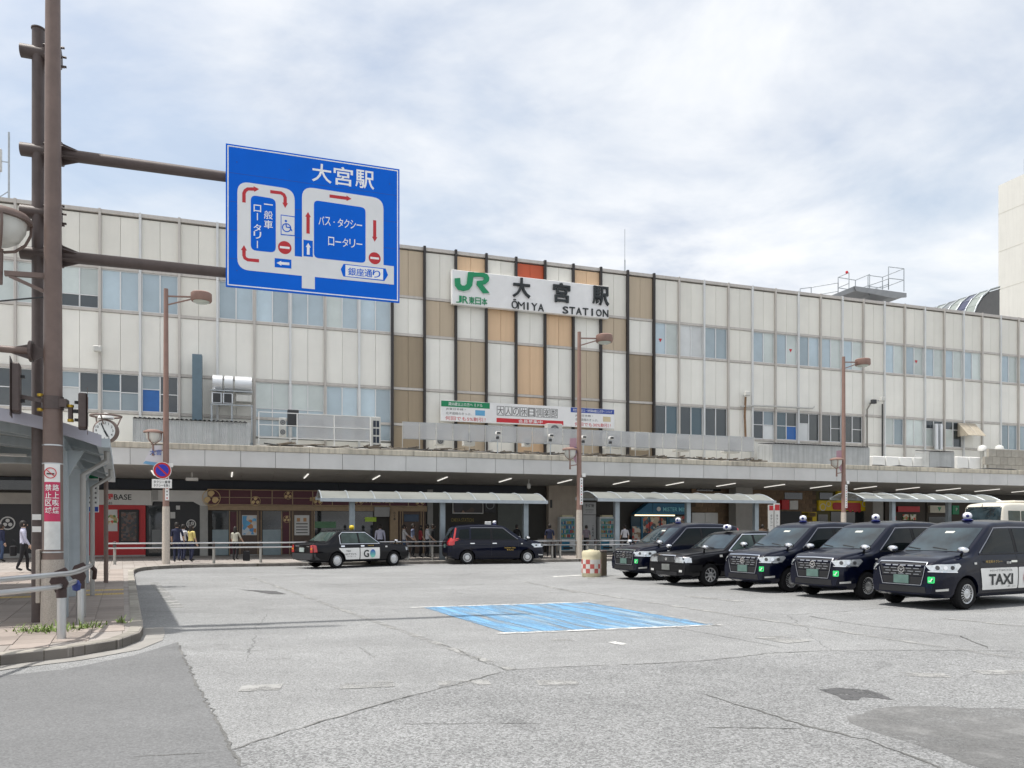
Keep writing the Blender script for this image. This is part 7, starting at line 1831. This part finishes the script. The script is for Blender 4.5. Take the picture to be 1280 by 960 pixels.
# ================================================================== people
M_skin = mat('skin', (.50, .33, .24), .55, 0, .05); M_hair = mat('dark_hair', (.016, .012, .010), .6, 0, .2, 30); M_shoe = mat('shoe', (.03, .03, .03), .5)
def cloth(name, c): return mat('cloth_' + name, c, .85, 0, .10, 6, .15, 30)
def person(label, loc, rz, top, bottom, H=1.68, stride=.0, arm=(0.0, 0.0), long_sleeve=False, skirt=False, hair=M_hair, long_hair=False, elbow=(15, 15), lean=0.0, group=None, shorts=False):
    o = thing('person', label, 'person', loc, rz, group); k = H / 1.68
    def v(x, y, z): return Vector((x * k, y * k, z * k))
    J = {}; B = []
    def j(n, p, r): J[n] = (p, r)
    ly = -lean
    j('pelvis', v(0, 0, .93), (.150, .105)); j('waist', v(0, ly * .3, 1.08), (.135, .095)); j('chest', v(0, ly * .7, 1.27), (.165, .108)); j('collar', v(0, ly, 1.40), (.085, .070)); j('neck', v(0, ly - .005, 1.475), (.052, .052)); j('head', v(0, ly - .02, 1.565), (.078, .092)); j('crown', v(0, ly - .005, 1.645), (.058, .070))
    bones = [('pelvis', 'waist', 'T'), ('waist', 'chest', 'T'), ('chest', 'collar', 'T'), ('collar', 'neck', 'S'), ('neck', 'head', 'S'), ('head', 'crown', 'S')]
    hands = []
    for sd, n in ((1, 'l'), (-1, 'r')):
        i = 0 if sd > 0 else 1
        a = R(arm[i]); e = R(arm[i] + elbow[i])
        sh_ = v(sd * .175, ly, 1.375); el = sh_ + Vector((sd * .045, -math.sin(a) * .27, -math.cos(a) * .27)) * k; wr_ = el + Vector((sd * .01, -math.sin(e) * .25, -math.cos(e) * .25)) * k
        j('sh' + n, sh_, (.062, .062)); j('el' + n, el, (.043, .043)); j('wr' + n, wr_, (.029, .033))
        bones += [('chest', 'sh' + n, 'T'), ('sh' + n, 'el' + n, 'T'), ('el' + n, 'wr' + n, 'T' if long_sleeve else 'S')]
        hands.append((sd, wr_, e))
        st_ = stride * sd
        hp = v(sd * .085, 0, .86); kn = v(sd * .095, -.03 - st_ * .5, .49 + abs(st_) * .02); an = v(sd * .10, .03 - st_ * .9, .10 + (.05 if st_ < 0 else 0)); to = an + Vector((sd * .02, -.16, -.055)) * k
        j('hp' + n, hp, (.088, .092)); j('kn' + n, kn, (.060, .062)); j('an' + n, an, (.042, .045)); j('to' + n, to, (.038, .028))
        bones += [('pelvis', 'hp' + n, 'P'), ('hp' + n, 'kn' + n, 'P'), ('kn' + n, 'an' + n, 'S' if (skirt or shorts) else 'P'), ('an' + n, 'to' + n, 'F')]
    names = list(J); me = bpy.data.meshes.new('body'); me.from_pydata([J[n][0] for n in names], [(names.index(a), names.index(b)) for a, b, _ in bones], [])
    ob = bpy.data.objects.new('body', me); COL.objects.link(ob)
    sk = ob.modifiers.new('s', 'SKIN'); su = ob.modifiers.new('u', 'SUBSURF'); su.levels = 2; su.render_levels = 2
    for i, n in enumerate(names):
        q = me.skin_vertices[0].data[i]; q.radius = (J[n][1][0] * k, J[n][1][1] * k); q.use_root = (n == 'pelvis')
    dg = bpy.context.evaluated_depsgraph_get(); m2 = bpy.data.meshes.new_from_object(ob.evaluated_get(dg)); bpy.data.objects.remove(ob)
    m2.materials.clear()
    for m in (M_skin, top, bottom, M_shoe): m2.materials.append(m)
    ix = {'S': 0, 'T': 1, 'P': 2, 'F': 3}
    for p in m2.polygons:
        c = p.center; best = 9; bt = 0
        for a, b, tg in bones:
            A, Bp = J[a][0], J[b][0]; d = Bp - A; t = max(0, min(1, (c - A).dot(d) / d.length_squared)); q = (c - A - d * t).length - (J[a][1][0] * (1 - t) + J[b][1][0] * t) * k
            if q < best: best = q; bt = ix[tg]
        if c.z < .085 * k: bt = 3
        if bt == 1 and c.z < .94 * k and abs(c.x) < .17 * k: bt = 2
        p.material_index = bt
    m2.shade_smooth(); body = link('body', m2, o)
    hc = J['head'][0]
    hr = MB(); hr.lathe([(0, .125), (.05, .118), (.085, .085), (.100, .03), (.098, -.03 if not long_hair else -.10), (.085, -.075 if not long_hair else -.22), (.05, -.09 if not long_hair else -.24), (0, -.09 if not long_hair else -.24)], 16, Matrix.Translation(hc + Vector((0, .022 * k, .012 * k))) @ Matrix.Diagonal((.92 * k, 1.02 * k, k, 1)))
    hr.build('hair', hair, o, 60)
    fc = MB()
    fc.lathe([(0, .03), (.010, .0), (.012, -.02), (0, -.03)], 8, Matrix.Translation(hc + Vector((0, -.098 * k, -.01 * k)))); fc.build('nose', M_skin, o)
    for sx in (1, -1):
        MB().lathe([(0, .009), (.009, .004), (.010, -.004), (0, -.009)], 8, Matrix.Translation(hc + Vector((sx * .032 * k, -.088 * k, .012 * k)))).build('eye', M_black, o)
        MB().lathe([(0, .032), (.014, .02), (.014, -.02), (0, -.03)], 8, Matrix.Translation(hc + Vector((sx * .082 * k, 0, 0)))).build('ear', M_skin, o)
    MB().box(hc.x - .022, hc.x + .022, hc.y - .092 * k, hc.y - .082 * k, hc.z - .052 * k, hc.z - .044 * k).build('mouth', mat('lip', (.34, .14, .12), .5), o)
    for sd, w_, e in hands:
        Mh = Matrix.Translation(w_) @ Matrix.Rotation(-e, 4, 'X') @ Matrix.Rotation(R(90 * sd), 4, 'Z')
        hm = MB(); hm.cbox(-.036, .036, -.015, .015, -.095, .01, .008, Mh)
        for q, (x, l_) in enumerate(((-.028, .065), (-.0095, .078), (.0095, .072), (.028, .055))):
            hm.tube([Mh @ Vector((x, 0, -.085)), Mh @ Vector((x, -.006, -.085 - l_ * .5)), Mh @ Vector((x, -.022, -.085 - l_))], [.0095, .009, .007], 6)
        hm.tube([Mh @ Vector((-.03, -.004, -.02)), Mh @ Vector((-.055, -.012, -.05)), Mh @ Vector((-.058, -.02, -.085))], [.011, .010, .008], 6)
        hm.build('hand', M_skin, o, 50)
    if skirt: MB().lathe([(.12, 1.0), (.16, .9), (.20, .55), (.19, .54), (.1, .6)], 20, Matrix.Diagonal((k, k * .8, k, 1))).build('skirt', bottom, o, 60)
    return o
def bag(label, loc, m, w_=.32, h=.36, d=.14, strap=True):
    o = thing('bag', label, 'bag', loc, ANG)
    MB().cbox(-w_ / 2, w_ / 2, -d / 2, d / 2, 0, h, .03).build('body', m, o)
    if strap: MB().tube([(-w_ * .3, 0, h - .01), (-w_ * .25, 0, h + .14), (0, 0, h + .2), (w_ * .25, 0, h + .14), (w_ * .3, 0, h - .01)], .012, 6).build('handle', m, o)
    return o
def pp(px, v): p = W(FU(px, v), v, PZ); return p
Cw, Cn, Cb, Cj = cloth('white', (.62, .62, .66)), cloth('navy', (.02, .025, .06)), cloth('black', (.015, .015, .018)), cloth('jeans', (.05, .08, .15))
Cl, Cy, Cg, Cr = cloth('lavender', (.50, .50, .62)), cloth('yellow', (.60, .50, .18)), cloth('grey', (.25, .24, .26)), cloth('red', (.30, .04, .05))
g = GP(29, 716, PZ); person('person in pale shirt and black trousers walking at the far left', g, R(120), Cl, Cb, 1.70, .16, (-12, 14), long_sleeve=True)
bag('small black bag carried beside the person in pale shirt', g + Vector((-.36, .05, .55)), Cb, .2, .34, .1)
person('person in navy padded jacket at the left picture edge', GP(2, 703, PZ), R(150), Cn, Cj, 1.62, .1, (5, -5), True)
person('man in white T-shirt and jeans behind the grey shelter column', GP(96.5, 716, PZ), R(170), Cw, Cj, 1.74, .05, (4, -4))
g = pp(79, 41.5); person('person in white blouse and shorts near the red noodle shop', g, R(200), Cw, Cj, 1.58, .12, (14, -10), True, long_hair=True, shorts=True)
bag('tan shoulder bag hanging beside the person in white blouse', g + Vector((.30, -.1, .62)), cloth('tan', (.42, .28, .16)), .26, .3, .1)
person('person in navy clothes standing by the left street lamp', pp(221, 35.6), R(190), Cn, Cn, 1.70, .06, (8, 20)); person('person in white top between two others by the left street lamp', pp(229, 36.2), R(160), Cw, Cn, 1.62, .05, (0, 25)); person('person in yellow top and dark trousers by the left street lamp', pp(239, 35.7), R(150), Cy, Cn, 1.60, .05, (15, 5), long_hair=True)
person('person in beige top in front of the crimson restaurant', pp(294, 36.4), R(170), cloth('beige', (.44, .43, .36)), Cb, 1.52, .04, (10, 30), long_hair=True); bag('black trolley bag beside the person in beige top', pp(308, 36.4), Cb, .3, .45, .2)
person('person in lavender shirt behind the sedan taxi bonnet', pp(475, 36.5), R(185), Cl, Cb, 1.64, .0, (5, 5), True)
person('person in pale grey top queuing under the left shelter', pp(505, 36.6), R(100), cloth('palegrey', (.48, .47, .48)), Cj, 1.62, .05, (10, 40)); person('person in blue shirt queuing under the left shelter', pp(516, 37.0), R(95), cloth('blue', (.20, .24, .36)), Cb, 1.66, .05, (0, 10)); person('person in dark red top queuing under the left shelter', pp(525.5, 36.8), R(100), Cr, Cb, 1.60, .05, (5, 20), long_hair=True); person('person in white top at the head of the queue', pp(534, 36.6), R(90), Cw, Cb, 1.64, .06, (0, 30)); person('person in black behind the queue head', pp(541, 37.4), R(80), Cb, Cb, 1.66, .0, (0, 0), True)
bag('white plastic bag beside the queue', pp(507, 36.0), M_white, .34, .34, .2)
person('person in navy top behind the bench board', pp(687, 36.2), R(180), Cn, Cb, 1.66, .0, (5, 5)); person('person in mauve grey top before the notice column', pp(733, 40.5), R(180), cloth('mauve', (.20, .16, .19)), Cb, 1.62, .0, (0, 10))
g = pp(781, 39.0); person('person in white shirt beside the right vending machine', g, R(200), Cw, Cb, 1.64, .08, (10, -8)); bag('black backpack on the person in white shirt', g + Vector((.24, .12, 1.0)), Cb, .26, .42, .16, False)
person('dark haired person behind the leftmost taxi van', pp(902, 38.0), R(180), Cb, Cb, 1.70); person('person in brown at the end of the middle shelter', pp(953, 37.0), R(170), cloth('brown', (.16, .10, .07)), Cb, 1.66, .0, (0, 10)); person('dark clothed person inside the station entrance', pp(646, 41.5), R(150), Cb, Cg, 1.66, .05, (5, 15), True)
